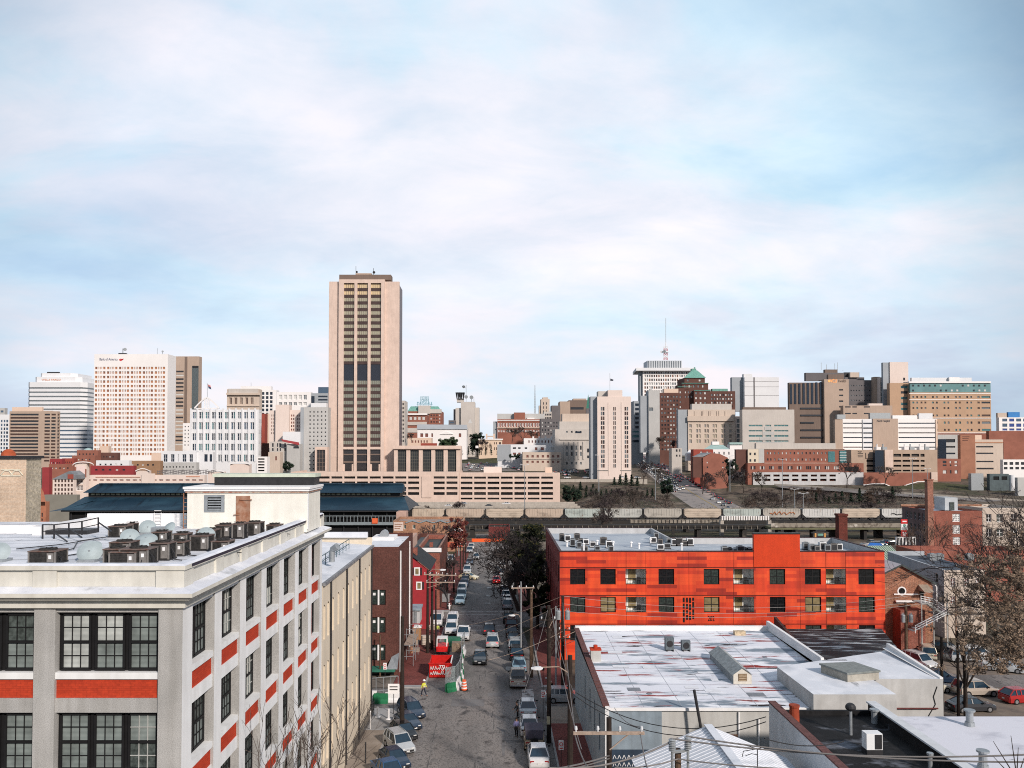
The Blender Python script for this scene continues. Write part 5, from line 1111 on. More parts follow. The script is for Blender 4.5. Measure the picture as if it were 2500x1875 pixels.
mb.box(x-.7,x+.7,106.95,108.35,g+2.1,g+2.18);mk('roll_cage',mb,M_WHITE,t)
for sx in(-.85,.85):
 for yy in(107.1,108.5):mb=MB();mb.cyl((x+sx-.13,yy,g+.4),(x+sx+.13,yy,g+.4),.4,n=16);mk('wheel',mb,M_TYRE,t)
mb=MB();mb.ext([(109.3,g+.1),(109.9,g+.1),(109.4,g+.6)],'x',x-.9,x+.9);mk('bucket',mb,M_STEEL,t)
for i,(px,py,w_)in enumerate(((1105,1548,2.2),(1118,1560,1.6))):
 yy=112-i*3;tag(mk('material_pile',MB().box(X(px,yy)-w_/2,X(px,yy)+w_/2,yy,yy+1.3,gz(0,yy),gz(0,yy)+1.2),[mat('tarp_green',(.03,.16,.10),.7,.25,2),mat('block_tan',(.5,.38,.27),.9,.2,3)][i]),['green tarpaulin covered pile behind the loader','tan block pallet at the site fence'][i],'material pile')
random.seed(99)
W_PINK=mat('tower_white',(.84,.82,.81),.7,.04,.05,streak=.04);W_COOL=mat('tower_white_cool',(.74,.75,.77),.7,.05,.05,streak=.05)
W_GREY=mat('far_grey',(.50,.50,.49),.85,.08,.06,streak=.15);W_BEI=mat('far_beige',(.60,.50,.42),.85,.07,.06,streak=.15);W_BEI2=mat('far_beige_cool',(.56,.52,.48),.85,.07,.06,streak=.15)
W_TAN=mat('far_tan',(.46,.355,.285),.85,.08,.06,streak=.15);W_BROWN=mat('far_brown',(.20,.15,.125),.85,.1,.06,streak=.2);W_PEACH=mat('far_peach',(.72,.55,.44),.85,.06,.06)
W_PINKW=mat('far_pink_white',(.74,.63,.57),.85,.05,.06,streak=.1);W_RED=mat('far_red',(.33,.075,.055),.9,.15,.15);W_MAG=mat('far_magenta_red',(.30,.045,.05),.9,.15,.15);W_BRED=mat('far_brick_red',(.30,.12,.085),.9,.15,.15)
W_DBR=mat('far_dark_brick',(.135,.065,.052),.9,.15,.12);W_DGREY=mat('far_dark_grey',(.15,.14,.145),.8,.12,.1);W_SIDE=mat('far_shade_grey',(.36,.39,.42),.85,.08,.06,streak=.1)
W_ORN=mat('hospital_orange',(.50,.335,.225),.85,.08,.08,streak=.1)
g_dk=glass('far_dark',(.045,.05,.06),.2);g_bl=glass('far_blue',(.10,.16,.24),.15);g_tl=glass('far_teal',(.10,.26,.28),.15);g_or=glass('far_orange',(.50,.23,.12),.3,var=.3);g_or2=glass('far_orange2',(.34,.15,.09),.3);g_gr=glass('far_grey',(.22,.25,.27),.15)
g_br=glass('far_brown',(.10,.06,.05),.3);g_wh=glass('far_white',(.62,.62,.6),.3,var=.15);g_am=glass('far_amber',(.42,.40,.30),.25,var=.2);g_pk=glass('far_redbrown',(.25,.10,.08),.3)
g_dkb=glass('far_navy',(.03,.045,.07),.12)
def band(px0,px1):return[(px0,px1)]
t=bld('grey_edge_block','grey slab cut by the left edge of the skyline',-30,10,996,1125,820,40,W_GREY,None,[(-20,-12),(0,7)],rng(1002,5,11,8),gm=[g_bl])
t=bld('pale_edge_block','pale block with columns of blue windows at the left edge of the skyline',-40,22,1012,1135,760,40,W_COOL,None,[(1,5),(8,12),(14,19)],rng(1025,6,9.4,10),gm=[g_bl,g_dkb],side=2)
t=bld('striped_tan_block','tan office block striped by dark window bands with blank strip, left of the skyline',22,139,1004,1140,640,30,W_TAN,None,[(24,93),(107.5,121),(124,135)],rng(1010,4.3,8.05,15),.5,gm=[g_br,g_dk],side=1,sw=.8)
pbox(t,'roof_storey',W_PEACH,28,101,994,1004,642,665);pbox(t,'roof_storey',W_TAN,101,125,1003,1004.5,642,665)
Yt=800
t=thing('banded_white_tower','white office tower with blue ribbon windows and stepped crown on the left','tower',(X(130,Yt),Yt+25,5))
def octo(root,name,px0,px1,yt,yb,c,Ya,D,m):
 mb=MB();a,b=X(px0,Ya),X(px1,Ya);mb.prism([(a+c,Ya),(b-c*1.6,Ya),(b,Ya+c*1.6),(b,Ya+D),(a,Ya+D),(a,Ya+c)],Z(yb,Ya),Z(yt,Ya));return mk(name,mb,m,root)
rows_=[936+3];yb_=933
for i in range(17):
 y0=945.5+i*10.4
 octo(t,'wall_band',63,206,y0-10.4+3.6 if i else 933,y0,3,Yt,48,W_COOL)
 octo(t,'window_band',63.4,205.6,y0,y0+3.6,3.4,Yt+.4,47,g_bl if i>9 else g_gr)
octo(t,'wall_band',63,206,945.5+17*10.4-6.8,1150,3,Yt,48,W_COOL)
octo(t,'crown',80,193,920,933,3,Yt+4,40,W_COOL);octo(t,'crown',93,181,911,920,3,Yt+7,33,W_COOL)
pbox(t,'roof_plant',M_DARK,112,140,908,911,Yt+12,Yt+20)
M_SIGNO=mat('sign_orange',(.62,.24,.10),.6,.05,2);M_SIGNB=mat('sign_navy',(.03,.05,.14),.6,.05,2)
text('WELLS FARGO',2.6,(X(99,Yt+3.8),Yt+3.8,Z(928.5,Yt)),M_SIGNO,t,'lettering',.05,width=X(146,Yt)-X(99,Yt))
t=bld('grey_banded_wing','pale grey block with blue bands squeezed between the two white towers',205,226,949,1110,840,40,W_COOL,None,[(207,225)],[(968,971),(977,981),(988,992),(998,1002),(1009,1013),(1020,1024),(1036,1066),(1072,1100)],gm=[g_bl,g_tl])
Yt=700
cols_=[]
for k in range(6):
 s=229.5+k*29.2;cols_+=[(s,s+5.8)]+[(s+8.2+j*3.6,s+10.2+j*3.6)for j in range(3)]+[(s+19.6,s+25.4)]
t=bld('broad_white_tower','broad white bank tower gridded with small orange windows',227.5,407.5,864.6,1118,Yt,40,W_PINK,None,cols_,rng(895.5,6,11.05,20),.5,gm=[g_or,g_or2,g_or],spx=20)
text('Bank of America',3.2,(X(240,Yt),Yt-.1,Z(880,Yt)),M_SIGNB,t,'lettering',.05,width=X(284,Yt)-X(240,Yt))
mb=MB()
for k in range(3):
 a=290+k*3.6
 mb.face([at(a,878-k*.3,Yt-.12),at(a+4.2,875.4,Yt-.12),at(a+5.4,876.3,Yt-.12),at(a+1.4,879.3,Yt-.12)]);
mb.face([at(291,879.5,Yt-.12),at(295,881.8,Yt-.12),at(301,877.8,Yt-.12),at(297,877.5,Yt-.12)]);mk('logo',mb,mat('logo_red',(.6,.04,.05),.6,.05,2),t)
pbox(t,'roof_plant',M_DARK,286,304,862,864.6,Yt+10,Yt+16)
mb=MB();mb.bar(at(300,865,Yt+12),at(300,851,Yt+12),.5);mb.cyl(at(305,853,Yt+12),at(305.5,853,Yt+10),1.4,n=10);mb.bar(at(384,865,Yt+12),at(384,850,Yt+12),.25);mb.cyl(at(397,858,Yt+12),at(397,858,Yt+11),.9,n=10);mb.bar(at(397,865,Yt+12),at(397,858,Yt+12),.3);mk('antenna',mb,M_STEEL,t)
t=bld('brown_slab_tower','brown slab tower with white balcony bands behind the white bank tower',426,484,870,1120,770,30,W_TAN,None,[(428,446.5)],rng(905,4,9.35,20),gm=[g_wh,g_dk],swm=W_TAN)
pbox(t,'blind_strip',W_BROWN,449,455,871,1100,769.6,769.9);pbox(t,'glass_flank',glass('slate',(.13,.16,.17),.2),467,483,893,1040,769.6,769.9);pbox(t,'dark_louvre',M_DARK,468,482,893,898,769.3,769.55)
t=bld('small_white_block','small white block in front of the brown slab tower',446,465,1033,1110,640,15,W_PINK,None,[(450,453),(458,460.5)],rng(1040,3,9,6),gm=[g_dk])
cols_=[]
for k in range(10):
 s=469.5+k*15.7;cols_+=[(s,s+4.6),(s+5.3,s+9.9)]
t=bld('gridded_office','pale grey office with grid of blue windows under an arched white roof crown',465,631,1000,1130,565,32,W_COOL,None,cols_,[(1006,1022),(1031,1048.5),(1058,1075),(1083.5,1100),(1110,1127)],.6,gm=[g_bl,g_dkb,g_gr,g_tl],fm=W_COOL,nx=1,ny=2,ft=.12,side=3)
mb=MB()
for k in range(11):a=463+k*15.7;mb.box(X(a+1.2,565)-.1,X(a+4.6,565),564.4,565,Z(1127,565),Z(997,565))
mk('pilaster',mb,W_COOL,t)
mb=MB()
arch=[(505+30*(i-6)/6,971+26*abs((i-6)/6)**1.35)for i in range(13)]
for(a,b),(c,d)in zip(arch,arch[1:]):mb.bar(at(a,b,566),at(c,d,566),.9)
for px in(500,505,510):mb.bar(at(px,997,566),at(px,974,566),.5)
mb.bar(at(478,997,566),at(532,997,566),.6);mk('roof_arch',mb,W_PINK,t)
fl=thing('flag_on_office','striped flag flying above the arched white roof crown','flag',at(505,970,566))
mb=MB();mb.bar(at(506,972,566),at(506,936,566),.25);mk('pole',mb,M_STEEL,fl)
mb=MB();mb.face([at(507,938,566),at(514,941,566.5),at(515,946,566),at(508,943,566.2)],0);mb.face([at(508,943,566.2),at(515,946,566),at(516,951,566.3),at(509,948,566)],1);mk('cloth',mb,[mat('flag_pink',(.6,.25,.25),.8,.2,.6),mat('flag_navy',(.05,.08,.15),.8,.2,.6)],fl)
t=bld('gridded_annex','low pale annex with paired dark windows below the gridded office',394,478,1101,1142,520,20,W_COOL,None,[(399,409),(417,426),(434,437),(445,455),(462,471)],[(1109,1128)],.4,gm=[g_dkb],fm=W_COOL,nx=2,ny=2,ft=.2)
t=bld('low_annex_block','grey base storey with small dark openings below the pale annex',392,480,1129,1150,510,8,W_GREY,None,rng(398,3,8,10),[(1138,1142)],gm=[g_dk])
t=bld('annex_white_wing','pale wing with two dark windows beside the annex',478,520,1104,1150,522,14,W_COOL,None,[(499,507),(512,518)],[(1109,1127)],gm=[g_dkb])
t=bld('cornice_building','cream classical building with heavy cornice and five tall windows',553,632,950,1020,780,30,W_BEI,None,rng(558,7,13.2,5),[(970.5,987)],1.0,gm=[g_br],fm=W_BEI,nx=2,ny=1,ft=.4)
pbox(t,'cornice',W_BEI,551,634,959,964,777.5,779.9);pbox(t,'attic',W_BEI2,556,629,949,959,778.5,779.8);pbox(t,'sill_course',W_BEI,552,633,990,992,778.8,779.9)
t=bld('dark_grid_tower','white tower with grid of black windows behind the cream cornice building',584,674,952,1060,850,40,W_PINK,None,rng(588,6.5,10,9),rng(957,7,10.1,8),.7,gm=[g_dkb])
pbox(t,'roof_slab',W_PINK,586,661,943,953,852,875);mb=MB();mb.bar(at(613,944,855),at(613,934,855),.3);mk('antenna',mb,M_STEEL,t)
t=bld('red_brick_sliver','narrow red brick flank beside the gridded office',631,646,1010,1120,600,30,W_RED)
t=bld('dark_brick_low','dark brown brick block below the narrow red flank',640,657,1082,1120,590,20,W_DBR)
t=bld('sunlit_strip_house','thin sunlit cream strip building right of the red flank',646,657,1010,1080,650,20,W_PEACH)
for nm,lab,a,b,yt,cs in(('pink_centre_block','windowless pinkish centre block of the apartment group',672,705,988,[]),('pink_left_wing','pinkish left wing with small windows',657,673,1002,[(662,664),(667,669)]),('pink_right_wing','pinkish right wing with paired windows',705,734,1001,[(710,713),(715,718),(725,727),(729,731)])):
 t=bld(nm,lab,a,b,yt,1075,552 if 'centre' in nm else 555,14,W_PINKW,None,cs,rng(1012,5,8.6,6),gm=[g_pk,g_br])
t=bld('white_top_block','white block with tall top floor windows behind the pink apartments',675,758,957,1020,790,30,W_PINK,None,rng(680,8,12,6),[(964,976),(982,990)],.8,gm=[g_gr,g_wh],fm=W_PINK,nx=2,ny=1,ft=.3)
t=bld('slate_modern_block','grey modern block with slanted blue glass top left of the tall tower',759,800,960,1010,760,30,W_SIDE,None,[(776,799)],[(966,970),(974,978),(983,987)],gm=[g_dkb])
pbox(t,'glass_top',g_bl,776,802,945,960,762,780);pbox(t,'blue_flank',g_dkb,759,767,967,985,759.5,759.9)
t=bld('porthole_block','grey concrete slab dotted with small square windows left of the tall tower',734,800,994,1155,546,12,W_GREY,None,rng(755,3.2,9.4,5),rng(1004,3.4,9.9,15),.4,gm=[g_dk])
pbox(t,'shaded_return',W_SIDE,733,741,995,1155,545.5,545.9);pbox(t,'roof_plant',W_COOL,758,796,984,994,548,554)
t=bld('stone_courthouse','grey stone courthouse with red roof below the pink apartments',658,705,1078,1135,541,20,W_BEI2,None,[(664,668),(676,679),(683,686),(694,698)],[(1082,1091),(1094,1101)],gm=[g_dk])
t=bld('red_roof_house','grey house with dull red roof beside the porthole slab',700,732,1084,1140,537,8,W_GREY,None,[(716,730)],[(1090,1095)],gm=[g_dk])
mb=MB();mb.face([at(686,1072,537),at(730,1080,537),at(731,1087,535),at(690,1078,535)]);mk('roof',mb,W_MAG,t)
t=bld('ornate_white_hall','pale hall with ornate roofline right of the red flank',690,732,1054,1085,543,8,W_COOL)
t=bld('cream_tower_house','cream sunlit corner house at the foot of the stone courthouse',655,684,1104,1150,520,12,W_BEI,None,[(672,676)],[(1114,1124)],gm=[g_pk])
t=bld('small_deck','small white parking deck right of the arched roof box',628,652,1115,1158,500,18,W_PINK,None,[(630,646)],rng(1119,3.5,7,5),.8,gm=[M_BLACK],side=0)
t=bld('market_deck','long pinkish market parking deck with slot openings below the white bank tower',208,500,1160,1215,400,40,W_PINKW,None,rng(212,10,16.1,18),[(1170.5,1173.5)],.5,gm=[g_pk])
pbox(t,'orange_stripe',mat('stripe_orange',(.62,.30,.20),.8,.05,1),234,343,1164,1165.5,399.7,399.95);pbox(t,'orange_stripe',MATS['stripe_orange'],455,488,1162.5,1164,399.7,399.95)
pbox(t,'bay_pier',W_PINKW,346,378,1156,1200,399,399.9)
t=bld('arched_stair_tower','pink stair tower with curved white roof on the market deck',183,212,1131,1215,395,10,W_PINKW,None,[(187,204)],[(1170,1181),(1185,1198)],.4,gm=[g_br],fm=W_PINK,nx=5,ny=3,ft=.25)
mb=MB();arc=[(177+26*(1-math.cos(math.pi*i/10)),1135-8.5*math.sin(math.pi*i/10))for i in range(11)]
for(a,b),(c,d)in zip(arc,arc[1:]):mb.face([at(a,b,394),at(c,d,394),at(c,d,406),at(a,b,406)]);mb.face([at(a,b,394),at(c,d,394),at(c,d+2.2,394),at(a,b+2.2,394)])
mk('curved_roof',mb,W_PINK,t);pbox(t,'pink_panel',mat('panel_pink',(.75,.60,.57),.8,.04,1),187,208,1138,1165,394.7,394.95);pbox(t,'brick_strip',W_BRED,183,186.5,1140,1165,394.8,394.96);pbox(t,'brick_strip',W_BRED,208.5,211.5,1145,1165,394.8,394.96)
for a,b,yt,yb,lab in((505,548,1146,1165,'low arched pink pavilion in front of the gridded office'),(559,611,1127,1162,'white box pavilion with curved roof right of the low arched pavilion'),(330,366,1143,1162,'small white pavilion with arched cap on the market deck roof')):
 t=bld('arch_pavilion',lab,a+3,b-3,yt+6,yb,430 if a<400 else 470,8,W_PINKW)
 Yp=429 if a<400 else 469;mb=MB();arc=[(lerp(a,b,i/8),yt+6-6*math.sin(math.pi*i/8))for i in range(9)]
 for(p,q),(r,s)in zip(arc,arc[1:]):mb.face([at(p,q,Yp),at(r,s,Yp),at(r,s,Yp+10),at(p,q,Yp+10)]);mb.face([at(p,q,Yp),at(r,s,Yp),at(r,s+2,Yp),at(p,q+2,Yp)])
 mk('curved_roof',mb,W_PINK,t)
t=bld('white_gable_house','white three storey house with dark gabled roof at the left of the market deck',130,181,1170,1215,385,14,W_PINKW,None,rng(134,5,8,6),rng(1171,6.5,10.5,4),.3,gm=[g_br])
mb=MB();y=385;mb.ext([(X(128,y),Z(1170,y)),(X(170,y),Z(1150,y)),(X(183,y),Z(1160,y)),(X(183,y),Z(1170,y))],'y',y-.3,y+14);mk('roof',mb,mat('roof_grey_far',(.22,.24,.26),.8,.2,.3),t);pbox(t,'gable_wall',W_RED,166,180,1158,1169,384.5,384.68)
rows_l=[('brick_row','dark red brick house behind the tower at the left',104,121,1141,410,W_MAG),('brick_row','red brick block left of the arched stair tower',122,152,1120,470,W_MAG),('brick_row','pinkish brick low block above the white gable house',120,180,1133,440,W_BRED),('brick_row','brown brick warehouse with arched window below the white bank tower',176,232,1112,520,W_BRED),('brick_row','upper brown brick block on the warehouse roofline',188,240,1099,545,W_BRED),('brick_row','dark brick block at the foot of the white bank tower',240,287,1105,550,W_DBR),('brick_row','long magenta red brick row with a line of small windows',222,327,1137,455,W_MAG),('brick_row','ochre brick block right of the magenta row',314,392,1125,490,mat('far_ochre',(.33,.20,.12),.9,.12,.15)),('white_loft','small white loft above the dark brick block',243,265,1089,560,W_PEACH),('white_loft','white roof shed in front of the ochre block',235,315,1124,480,W_COOL),('brick_row','red brick house between stair tower and brown warehouse',152,182,1119,480,W_RED)]
for nm,lab,a,b,yt,Yb,m in rows_l:
 wd=(b-a);cs=rng(a+wd*.1,max(2,wd*.06),wd*.16,5)if wd>28 else[]
 t=bld(nm,lab,a,b,yt,1160,Yb,16,m,None,cs,[(yt+8,yt+12)],.3,gm=[g_dk,g_wh,g_dk])
t=thing('teal_dome','pale teal glass dome at the foot of the banded white tower','dome',at(215,1103,600))
mb=MB();c=at(215,1102,600);mb.cyl((c.x,600,0),c,3.3,n=16);mb.dome(c,3.3,2.6,16,4);mk('shell',mb,mat('teal_pale',(.35,.48,.48),.5,.15,1),t)
t=bld('cream_low_wing','cream wing sunlit at the right foot of the white bank tower',370,394,1106,1135,540,12,W_PEACH)
t=thing('rail_yard_canopies','dark slatted canopy roofs behind the pink market deck','canopy',at(450,1150,440))
for i in range(7):
 mb=MB();a=384+i*20;mb.bar(at(a,1152-(i%2)*3,450),at(a+24,1147,450),.35);mb.bar(at(a,1157,445),at(a+24,1151,445),.35);[mb.bar(at(a+k*6,1158,447),at(a+k*6,1148,447),.2)for k in range(4)];mk('canopy_frame',mb,W_DGREY,t)
Yt=560
t=thing('tall_tower','tall tan concrete tower with three columns of banded windows dominating the skyline','tower',(X(886,Yt),Yt+24,5))
tz=lambda p:Z(p,Yt);tx=lambda p:X(p,Yt)
b0,b1=tx(830.5),tx(931);L0,L1=tx(800),tx(973)
topz,bz=tz(682),tz(1152)
colp=[(838,864.5),(871,897.5),(904,930)]
colp=[(837.5,863.5),(870.5,896.5),(903.5,929)]
rowp=[(691,886),(927,1096.5),(1096.5,1152)]
mb=MB()
hh=wall(mb,'f',Yt,b0-1.6,b1+1.8,bz-8,topz,[(tx(a),tx(b))for a,b in colp],[(tz(1150.5),tz(1097)),(tz(1091),tz(691))],1.4)
c=3.2
for s,a in((-1,b0-1.6),(1,b1+1.8)):
 mb.face([(a,Yt,bz-8),(a,Yt+2.0,bz-8),(a,Yt+2.0,topz),(a,Yt,topz)])
mb.face([(b0-1.6,Yt,topz),(b1+1.8,Yt,topz),(b1+1.8,Yt+20,topz),(b0-1.6,Yt+20,topz)])
lt=tz(686)
mb.face([(L0,Yt+2,bz-8),(b0-1.6,Yt+2,bz-8),(b0-1.6,Yt+2,lt),(L0,Yt+2,lt)]);mb.face([(b1+1.8,Yt+2,bz-8),(L1,Yt+2,bz-8),(L1,Yt+2,lt),(b1+1.8,Yt+2,lt)])
R1=tx(979.5)
mb.face([(L1,Yt+2,bz-8),(L1,Yt+3.5,bz-8),(L1,Yt+3.5,lt),(L1,Yt+2,lt)])
mb.face([(L0,Yt+2,bz-8),(L0,Yt+44,bz-8),(L0,Yt+44,lt),(L0,Yt+2,lt)]);mb.face([(L0,Yt+44,bz-8),(L1-7,Yt+44,bz-8),(L1-7,Yt+44,lt),(L0,Yt+44,lt)])
mb.face([(L0,Yt+2,lt),(L1,Yt+2,lt),(L1-7,Yt+44,lt),(L0,Yt+44,lt)])
mk('wall',mb,M_TAN,t)
fl0,fh_=691,16.72
mid0,mid1=886.5,929
for a,b in colp:
 xa,xb=tx(a),tx(b);y=Yt+1.3
 for i in range(12):
  p=fl0+2.5+i*16.3
  for q0,q1,m,nm in((p,p+8.8,'w','window'),(p+8.8,p+16.3,'d','spandrel')):
   k=MB();g=g_am if i>1 else glass('sunlit_gold',(.72,.56,.34),.25,var=.2);yy=y if m=='w' else y-.25
   k.face([(xa,yy,tz(q1)),(xb,yy,tz(q1)),(xb,yy,tz(q0)),(xa,yy,tz(q0))])
   if m=='w':
    for s in range(1,5):u=lerp(xa,xb,s/5);k.box(u-.1,u+.1,yy-.15,yy-.01,tz(q1),tz(q0),1)
   mk(nm,k,[g,W_BROWN]if m=='w' else mat('spandrel_bronze',(.075,.048,.045),.5,.2,.4),t)
 k=MB();k.face([(xa,y,tz(mid1)),(xb,y,tz(mid1)),(xb,y,tz(mid0)),(xa,y,tz(mid0))]);mk('louvre_band',k,glass('tower_mech',(.035,.042,.06),.3),t)
 for i in range(10):
  p=mid1+i*16.3
  for q0,q1,m,nm in((p,p+9,'w','window'),(p+9,p+16.3,'d','spandrel')):
   k=MB();yy=y if m=='w' else y-.25
   k.face([(xa,yy,tz(q1)),(xb,yy,tz(q1)),(xb,yy,tz(q0)),(xa,yy,tz(q0))])
   if m=='w':
    for s in range(1,5):u=lerp(xa,xb,s/5);k.box(u-.1,u+.1,yy-.15,yy-.01,tz(q1),tz(q0),1)
   mk(nm,k,[glass('tower_green',(.27,.29,.24),.2,var=.25),W_BROWN]if m=='w' else MATS['spandrel_bronze'],t)
 k=MB();k.face([(xa,y,tz(1152)),(xb,y,tz(1152)),(xb,y,tz(1096)),(xa,y,tz(1096))]);k.box(xa,xb,y-.3,y-.02,tz(1111),tz(1108),1);k.box(xa,xb,y-.3,y-.02,tz(1130),tz(1126),1);mk('lobby_glass',k,[glass('lobby',(.055,.052,.055),.1),W_BROWN],t)
 for e0,e1 in((a,a+4.5),(b-4.5,b)):
  if a!=870.5:pbox(t,'entrance_pier',M_TAN,e0,e1,1133,1151,Yt+.6,Yt+1.2)
k=MB();x=L1+.02
wallp=[(L1,Yt+3.5),(R1,Yt+9),(R1,Yt+44)]
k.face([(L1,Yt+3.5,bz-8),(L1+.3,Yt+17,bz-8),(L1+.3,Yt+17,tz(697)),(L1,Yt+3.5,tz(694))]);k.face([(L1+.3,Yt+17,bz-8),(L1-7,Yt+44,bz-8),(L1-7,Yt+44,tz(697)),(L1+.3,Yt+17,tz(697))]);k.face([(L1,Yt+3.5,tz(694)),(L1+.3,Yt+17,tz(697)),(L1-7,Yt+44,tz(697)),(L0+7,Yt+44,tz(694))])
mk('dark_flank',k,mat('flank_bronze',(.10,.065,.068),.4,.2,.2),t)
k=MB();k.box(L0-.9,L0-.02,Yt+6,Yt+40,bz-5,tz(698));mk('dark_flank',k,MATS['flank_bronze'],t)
pbox(t,'roof_plant',W_BROWN,826,953,670.5,683,Yt+8,Yt+30);pbox(t,'roof_plant',W_TAN,866,905,667,671,Yt+8,Yt+24)
mb=MB();[mb.bar(at(p,671,Yt+9),at(p,q,Yt+9),.25)for p,q in((869,650),(912,655),(872,662))];mb.cyl(at(871,664,Yt+9),at(871,664,Yt+8),.8,n=8);mb.cyl(at(913,665,Yt+9),at(913,665,Yt+8),1.0,n=8);mk('antenna',mb,M_DARK,t)
t=bld('tower_left_podium','low podium bay with dark glass at the left foot of the tall tower',769,799,1091,1160,538,7,M_TAN,None,[(773,794)],[(1098,1150)],.8,gm=[glass('lobby',(.055,.052,.055))],fm=W_BROWN,nx=3,ny=5,ft=.3)
t=bld('tower_right_podium','podium wing with five tall dark glazed bays right of the tall tower',962,1124,1089,1160,552,24,M_TAN,None,[(971,992),(1001.5,1022.5),(1032,1053),(1062.5,1083),(1093,1114)],[(1098,1154)],1.2,gm=[glass('podium_dark',(.05,.055,.058),.12)],fm=mat('podium_frame',(.12,.115,.10),.6,.1,.5),nx=4,ny=7,ft=.28)
pbox(t,'roof_fascia',M_TAN,960,1126,1088,1096,550.5,551.9)
def garage(name,label,px0,px1,yt,rows,bays,Yg,D,m):
 t=thing(name,label,'parking garage',(X((px0+px1)/2,Yg),Yg+D/2,-9))
 x0,x1=X(px0,Yg),X(px1,Yg);mb=MB()
 C=[(X(a,Yg),X(b,Yg))for a,b in bays];R=[(Z(b,Yg),Z(a,Yg))for a,b in rows]
 hs=wall(mb,'f',Yg,x0,x1,-11,Z(yt,Yg),C,R,1.0)
 wall(mb,'r',x1,Yg,Yg+D,-11,Z(yt,Yg));wall(mb,'l',x0,Yg,Yg+D,-11,Z(yt,Yg));zt=Z(yt,Yg)-1.0
 mb.face([(x0,Yg+.4,zt),(x1,Yg+.4,zt),(x1,Yg+D,zt),(x0,Yg+D,zt)]);mk('wall',mb,m,t)
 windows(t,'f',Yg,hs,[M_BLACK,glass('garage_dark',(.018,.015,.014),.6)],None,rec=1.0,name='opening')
 return t
bays_r=[(1125+i*32.7,1125+i*32.7+28.5)for i in range(7)]
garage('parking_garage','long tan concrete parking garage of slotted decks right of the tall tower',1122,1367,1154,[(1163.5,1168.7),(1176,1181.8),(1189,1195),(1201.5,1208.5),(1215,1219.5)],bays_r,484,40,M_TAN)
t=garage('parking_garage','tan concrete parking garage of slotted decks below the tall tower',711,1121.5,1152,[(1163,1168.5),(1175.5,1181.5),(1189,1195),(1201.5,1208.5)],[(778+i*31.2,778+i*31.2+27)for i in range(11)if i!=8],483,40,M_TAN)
pbox(t,'blind_panel',M_TAN,1030,1054,1163,1215,482.6,482.9)
for px in(742,870,1020,1090):pbox(t,'light_post',M_CONC,px,px+.8,1148,1153,486,486.3)
tag(mk('ramp_cabin',MB().box(X(1181,500),X(1225,500),500,508,5,Z(1140,500)),W_PINKW),'pink stair cabin on the parking garage roof','cabin');tag(mk('lift_cabin',MB().box(X(1331,495),X(1348,495),495,500,5,Z(1141,495)),W_PEACH),'cream lift head at the right end of the garage roof','cabin')
t=bld('slim_office','slim grey office tower just right of the tall tower',976,988,978,1090,640,20,W_BEI2,None,[(980,982.5),(984,986.5)],rng(984,5,10,10),gm=[g_dk])
t=bld('hotel_block','old brown hotel with copper green hipped roof under a rooftop letter sign',996,1078,1004,1050,1000,40,W_BRED,None,rng(1044,3,7,5),rng(1012,4,8,4),gm=[g_dk,g_wh])
mb=MB();y=1000;mb.face([at(995,1004,y),at(1078,1004,y),at(1070,992,y+8),at(1003,992,y+8)]);mb.face([at(1078,1004,y),at(1078,1004,y+40),at(1070,992,y+30),at(1070,992,y+8)]);mb.face([at(1003,992,y+8),at(1070,992,y+8),at(1070,992,y+30),at(1003,992,y+30)]);mk('roof',mb,[M_GREEN],t)
pbox(t,'tower_block',W_BEI2,1021,1050,990,1010,998,1015);pbox(t,'stone_band',W_BEI2,1044,1078,999,1009,999,999.8)
sg=thing('rooftop_letter_sign','blue green three line letter sign on a steel frame above the hotel','sign',at(1036,992,1003));M_SIGNT=mat('sign_teal',(.10,.30,.36),.6,.1,1)
for s,a,b,y in(('HOTEL',1027,1046,974.5),('JOHN',1027,1046,981),('MARSHALL',1017.5,1055,987)):text(s,4.6,(X(a,1003),1003,Z(y,1003)),M_SIGNT,sg,'lettering',.25,width=X(b,1003)-X(a,1003))
mb=MB();[mb.bar(at(p,991,1003.6),at(p,968 if 1026<p<1047 else 982,1003.6),.35)for p in(1019,1027,1033,1040,1046,1054)];[mb.bar(at(a,q,1003.6),at(b,q,1003.6),.3)for a,b,q in((1026,1047,968.5),(1026,1047,976),(1017,1056,988))];mk('frame',mb,M_SIGNT,sg)
t=bld('arcaded_block','brown block with a top row of white arches left of the hotel',986,1042,1012,1070,940,25,W_BRED,None,rng(989,7,10.5,5),[(1017,1025)],.6,gm=[g_wh])
pbox(t,'cornice',W_PINK,985,1043,1009,1013,938.5,939.8);pbox(t,'stone_course',W_BEI2,986,1042,1030,1038,939.2,939.8);pbox(t,'stone_course',W_BEI2,986,1042,1045,1056,939.2,939.8)
t=bld('classical_hall','long low white classical hall with grey roof and pediment',1019,1139,1048,1100,800,30,W_PINK,None,[(1026,1033),(1038,1045),(1053,1057),(1120,1126)],[(1058,1067)],.6,gm=[g_pk])
mb=MB();y=800;mb.face([at(1017,1048,y-1),at(1142,1048,y-1),at(1140,1037,y+12),at(1019,1036,y+12)]);mk('roof',mb,mat('lead_roof',(.40,.42,.44),.7,.1,.1),t)
mb=MB();mb.ext([(X(1074,y),Z(1060,y)),(X(1106,y),Z(1060,y)),(X(1090,y),Z(1053,y))],'y',y-.8,y-.1);mk('pediment',mb,W_PINK,t)
t=bld('peach_low_house','low peach coloured house with small windows before the white classical hall',987,1053,1069,1100,690,15,W_PEACH,None,rng(1006,3,7,6),[(1075,1081)],gm=[g_pk])
t=bld('roof_garden_wall','rust brown low wall between the peach house and the green trees',1027,1066,1082,1092,620,4,W_RED)
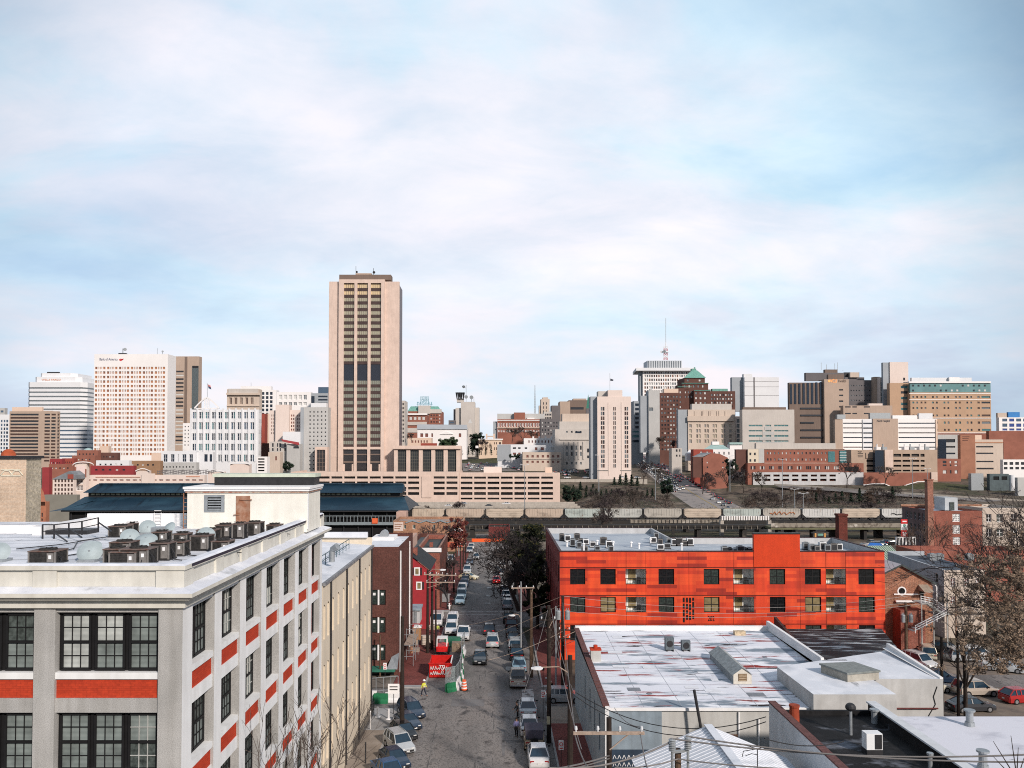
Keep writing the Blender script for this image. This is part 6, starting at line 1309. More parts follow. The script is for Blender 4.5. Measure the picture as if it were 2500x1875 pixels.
t=bld('blank_grey_tower','blank grey beige tower topped by dishes and horn antennas',1125,1159,981,1080,900,30,W_BEI2);M_SH=W_GREY
pbox(t,'side_wing',W_BEI2,1159.6,1170,995,1080,904,925);pbox(t,'side_wing',W_BEI2,1112,1124.4,996,1080,903,925);pbox(t,'dark_wing',W_DGREY,1107,1112,999,1070,906,925)
pbox(t,'crown_block',W_BEI2,1115,1132,973,982,905,915)
mb=MB()
for a,b in((1116,-1),(1120,-.4),(1127,.4),(1131,1)):
 p=at(a,975,904);q=at(a+b*1.5,958,903);mb.cyl(p,q,.5,1.2,8)
mb.cyl(at(1123.5,975,904),at(1123.5,958,904),.6,1.5,8);mk('horn_antenna',mb,M_DARK,t)
mb=MB();mb.bar(at(1138,982,903),at(1138,940,903),.5);mb.cyl(at(1131,943,903),at(1133,945,902),1.6,n=10);mb.bar(at(1131,943,903),at(1138,948,903),.4);mb.cyl(at(1138,969,903),at(1138,969,902),2.0,n=12);mb.cyl(at(1151,970,903),at(1151,970,902),2.2,n=12);mb.bar(at(1151,982,903),at(1151,968,903),.5);mb.bar(at(1157,982,903),at(1157,970,903),.4);mk('mast',mb,M_STEEL,t)
t=bld('dark_roof_cluster','dark blue roofed building left of the blank grey tower',1095,1111,1026,1060,880,20,W_DGREY,None,[(1098,1108)],[(1030,1033),(1037,1040)],gm=[g_bl])
t=thing('church_turret','small pale pointed turret in front of the blank grey tower','turret',at(1148,1045,820));pbox(t,'shaft',W_BEI2,1144,1152,1033,1060,820,826);mb=MB();y=820;mb.face([at(1143,1033,y),at(1153,1033,y),at(1148,1022,y+3)]);mb.face([at(1153,1033,y),at(1153,1033,y+6),at(1148,1022,y+3)]);mb.face([at(1143,1033,y),at(1143,1033,y+6),at(1148,1022,y+3)]);mk('spire',mb,W_GREY,t)
t=bld('yellow_mansion','yellow cream mansion with white chimneys below the old city hall',1169,1226,1073,1112,700,14,mat('far_yellow',(.72,.56,.43),.85,.05,.1),None,[(1172,1178),(1185,1190),(1206,1208),(1211,1213),(1218,1223)],[(1079.5,1085),(1092,1099)],.3,gm=[g_br])
pbox(t,'cornice',W_PINK,1168,1228,1071,1074,699.2,699.8);[pbox(t,'chimney',W_PEACH,a,a+4,1059,1073,703,705)for a in(1186,1204)];pbox(t,'roof_walk',W_BEI,1190,1204,1064,1067,703,705);pbox(t,'porch',W_PINK,1161,1168,1088,1094,700,702)
t=bld('ornate_hall','ornate red brick hall with white trim and grey roofs',1214,1322,1023,1085,780,30,W_BRED,None,rng(1216,4.2,6.6,16),[(1032.5,1041.5),(1049,1055)],.5,gm=[g_pk,g_br],fm=W_PINK,nx=1,ny=1,ft=.5)
pbox(t,'stone_band',W_BEI,1213,1323,1043,1045.5,779.3,779.8);pbox(t,'stone_band',W_PINK,1213,1323,1025,1027,779.3,779.8);pbox(t,'roof_block',W_BRED,1255,1282,1007,1025,785,795);pbox(t,'roof_block',W_GREY,1214,1330,1010,1024,790,805);pbox(t,'flank',W_SIDE,1204,1213.5,1029,1075,782,800);pbox(t,'white_tower',W_PINK,1287,1305,1020,1026,784,790)
t=thing('radio_mast','thin guyed lattice radio mast behind the ornate brick hall','mast',at(1306,1015,860));mb=MB()
for k in range(12):
 for s in(-1,1):mb.bar(at(1306+s*lerp(1.9,.15,k/12),lerp(1016,940,k/12),860),at(1306-s*lerp(1.9,.15,(k+1)/12),lerp(1016,940,(k+1)/12),860),.28);mb.bar(at(1306+s*lerp(1.9,.15,k/12),lerp(1016,940,k/12),860),at(1306+s*lerp(1.9,.15,(k+1)/12),lerp(1016,940,(k+1)/12),860),.35)
mk('lattice',mb,M_STEEL,t)
t=bld('stepped_stone_tower','pale stepped stone tower behind the radio mast',1321,1342,974,1040,880,20,W_BEI,None,[(1326,1328),(1333,1335)],rng(982,6,10,4),gm=[g_dk]);pbox(t,'crown',W_BEI,1325,1338,970,974.5,883,892);pbox(t,'shoulder',W_BEI,1316,1321,990,1010,882,892)
t=bld('dark_grid_block','block with rows of black windows right of the stone tower',1328,1347,1005,1070,800,20,W_BEI2,None,rng(1331,3,4,4),rng(1010,4.5,8.3,5),gm=[g_dk])
t=bld('slate_grey_block','plain slate grey block before the brown slab behind the stepped building',1347,1368,990,1030,820,20,W_DGREY);t=bld('brown_slab','plain brown slab behind the stepped beige building',1367,1392,980,1040,850,25,W_TAN)
t=bld('long_brown_block','long brown block with rooftop machinery left of the green spire',1389,1440,977,1040,870,25,W_BROWN,None,[(1393,1425)],[(994,1000)],gm=[g_dk]);pbox(t,'roof_plant',W_TAN,1400,1432,973,978,872,885)
t=thing('green_spire','thin green copper church spire behind the white tower','spire',at(1436,1000,720));y=720;mb=MB()
for s in((-5,0),(5,0)):pass
q=[at(1431,997,y),at(1441,997,y),at(1441,997,y+4),at(1431,997,y+4)];ap=at(1436,962,y+2)
for i in range(4):mb.face([q[i],q[(i+1)%4],ap])
mk('spire_roof',mb,mat('spire_green',(.04,.20,.15),.7,.2,.5),t);pbox(t,'tower',W_DGREY,1431.5,1440.5,997,1040,y,y+4)
t=bld('shadow_cluster','dark cluster of old fronts between brick hall and stepped building',1320,1368,1022,1075,730,20,W_DGREY,None,rng(1323,3,7,6),rng(1030,4,9,4),gm=[g_dk,g_wh])
Yt=620
t=bld('stepped_beige_building','large beige building stepping up in tiers left of the white tower',1355,1442,1048,1140,Yt,35,W_BEI2,None,[(1382,1386),(1394,1398),(1405,1409),(1416,1420)],[(1052,1056.5),(1088,1098),(1103,1113),(1128,1134)],.5,gm=[g_dk,g_gr]);pbox(t,'upper_tier',W_BEI2,1366,1446,1029,1049,Yt+5,Yt+32);pbox(t,'upper_tier',W_BEI,1373,1446,1010,1030,Yt+9,Yt+30);pbox(t,'cornice',W_BEI2,1366,1443,1071,1074,Yt-.8,Yt-.1)
pbox(t,'corner_window',g_dk,1434,1439,1095,1104,Yt-.3,Yt-.05);pbox(t,'corner_window',g_dk,1434,1439,1112,1118,Yt-.3,Yt-.05);pbox(t,'clerestory',g_dkb,1405,1420,1053,1057,Yt-.3,Yt-.05)
mb=MB();[mb.box(X(p,Yt),X(p+3,Yt),Yt-.6,Yt-.02,Z(1122,Yt),Z(1078,Yt))for p in(1377,1389,1400.5,1411.5,1423)];mk('pilaster',mb,W_BEI2,t)
t=bld('white_row_houses','white row with dark red windows and chimney pots below the stepped building',1279,1366,1070,1100,660,12,W_PINK,None,rng(1290,3,8,9),[(1075,1081)],gm=[g_pk]);mb=MB();[mb.box(X(1300+k*15,662),X(1304+k*15,662),662,664,Z(1072,662),Z(1065.5,662))for k in range(5)];mk('chimney',mb,W_PINK,t)
t=bld('pale_villa','pale villa wing with porch below the white row',1290,1366,1087,1105,630,10,W_COOL,None,[(1306,1312),(1320,1328),(1345,1353)],[(1092,1099)],gm=[g_pk,g_wh])
t=bld('grey_flat_house','grey white flat roofed house right of the yellow mansion',1215,1292,1085,1125,620,14,W_COOL,None,[(1225,1231),(1238,1243),(1252,1260),(1265,1271),(1281,1287)],[(1092,1096),(1105,1110)],gm=[g_pk,g_dk],swm=W_SIDE);pbox(t,'shaded_return',W_SIDE,1214,1247,1085.5,1125,619.5,619.85)
t=bld('beige_long_wing','long low beige wing above the hillside car park',1276,1370,1104,1138,600,18,W_BEI,None,rng(1285,5.5,12.5,7),[(1111,1117),(1125,1130)],.3,gm=[g_pk]);pbox(t,'string_course',W_BEI2,1276,1370,1120,1121.5,599.5,599.9)
Yt=555
t=bld('white_slit_tower','pale tower with three vertical columns of small windows and stepped top',1458.6,1541,968,1172,Yt,40,W_PINKW,None,[(1467,1471),(1472,1476),(1497.5,1500),(1501,1503.5),(1525,1529),(1530,1534)],rng(993.5,9,11.6,13),.4,gm=[g_br,g_dk,g_gr],swm=W_SIDE)
pbox(t,'crown',W_PINKW,1485,1520,952.6,968.5,Yt+.3,Yt+20);pbox(t,'crown',W_BEI2,1461,1485,955,969,Yt+6,Yt+25);pbox(t,'shaded_wing',W_SIDE,1442,1458.4,968,1172,Yt+4,Yt+38)
mb=MB();[mb.box(X(p,Yt),X(p+1.2,Yt),Yt-.35,Yt-.02,Z(1160,Yt),Z(982,Yt))for p in(1485,1517)];mk('pilaster',mb,W_PINKW,t);pbox(t,'base_ledge',W_BEI2,1458,1486,1147,1148.5,Yt-.7,Yt-.1);pbox(t,'base_ledge',W_BEI2,1516,1541.5,1147,1148.5,Yt-.7,Yt-.1)
fl=thing('flag_on_tower','small dark flag on the pole above the pale slit tower','flag',at(1489,952,Yt+5));mb=MB();mb.bar(at(1489,953,Yt+5),at(1489,911,Yt+5),.22);mk('pole',mb,M_STEEL,fl);mb=MB();mb.face([at(1490,924,Yt+5),at(1498,927,Yt+6),at(1497,930,Yt+6),at(1490,930,Yt+5)]);mk('cloth',mb,mat('flag_dark',(.05,.06,.08),.8,.2,.5),fl)
Yt=1000
t=bld('gridded_high_rise','white gridded high rise with projecting roof slab and tall antenna behind the dark brick tower',1570,1690,906,1080,Yt,60,W_PINK,None,rng(1574,3.6,5.65,20),[(908,912)]+rng(915,5.8,9.4,14),.9,gm=[g_or2,g_gr,g_wh,g_br],swm=W_SIDE)
mb=MB();mb.prism([(X(1552,Yt),Yt-6),(X(1694,Yt),Yt-6),(X(1694,Yt),Yt+50),(X(1562,Yt),Yt+50)],Z(906,Yt),Z(899,Yt));mk('roof_slab',mb,W_COOL,t);pbox(t,'shaded_return',W_SIDE,1562.5,1569.5,906,1080,Yt+3,Yt+50)
mb=MB();a,b=X(1584.5,Yt),X(1668.5,Yt);mb.box(a,b,Yt+6,Yt+35,Z(899,Yt),Z(879,Yt));[mb.box(lerp(a,b,(k+.35)/15),lerp(a,b,(k+.65)/15),Yt+5.4,Yt+5.98,Z(897,Yt),Z(880,Yt),1)for k in range(15)];mk('penthouse',mb,[mat('penthouse_grey',(.52,.55,.58),.7,.06,.05),g_gr],t)
t=thing('antenna_tower','red and white lattice antenna tower with tall whip above the city high rise','mast',at(1625,879,Yt+10));mb=MB();y=Yt+10
for k in range(6):
 a,b=lerp(879,846,k/6),lerp(879,846,(k+1)/6)
 for s in(-1,1):mb.bar(at(1625+s*4.2,a,y),at(1625+s*4.2,b,y),.7,mi=k%2);mb.bar(at(1625+s*4.2,a,y),at(1625-s*4.2,b,y),.45,mi=k%2)
 mb.bar(at(1620.8,b,y),at(1629.2,b,y),.5,mi=k%2)
mb.box(X(1617,y),X(1633,y),y-2,y+2,Z(860.5,y),Z(859,y),1);mb.cyl(at(1615,859,y),at(1615,859,y-2),1.7,n=10,mi=1);mb.cyl(at(1622,858,y-2),at(1622,858,y-4),1.9,n=10,mi=2)
mb.bar(at(1625.5,846,y),at(1625.5,835,y),1.0,mi=1);mb.bar(at(1625.5,835,y),at(1625.5,776,y),.55,mi=2);mk('lattice',mb,[mat('mast_red',(.45,.12,.14),.6,.1,1),W_COOL,M_STEEL],t)
Yt=700
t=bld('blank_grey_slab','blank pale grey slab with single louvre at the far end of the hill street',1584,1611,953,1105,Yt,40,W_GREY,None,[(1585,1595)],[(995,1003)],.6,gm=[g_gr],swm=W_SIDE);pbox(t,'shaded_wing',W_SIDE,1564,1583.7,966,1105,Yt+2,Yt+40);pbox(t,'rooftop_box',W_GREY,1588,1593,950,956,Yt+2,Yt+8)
t=bld('banded_dark_block','dark banded block left of the blank grey slab',1548,1568,979,1100,760,30,W_SIDE,None,[(1551,1566)],rng(985,6,11,9),gm=[g_dkb]);t=bld('teal_street_block','teal glazed low block where the hill street meets the skyline',1541,1570,1046,1090,720,20,W_SIDE,None,[(1544,1567)],[(1052,1056),(1062,1068),(1074,1080)],gm=[g_tl,g_dkb])
Yt=720
t=bld('dark_brick_wing','dark brick wing with pale topped windows left of the copper pyramid',1610,1657,959,1112,Yt,40,W_DBR,None,rng(1615,4,7.3,6),rng(966,4.6,9.9,14),.4,gm=[g_wh,g_dk,g_br,g_gr])
pbox(t,'attic',W_PEACH,1622,1657,949,959,Yt+2,Yt+15)
t=thing('copper_roof_tower','stepped dark brick tower crowned by a green copper pyramid roof','tower',(X(1698,740),750,10))
def tier(a,b,yt,yb,Ya,cs=(),rs=(),gm=None):
 mb=MB();x0,x1=X(a,Ya),X(b,Ya);hs=wall(mb,'f',Ya,x0,x1,Z(yb,Ya),Z(yt,Ya),pcols(cs,Ya),prows(rs,Ya),.4);mb.box(x0,x1,Ya+.5,Ya+30,Z(yb,Ya),Z(yt,Ya)-.01);mk('wall',mb,W_DBR,t);windows(t,'f',Ya,hs,gm or[g_wh,g_gr],None,rec=.4)
tier(1656,1735,951,1100,740,rng(1659,3.5,7,11),[(955,960),(966,971)]);tier(1667,1730,936,951.2,742,rng(1671,4,11,5),[(940,946)]);tier(1672,1722,922,936.2,744,[(1678,1683),(1707,1712)],[(926,931)]);tier(1695,1735,953,1100,735,rng(1698,5,11,4),rng(957,5.5,12,6));tier(1655,1672,946,1100,738,[(1660,1664)],rng(955,5,12,7))
y=744;mb=MB();q=[at(1670,922.5,y-1),at(1724,922.5,y-1),at(1724,922.5,y+22),at(1670,922.5,y+22)];u=[at(1689,904,y+8),at(1702,904,y+8),at(1702,904,y+14),at(1689,904,y+14)]
for i in range(4):mb.face([q[i],q[(i+1)%4],u[(i+1)%4],u[i]])
mb.box(X(1690,y+8),X(1701,y+8),y+8,y+13,Z(904,y+8),Z(900,y+8));mb.bar(at(1696,900,y+10),at(1696,896.5,y+10),1.0);mk('pyramid_roof',mb,M_GREEN,t)
mb=MB();[mb.box(X(a,yy),X(b,yy),yy-.8,yy-.1,Z(p+1.2,yy),Z(p,yy))for a,b,p,yy in((1655,1690,944,737.5),(1695,1736,952.5,734.8),(1665,1732,935,741.5))];mk('copper_cornice',mb,M_GREEN,t)
t=bld('dark_brick_east_wing','dark brick wing with green roof edge right of the copper pyramid',1733,1796,955,1000,745,30,W_DBR,None,rng(1737,4,6.9,8),rng(961.5,5,9.4,4),.4,gm=[g_wh,g_gr,g_dk]);pbox(t,'copper_roof',M_GREEN,1740,1778,949,956,747,765)
Yt=630
t=bld('beige_lab_building','beige stone laboratory block with tall paired windows before the copper pyramid',1680,1795,1000,1112,Yt,40,W_BEI,None,[(1683,1689)]+[p for s in(1700,1720,1740,1760.5)for p in((s,s+4.6),(s+6,s+10.6))]+[(1781,1787)],[(1036,1044),(1048,1056.5),(1060.5,1069.5),(1073,1082)],.5,gm=[g_gr,g_dk,g_am],fm=W_BEI,nx=2,ny=1,ft=.25)
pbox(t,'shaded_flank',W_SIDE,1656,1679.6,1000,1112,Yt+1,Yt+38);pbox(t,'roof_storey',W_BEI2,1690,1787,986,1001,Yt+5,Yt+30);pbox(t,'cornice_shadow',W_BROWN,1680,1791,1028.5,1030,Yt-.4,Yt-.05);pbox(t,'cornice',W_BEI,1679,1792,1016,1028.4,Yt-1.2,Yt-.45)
mb=MB();[mb.box(X(p,Yt),X(p+.8,Yt),Yt-.2,Yt-.02,Z(1015,Yt),Z(1004,Yt))for p in(1695,1713,1716,1730,1734,1750,1755,1770)];mk('attic_slot',mb,W_BROWN,t)
t=bld('glass_stair_block','narrow beige stair block with a column of teal windows',1795.5,1811,1016,1112,Yt+2,30,W_PINKW,None,[(1799,1807)],rng(1023,9,12.2,6),gm=[g_gr])
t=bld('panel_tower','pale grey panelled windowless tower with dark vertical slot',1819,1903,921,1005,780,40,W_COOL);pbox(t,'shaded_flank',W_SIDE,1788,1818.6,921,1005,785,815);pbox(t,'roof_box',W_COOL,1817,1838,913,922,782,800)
mb=MB();y=779.9;[mb.box(X(1819,y),X(1903,y),y,y+.06,Z(p+.6,y),Z(p,y))for p in(931,944,965)];mb.box(X(1841,y),X(1844,y),y-.05,y+.06,Z(1000,y),Z(921,y));mk('panel_joint',mb,W_DGREY,t)
Yt=614
t=bld('teal_band_building','wide beige building with teal window bands and stepped grey motif',1813,1940,1000,1100,Yt,35,W_BEI2,None,[(1828,1862),(1869,1883),(1890.5,1925)],[(1037,1041.5),(1050,1054),(1062,1067),(1075,1079)],.4,gm=[g_tl],fm=W_BEI2,nx=4,ny=1,ft=.2)
pbox(t,'roof_rim',W_BROWN,1815,1920,994,1000.5,Yt+4,Yt+20);mb=MB();y=Yt-.15
for a,b,p,q in((1867,1886,1042,1050),(1862.5,1890,1054.5,1062),(1855,1900,1067.5,1075),(1848,1910,1079.5,1085)):mb.box(X(a,y),X(b,y),y,y+.1,Z(q,y),Z(p,y))
mk('stepped_panel',mb,W_GREY,t)
Yt=620
t=bld('brown_hospital','massive brown hospital block with orange lettering and dark window strips',2014,2074,926,1085,Yt,45,W_TAN,None,[(2050,2060)],[(950,953.5),(963.5,967),(977.5,981.5),(991,995)],.4,gm=[g_dk]);k=MB();xl,xr=X(1927,Yt+40),X(2014,Yt)
pbox(t,'shaded_wing',W_BROWN,1928,2013.7,934,1085,Yt+3,Yt+45)
for k in range(8):pbox(t,'window_strip',g_dkb,1930+k*10.4,1935+k*10.4,938-k*.8,986,Yt+2.6,Yt+2.95)
for p,a in((995,1955),(1012,1955),(1030,1955),(1048,1955),(1066,1955)):pbox(t,'window_strip',g_dk,a,2013 if p!=1030 else 1988,p,p+4,Yt+2.5,Yt+2.95)
pbox(t,'upper_block',W_DGREY,1969,2063,910,930,Yt+10,Yt+40);pbox(t,'roof_plant',W_BROWN,2016,2047,902,912,Yt+12,Yt+30);pbox(t,'upper_block',W_BROWN,2024,2062,914,927,Yt+1,Yt+9.9)
mb=MB();[mb.bar(at(p,903,Yt+14),at(p,q,Yt+14),.25)for p,q in((2005,885),(2018,890),(2038,887),(2045,885),(2058,905))];mk('antenna',mb,M_STEEL,t)
text('VCU',4.0,(X(2029,Yt),Yt-.1,Z(934,Yt)),emit('sign_lit_orange',(.85,.35,.10),.5),t,'lettering',.1,width=X(2044.5,Yt)-X(2029,Yt));text('Health',3.0,(X(2048,Yt),Yt-.1,Z(933,Yt)),W_BROWN,t,'lettering',.1,width=X(2067,Yt)-X(2048,Yt));mb=MB();c=at(2024.5,930,Yt-.1);mb.cyl(c,c+Vector((0,-.1,0)),1.0,n=14);mk('logo',mb,MATS['sign_lit_orange'],t)
t=bld('slate_middle_block','dark slate block with dotted windows behind the brown hospital',2073,2137,928,1000,660,30,W_DGREY,None,rng(2078,3,6.5,9),rng(940,3,12,4),gm=[g_gr,g_dk]);pbox(t,'roof_plant',M_DARK,2064,2100,909,925,668,680);pbox(t,'cooling_tower',W_BEI,2078,2099,909,921,664,667);pbox(t,'roof_slab',W_DGREY,2064,2112,921,930,666,682)
t=bld('brown_pier_block','brown pier block beside the teal glass stair of the hospital',2136,2150,920,985,655,25,W_TAN);t=bld('teal_stair','teal glass stair slot with pale cap between brown pier and orange hospital',2150,2173,921,998,650,20,W_PINKW,None,[(2152,2171)],[(934,942),(945,955),(958,967),(970,980),(983,993)],gm=[g_tl])
t=bld('brown_link_block','low brown link building with slot windows right of the brown hospital',2060,2180,990,1060,610,20,W_TAN,None,[(2064,2078),(2082,2093),(2110,2125)],[(992,995),(1008,1011)],gm=[g_dk]);pbox(t,'roof_box',W_PINKW,2122,2156,985,995,612,618)
t=bld('hospital_lift_tower','tall beige lift tower with blank face rising over the orange hospital',2175,2220,884,1000,645,25,W_PINKW,None,[(2207,2212)],[(922,929)],.4,gm=[g_dk]);pbox(t,'shaded_flank',W_SIDE,2158,2174.7,885,1000,646,668)
t=bld('orange_brick_pier','orange brick pier with teal corner balconies left of the orange hospital',2174,2224,935,1005,635,10,W_ORN,None,[(2201,2218)],[(942,948),(955,961),(969,975),(983,989),(996,1001)],gm=[g_tl,g_dk])
Yt=630
t=bld('orange_hospital','long orange brick hospital wing with teal glass top storeys',2224,2421,958,1062,Yt,40,W_ORN,None,[p for s in(2229,2249,2277,2305,2333,2361)for p in((s,s+4.5),(s+9.5,s+14))]+[(2388,2393.5),(2398,2419)],[(967,971.5),(980.5,985),(994,998.5),(1012,1016.5),(1029,1034.5),(1047,1052)],.4,gm=[g_dk,g_gr,g_tl,g_br])
pbox(t,'teal_glass_storey',mat('teal_glass_wall',(.16,.30,.31),.25,.2,.08),2224.2,2420.8,935,958.5,Yt+.6,Yt+38)
k=MB();y=Yt+.5;random.seed(4)
for r in(939,951):
 for s in range(14):
  p=2229+s*13.5;g=random.random()
  if g<.75:k.box(X(p,y),X(p+4.6,y),y,y+.06,Z(r+4.5,y),Z(r,y),0 if g<.4 else 1)
mk('storey_pane',k,[g_dk,g_wh],t)
[pbox(t,'white_course',W_PINK,2222,2422,p,p+1.6,Yt-.3,Yt-.05)for p in(960,975,1020,1056)];pbox(t,'roof_fascia',W_PINK,2222,2422,931,935,Yt-.3,Yt+38.5);pbox(t,'roof_plant',W_COOL,2228,2375,922,931,Yt+8,Yt+25);pbox(t,'roof_plant',W_PINK,2320,2345,921,931,Yt+6,Yt+7.9);pbox(t,'base_course',W_BRED,2285,2424,1058,1075,Yt-.8,Yt-.35)
Yt=575
t=bld('white_band_hospital','white banded hospital wing with brown centre panel and dark lettering',2058,2288,1023,1110,Yt,30,W_PINK,None,[(2059,2106),(2108,2131),(2194,2284)],[(1032,1034.6),(1043.5,1046),(1055.5,1058),(1067,1069.5),(1079,1081.5),(1090.5,1093)],.4,gm=[g_dkb,g_dkb,g_br])
pbox(t,'brown_panel',W_TAN,2132,2193,1022,1110,Yt-1.5,Yt-.05);pbox(t,'brown_end',W_TAN,2039,2057.7,1024,1110,Yt-.5,Yt+25);pbox(t,'pink_end',W_PEACH,2285.5,2289.5,1024,1110,Yt-.6,Yt+25)
pbox(t,'recess_shade',W_COOL,2107,2131.5,1023.5,1110,Yt-.7,Yt-.45)
for p in(1032,1043.5,1055.5,1067,1079,1090.5):pbox(t,'window_band',g_dkb,2109,2130,p,p+2.6,Yt-1.0,Yt-.72)
text('North Hospital',2.2,(X(2139,Yt),Yt-1.6,Z(1030,Yt)),W_DGREY,t,'lettering',.08,width=X(2170,Yt)-X(2139,Yt))
for a,b,y0,y1,m in((2125,2175,1008,1023,M_STEEL),(2245,2278,1009,1023,W_COOL),(2045,2065,1012,1023,M_STEEL),(2180,2240,1014,1023,W_PINK)):pbox(t,'roof_plant',m,a,b,y0,y1,Yt+8,Yt+18)
Yt=545
g1=garage('brown_garage','brown concrete hospital garage with dark slotted decks below the white banded wing',2078,2288,1098,[(1108,1115),(1123,1127.5),(1135,1139.5),(1147,1151)],[(2115,2134),(2137,2156),(2181,2200),(2203,2222),(2225,2244),(2247,2257)],Yt,30,mat('garage_brown',(.46,.35,.27),.85,.08,.2,streak=.15))
pbox(g1,'stair_bay',M_TAN,2160,2180,1098,1160,Yt-1,Yt-.05);pbox(g1,'upper_mask',MATS['garage_brown'],2114.5,2157,1105,1119,Yt-.6,Yt-.1)
text('VCU',1.4,(X(2094,Yt),Yt-.1,Z(1104.5,Yt)),M_DARK,g1,'lettering',.08,width=X(2103,Yt)-X(2094,Yt));mb=MB();[mb.box(X(2094,Yt),X(2107,Yt),Yt-.1,Yt-.02,Z(p+1.4,Yt),Z(p,Yt))for p in(1106.5,1110.5,1114.5)];mk('sign_line',mb,M_DARK,g1)
tag(mk('glass_lobby',MB().box(X(2136,540),X(2157,540),540,543,3,Z(1099,540)),g_dkb),'dark blue glazed box on the brown garage corner','lobby');
for i,a in enumerate((2140,2155,2208,2222,2245,2258)):tag(mk('roof_chiller',MB().box(X(a,548),X(a+11,548),548,552,16,Z(1091,548)).box(X(a+2,548),X(a+4,548),549,550,16,Z(1084,548)),M_STEEL if i%2 else W_PINK),['white chiller at the left of the brown garage roof','steel chiller beside the white one at the garage roof left','white chiller at the middle of the brown garage roof','steel chiller with stack at the middle of the garage roof','white chiller right of the middle of the garage roof','steel chiller at the right end of the garage roof'][i],'chiller')
Yt=535
t=bld('brick_medical_building','long red brick building with white windows over a pale parking base',1866,2062,1097,1152,Yt,25,W_BRED,None,[(1872,1876)]+rng(1880,3.2,9.6,15),[(1103.5,1109),(1119,1124.5)],.3,gm=[g_wh,g_gr,g_dk])
[pbox(t,'cornice',W_BEI,1866,2062,p,p+1.5,Yt-.5,Yt-.05)for p in(1095.5,1130,1150)];pbox(t,'roof_slab',W_BEI2,1846,2040,1082,1095.4,Yt+4,Yt+22);pbox(t,'white_wing',mat('far_cream',(.66,.58,.46),.85,.05,.1),1826,1852,1097,1130,Yt-.6,Yt+15);pbox(t,'dark_brick_wing',W_DBR,1797,1825.6,1097,1152,Yt+1,Yt+20);pbox(t,'grey_strip',W_GREY,1852.3,1865.6,1097,1130,Yt-.3,Yt+12)
for a in(1830,1841):[pbox(t,'window',g_dk,a,a+4,p,p+6,Yt-.75,Yt-.62)for p in(1105,1121)]
pbox(t,'teal_bay',g_tl,2022,2038,1102,1128,Yt-.4,Yt-.06);pbox(t,'teal_bay',g_tl,2050,2066,1100,1130,Yt-.6,Yt-.1);[pbox(t,'bay_grid',W_PINK,2050,2066.5,p,p+1,Yt-.75,Yt-.61)for p in(1105,1111,1117,1123)]
t=bld('brick_lower_storey','red brick lower storey with triple white windows above the pale parking base',1825,2108,1131,1153,Yt-4,10,W_BRED,None,[p for s in rng(1832,12,22.6,10)for p in((s[0],s[0]+3.4),(s[0]+4.3,s[0]+7.7),(s[0]+8.6,s[0]+12))],[(1138,1146)],.3,gm=[g_wh,g_dk]);pbox(t,'entrance_void',M_BLACK,2062,2096,1140,1150,Yt-4.3,Yt-4.06)
g2=garage('pale_parking_base','pale concrete two level parking base under the long brick building',1838,2108,1153,[(1158.5,1163.5),(1169,1174.5)],rng(1842,15.5,22.8,9),Yt-5,8,mat('far_pale_grey',(.56,.56,.57),.8,.1,.2,streak=.2))
t=bld('brick_gable_school','plain red brick barn shaped building beside the hill street',1716,1777,1118,1166,520,16,W_BRED,None,[(1725,1728.5),(1724,1728)][:1]+[(1763,1767)],[(1127,1131),(1139,1143)],.3,gm=[g_dk,g_wh]);y=520;mb=MB();mb.ext([(X(1715,y),Z(1118,y)),(X(1737,y),Z(1106,y)),(X(1757,y),Z(1108,y)),(X(1778,y),Z(1118,y))],'y',y,y+16);mk('gable',mb,W_BRED,t);pbox(t,'dark_wing',W_DBR,1692,1715.5,1115,1166,521,536)
mb=MB();mb.face([at(1690,1115,521),at(1716,1115,521),at(1738,1105,522),at(1712,1105,530)]);mk('roof',mb,mat('roof_grey_far',(.22,.24,.26)),t)
t=bld('white_hall','white hall with pale green roof and lantern behind the brick barn',1735,1790,1097,1120,560,16,W_PINK,None,rng(1742,3,12,4),[(1103,1110)],gm=[g_dk]);y=560;mb=MB();mb.face([at(1718,1097,y),at(1782,1097,y),at(1765,1086,y+8),at(1735,1086,y+8)]);mk('roof',mb,mat('roof_teal_pale',(.33,.47,.45),.7,.1,.3),t);pbox(t,'lantern',W_PINK,1739,1756,1078,1086,y+7,y+10)
t=bld('red_row_wing','red row wing with white windows below the white hall',1693,1741,1097,1120,550,8,W_RED,None,[(1710,1714),(1725,1729)],[(1102,1108)],gm=[g_wh]);t=bld('white_teal_house','white house with teal roof left of the long brick building',1782,1812,1085,1115,570,12,W_PINK);pbox(t,'roof',MATS['roof_teal_pale'],1781,1813,1080,1085,569,583)
t=bld('stone_corner_house','grey stone corner house at the foot of the dark brick wing',1640,1665,1094,1120,600,12,W_BEI2,None,[(1650,1654),(1658,1661)],[(1097,1103),(1110,1115)],gm=[g_dk])
t=thing('white_chapel','small white chapel with pointed roof beside the red row wing','chapel',at(1682,1115,560));pbox(t,'wall',W_PINK,1676,1692,1107,1125,560,570);mb=MB();y=560;mb.face([at(1675,1107,y),at(1693,1107,y),at(1684,1097,y+5)]);mb.face([at(1675,1107,y),at(1684,1097,y+5),at(1675,1107,y+10)]);mb.face([at(1693,1107,y),at(1693,1107,y+10),at(1684,1097,y+5)]);mk('roof',mb,W_COOL,t)
t=bld('dark_slot_building','grey hospital building with dark slots right of the white banded wing',2290,2342,1061,1125,590,25,W_GREY,None,[(2308,2332)],[(1072,1080),(1089,1093),(1105,1109)],.6,gm=[g_dkb,g_dk]);pbox(t,'dark_corner',g_dkb,2292,2310,1072,1122,589.5,589.9)
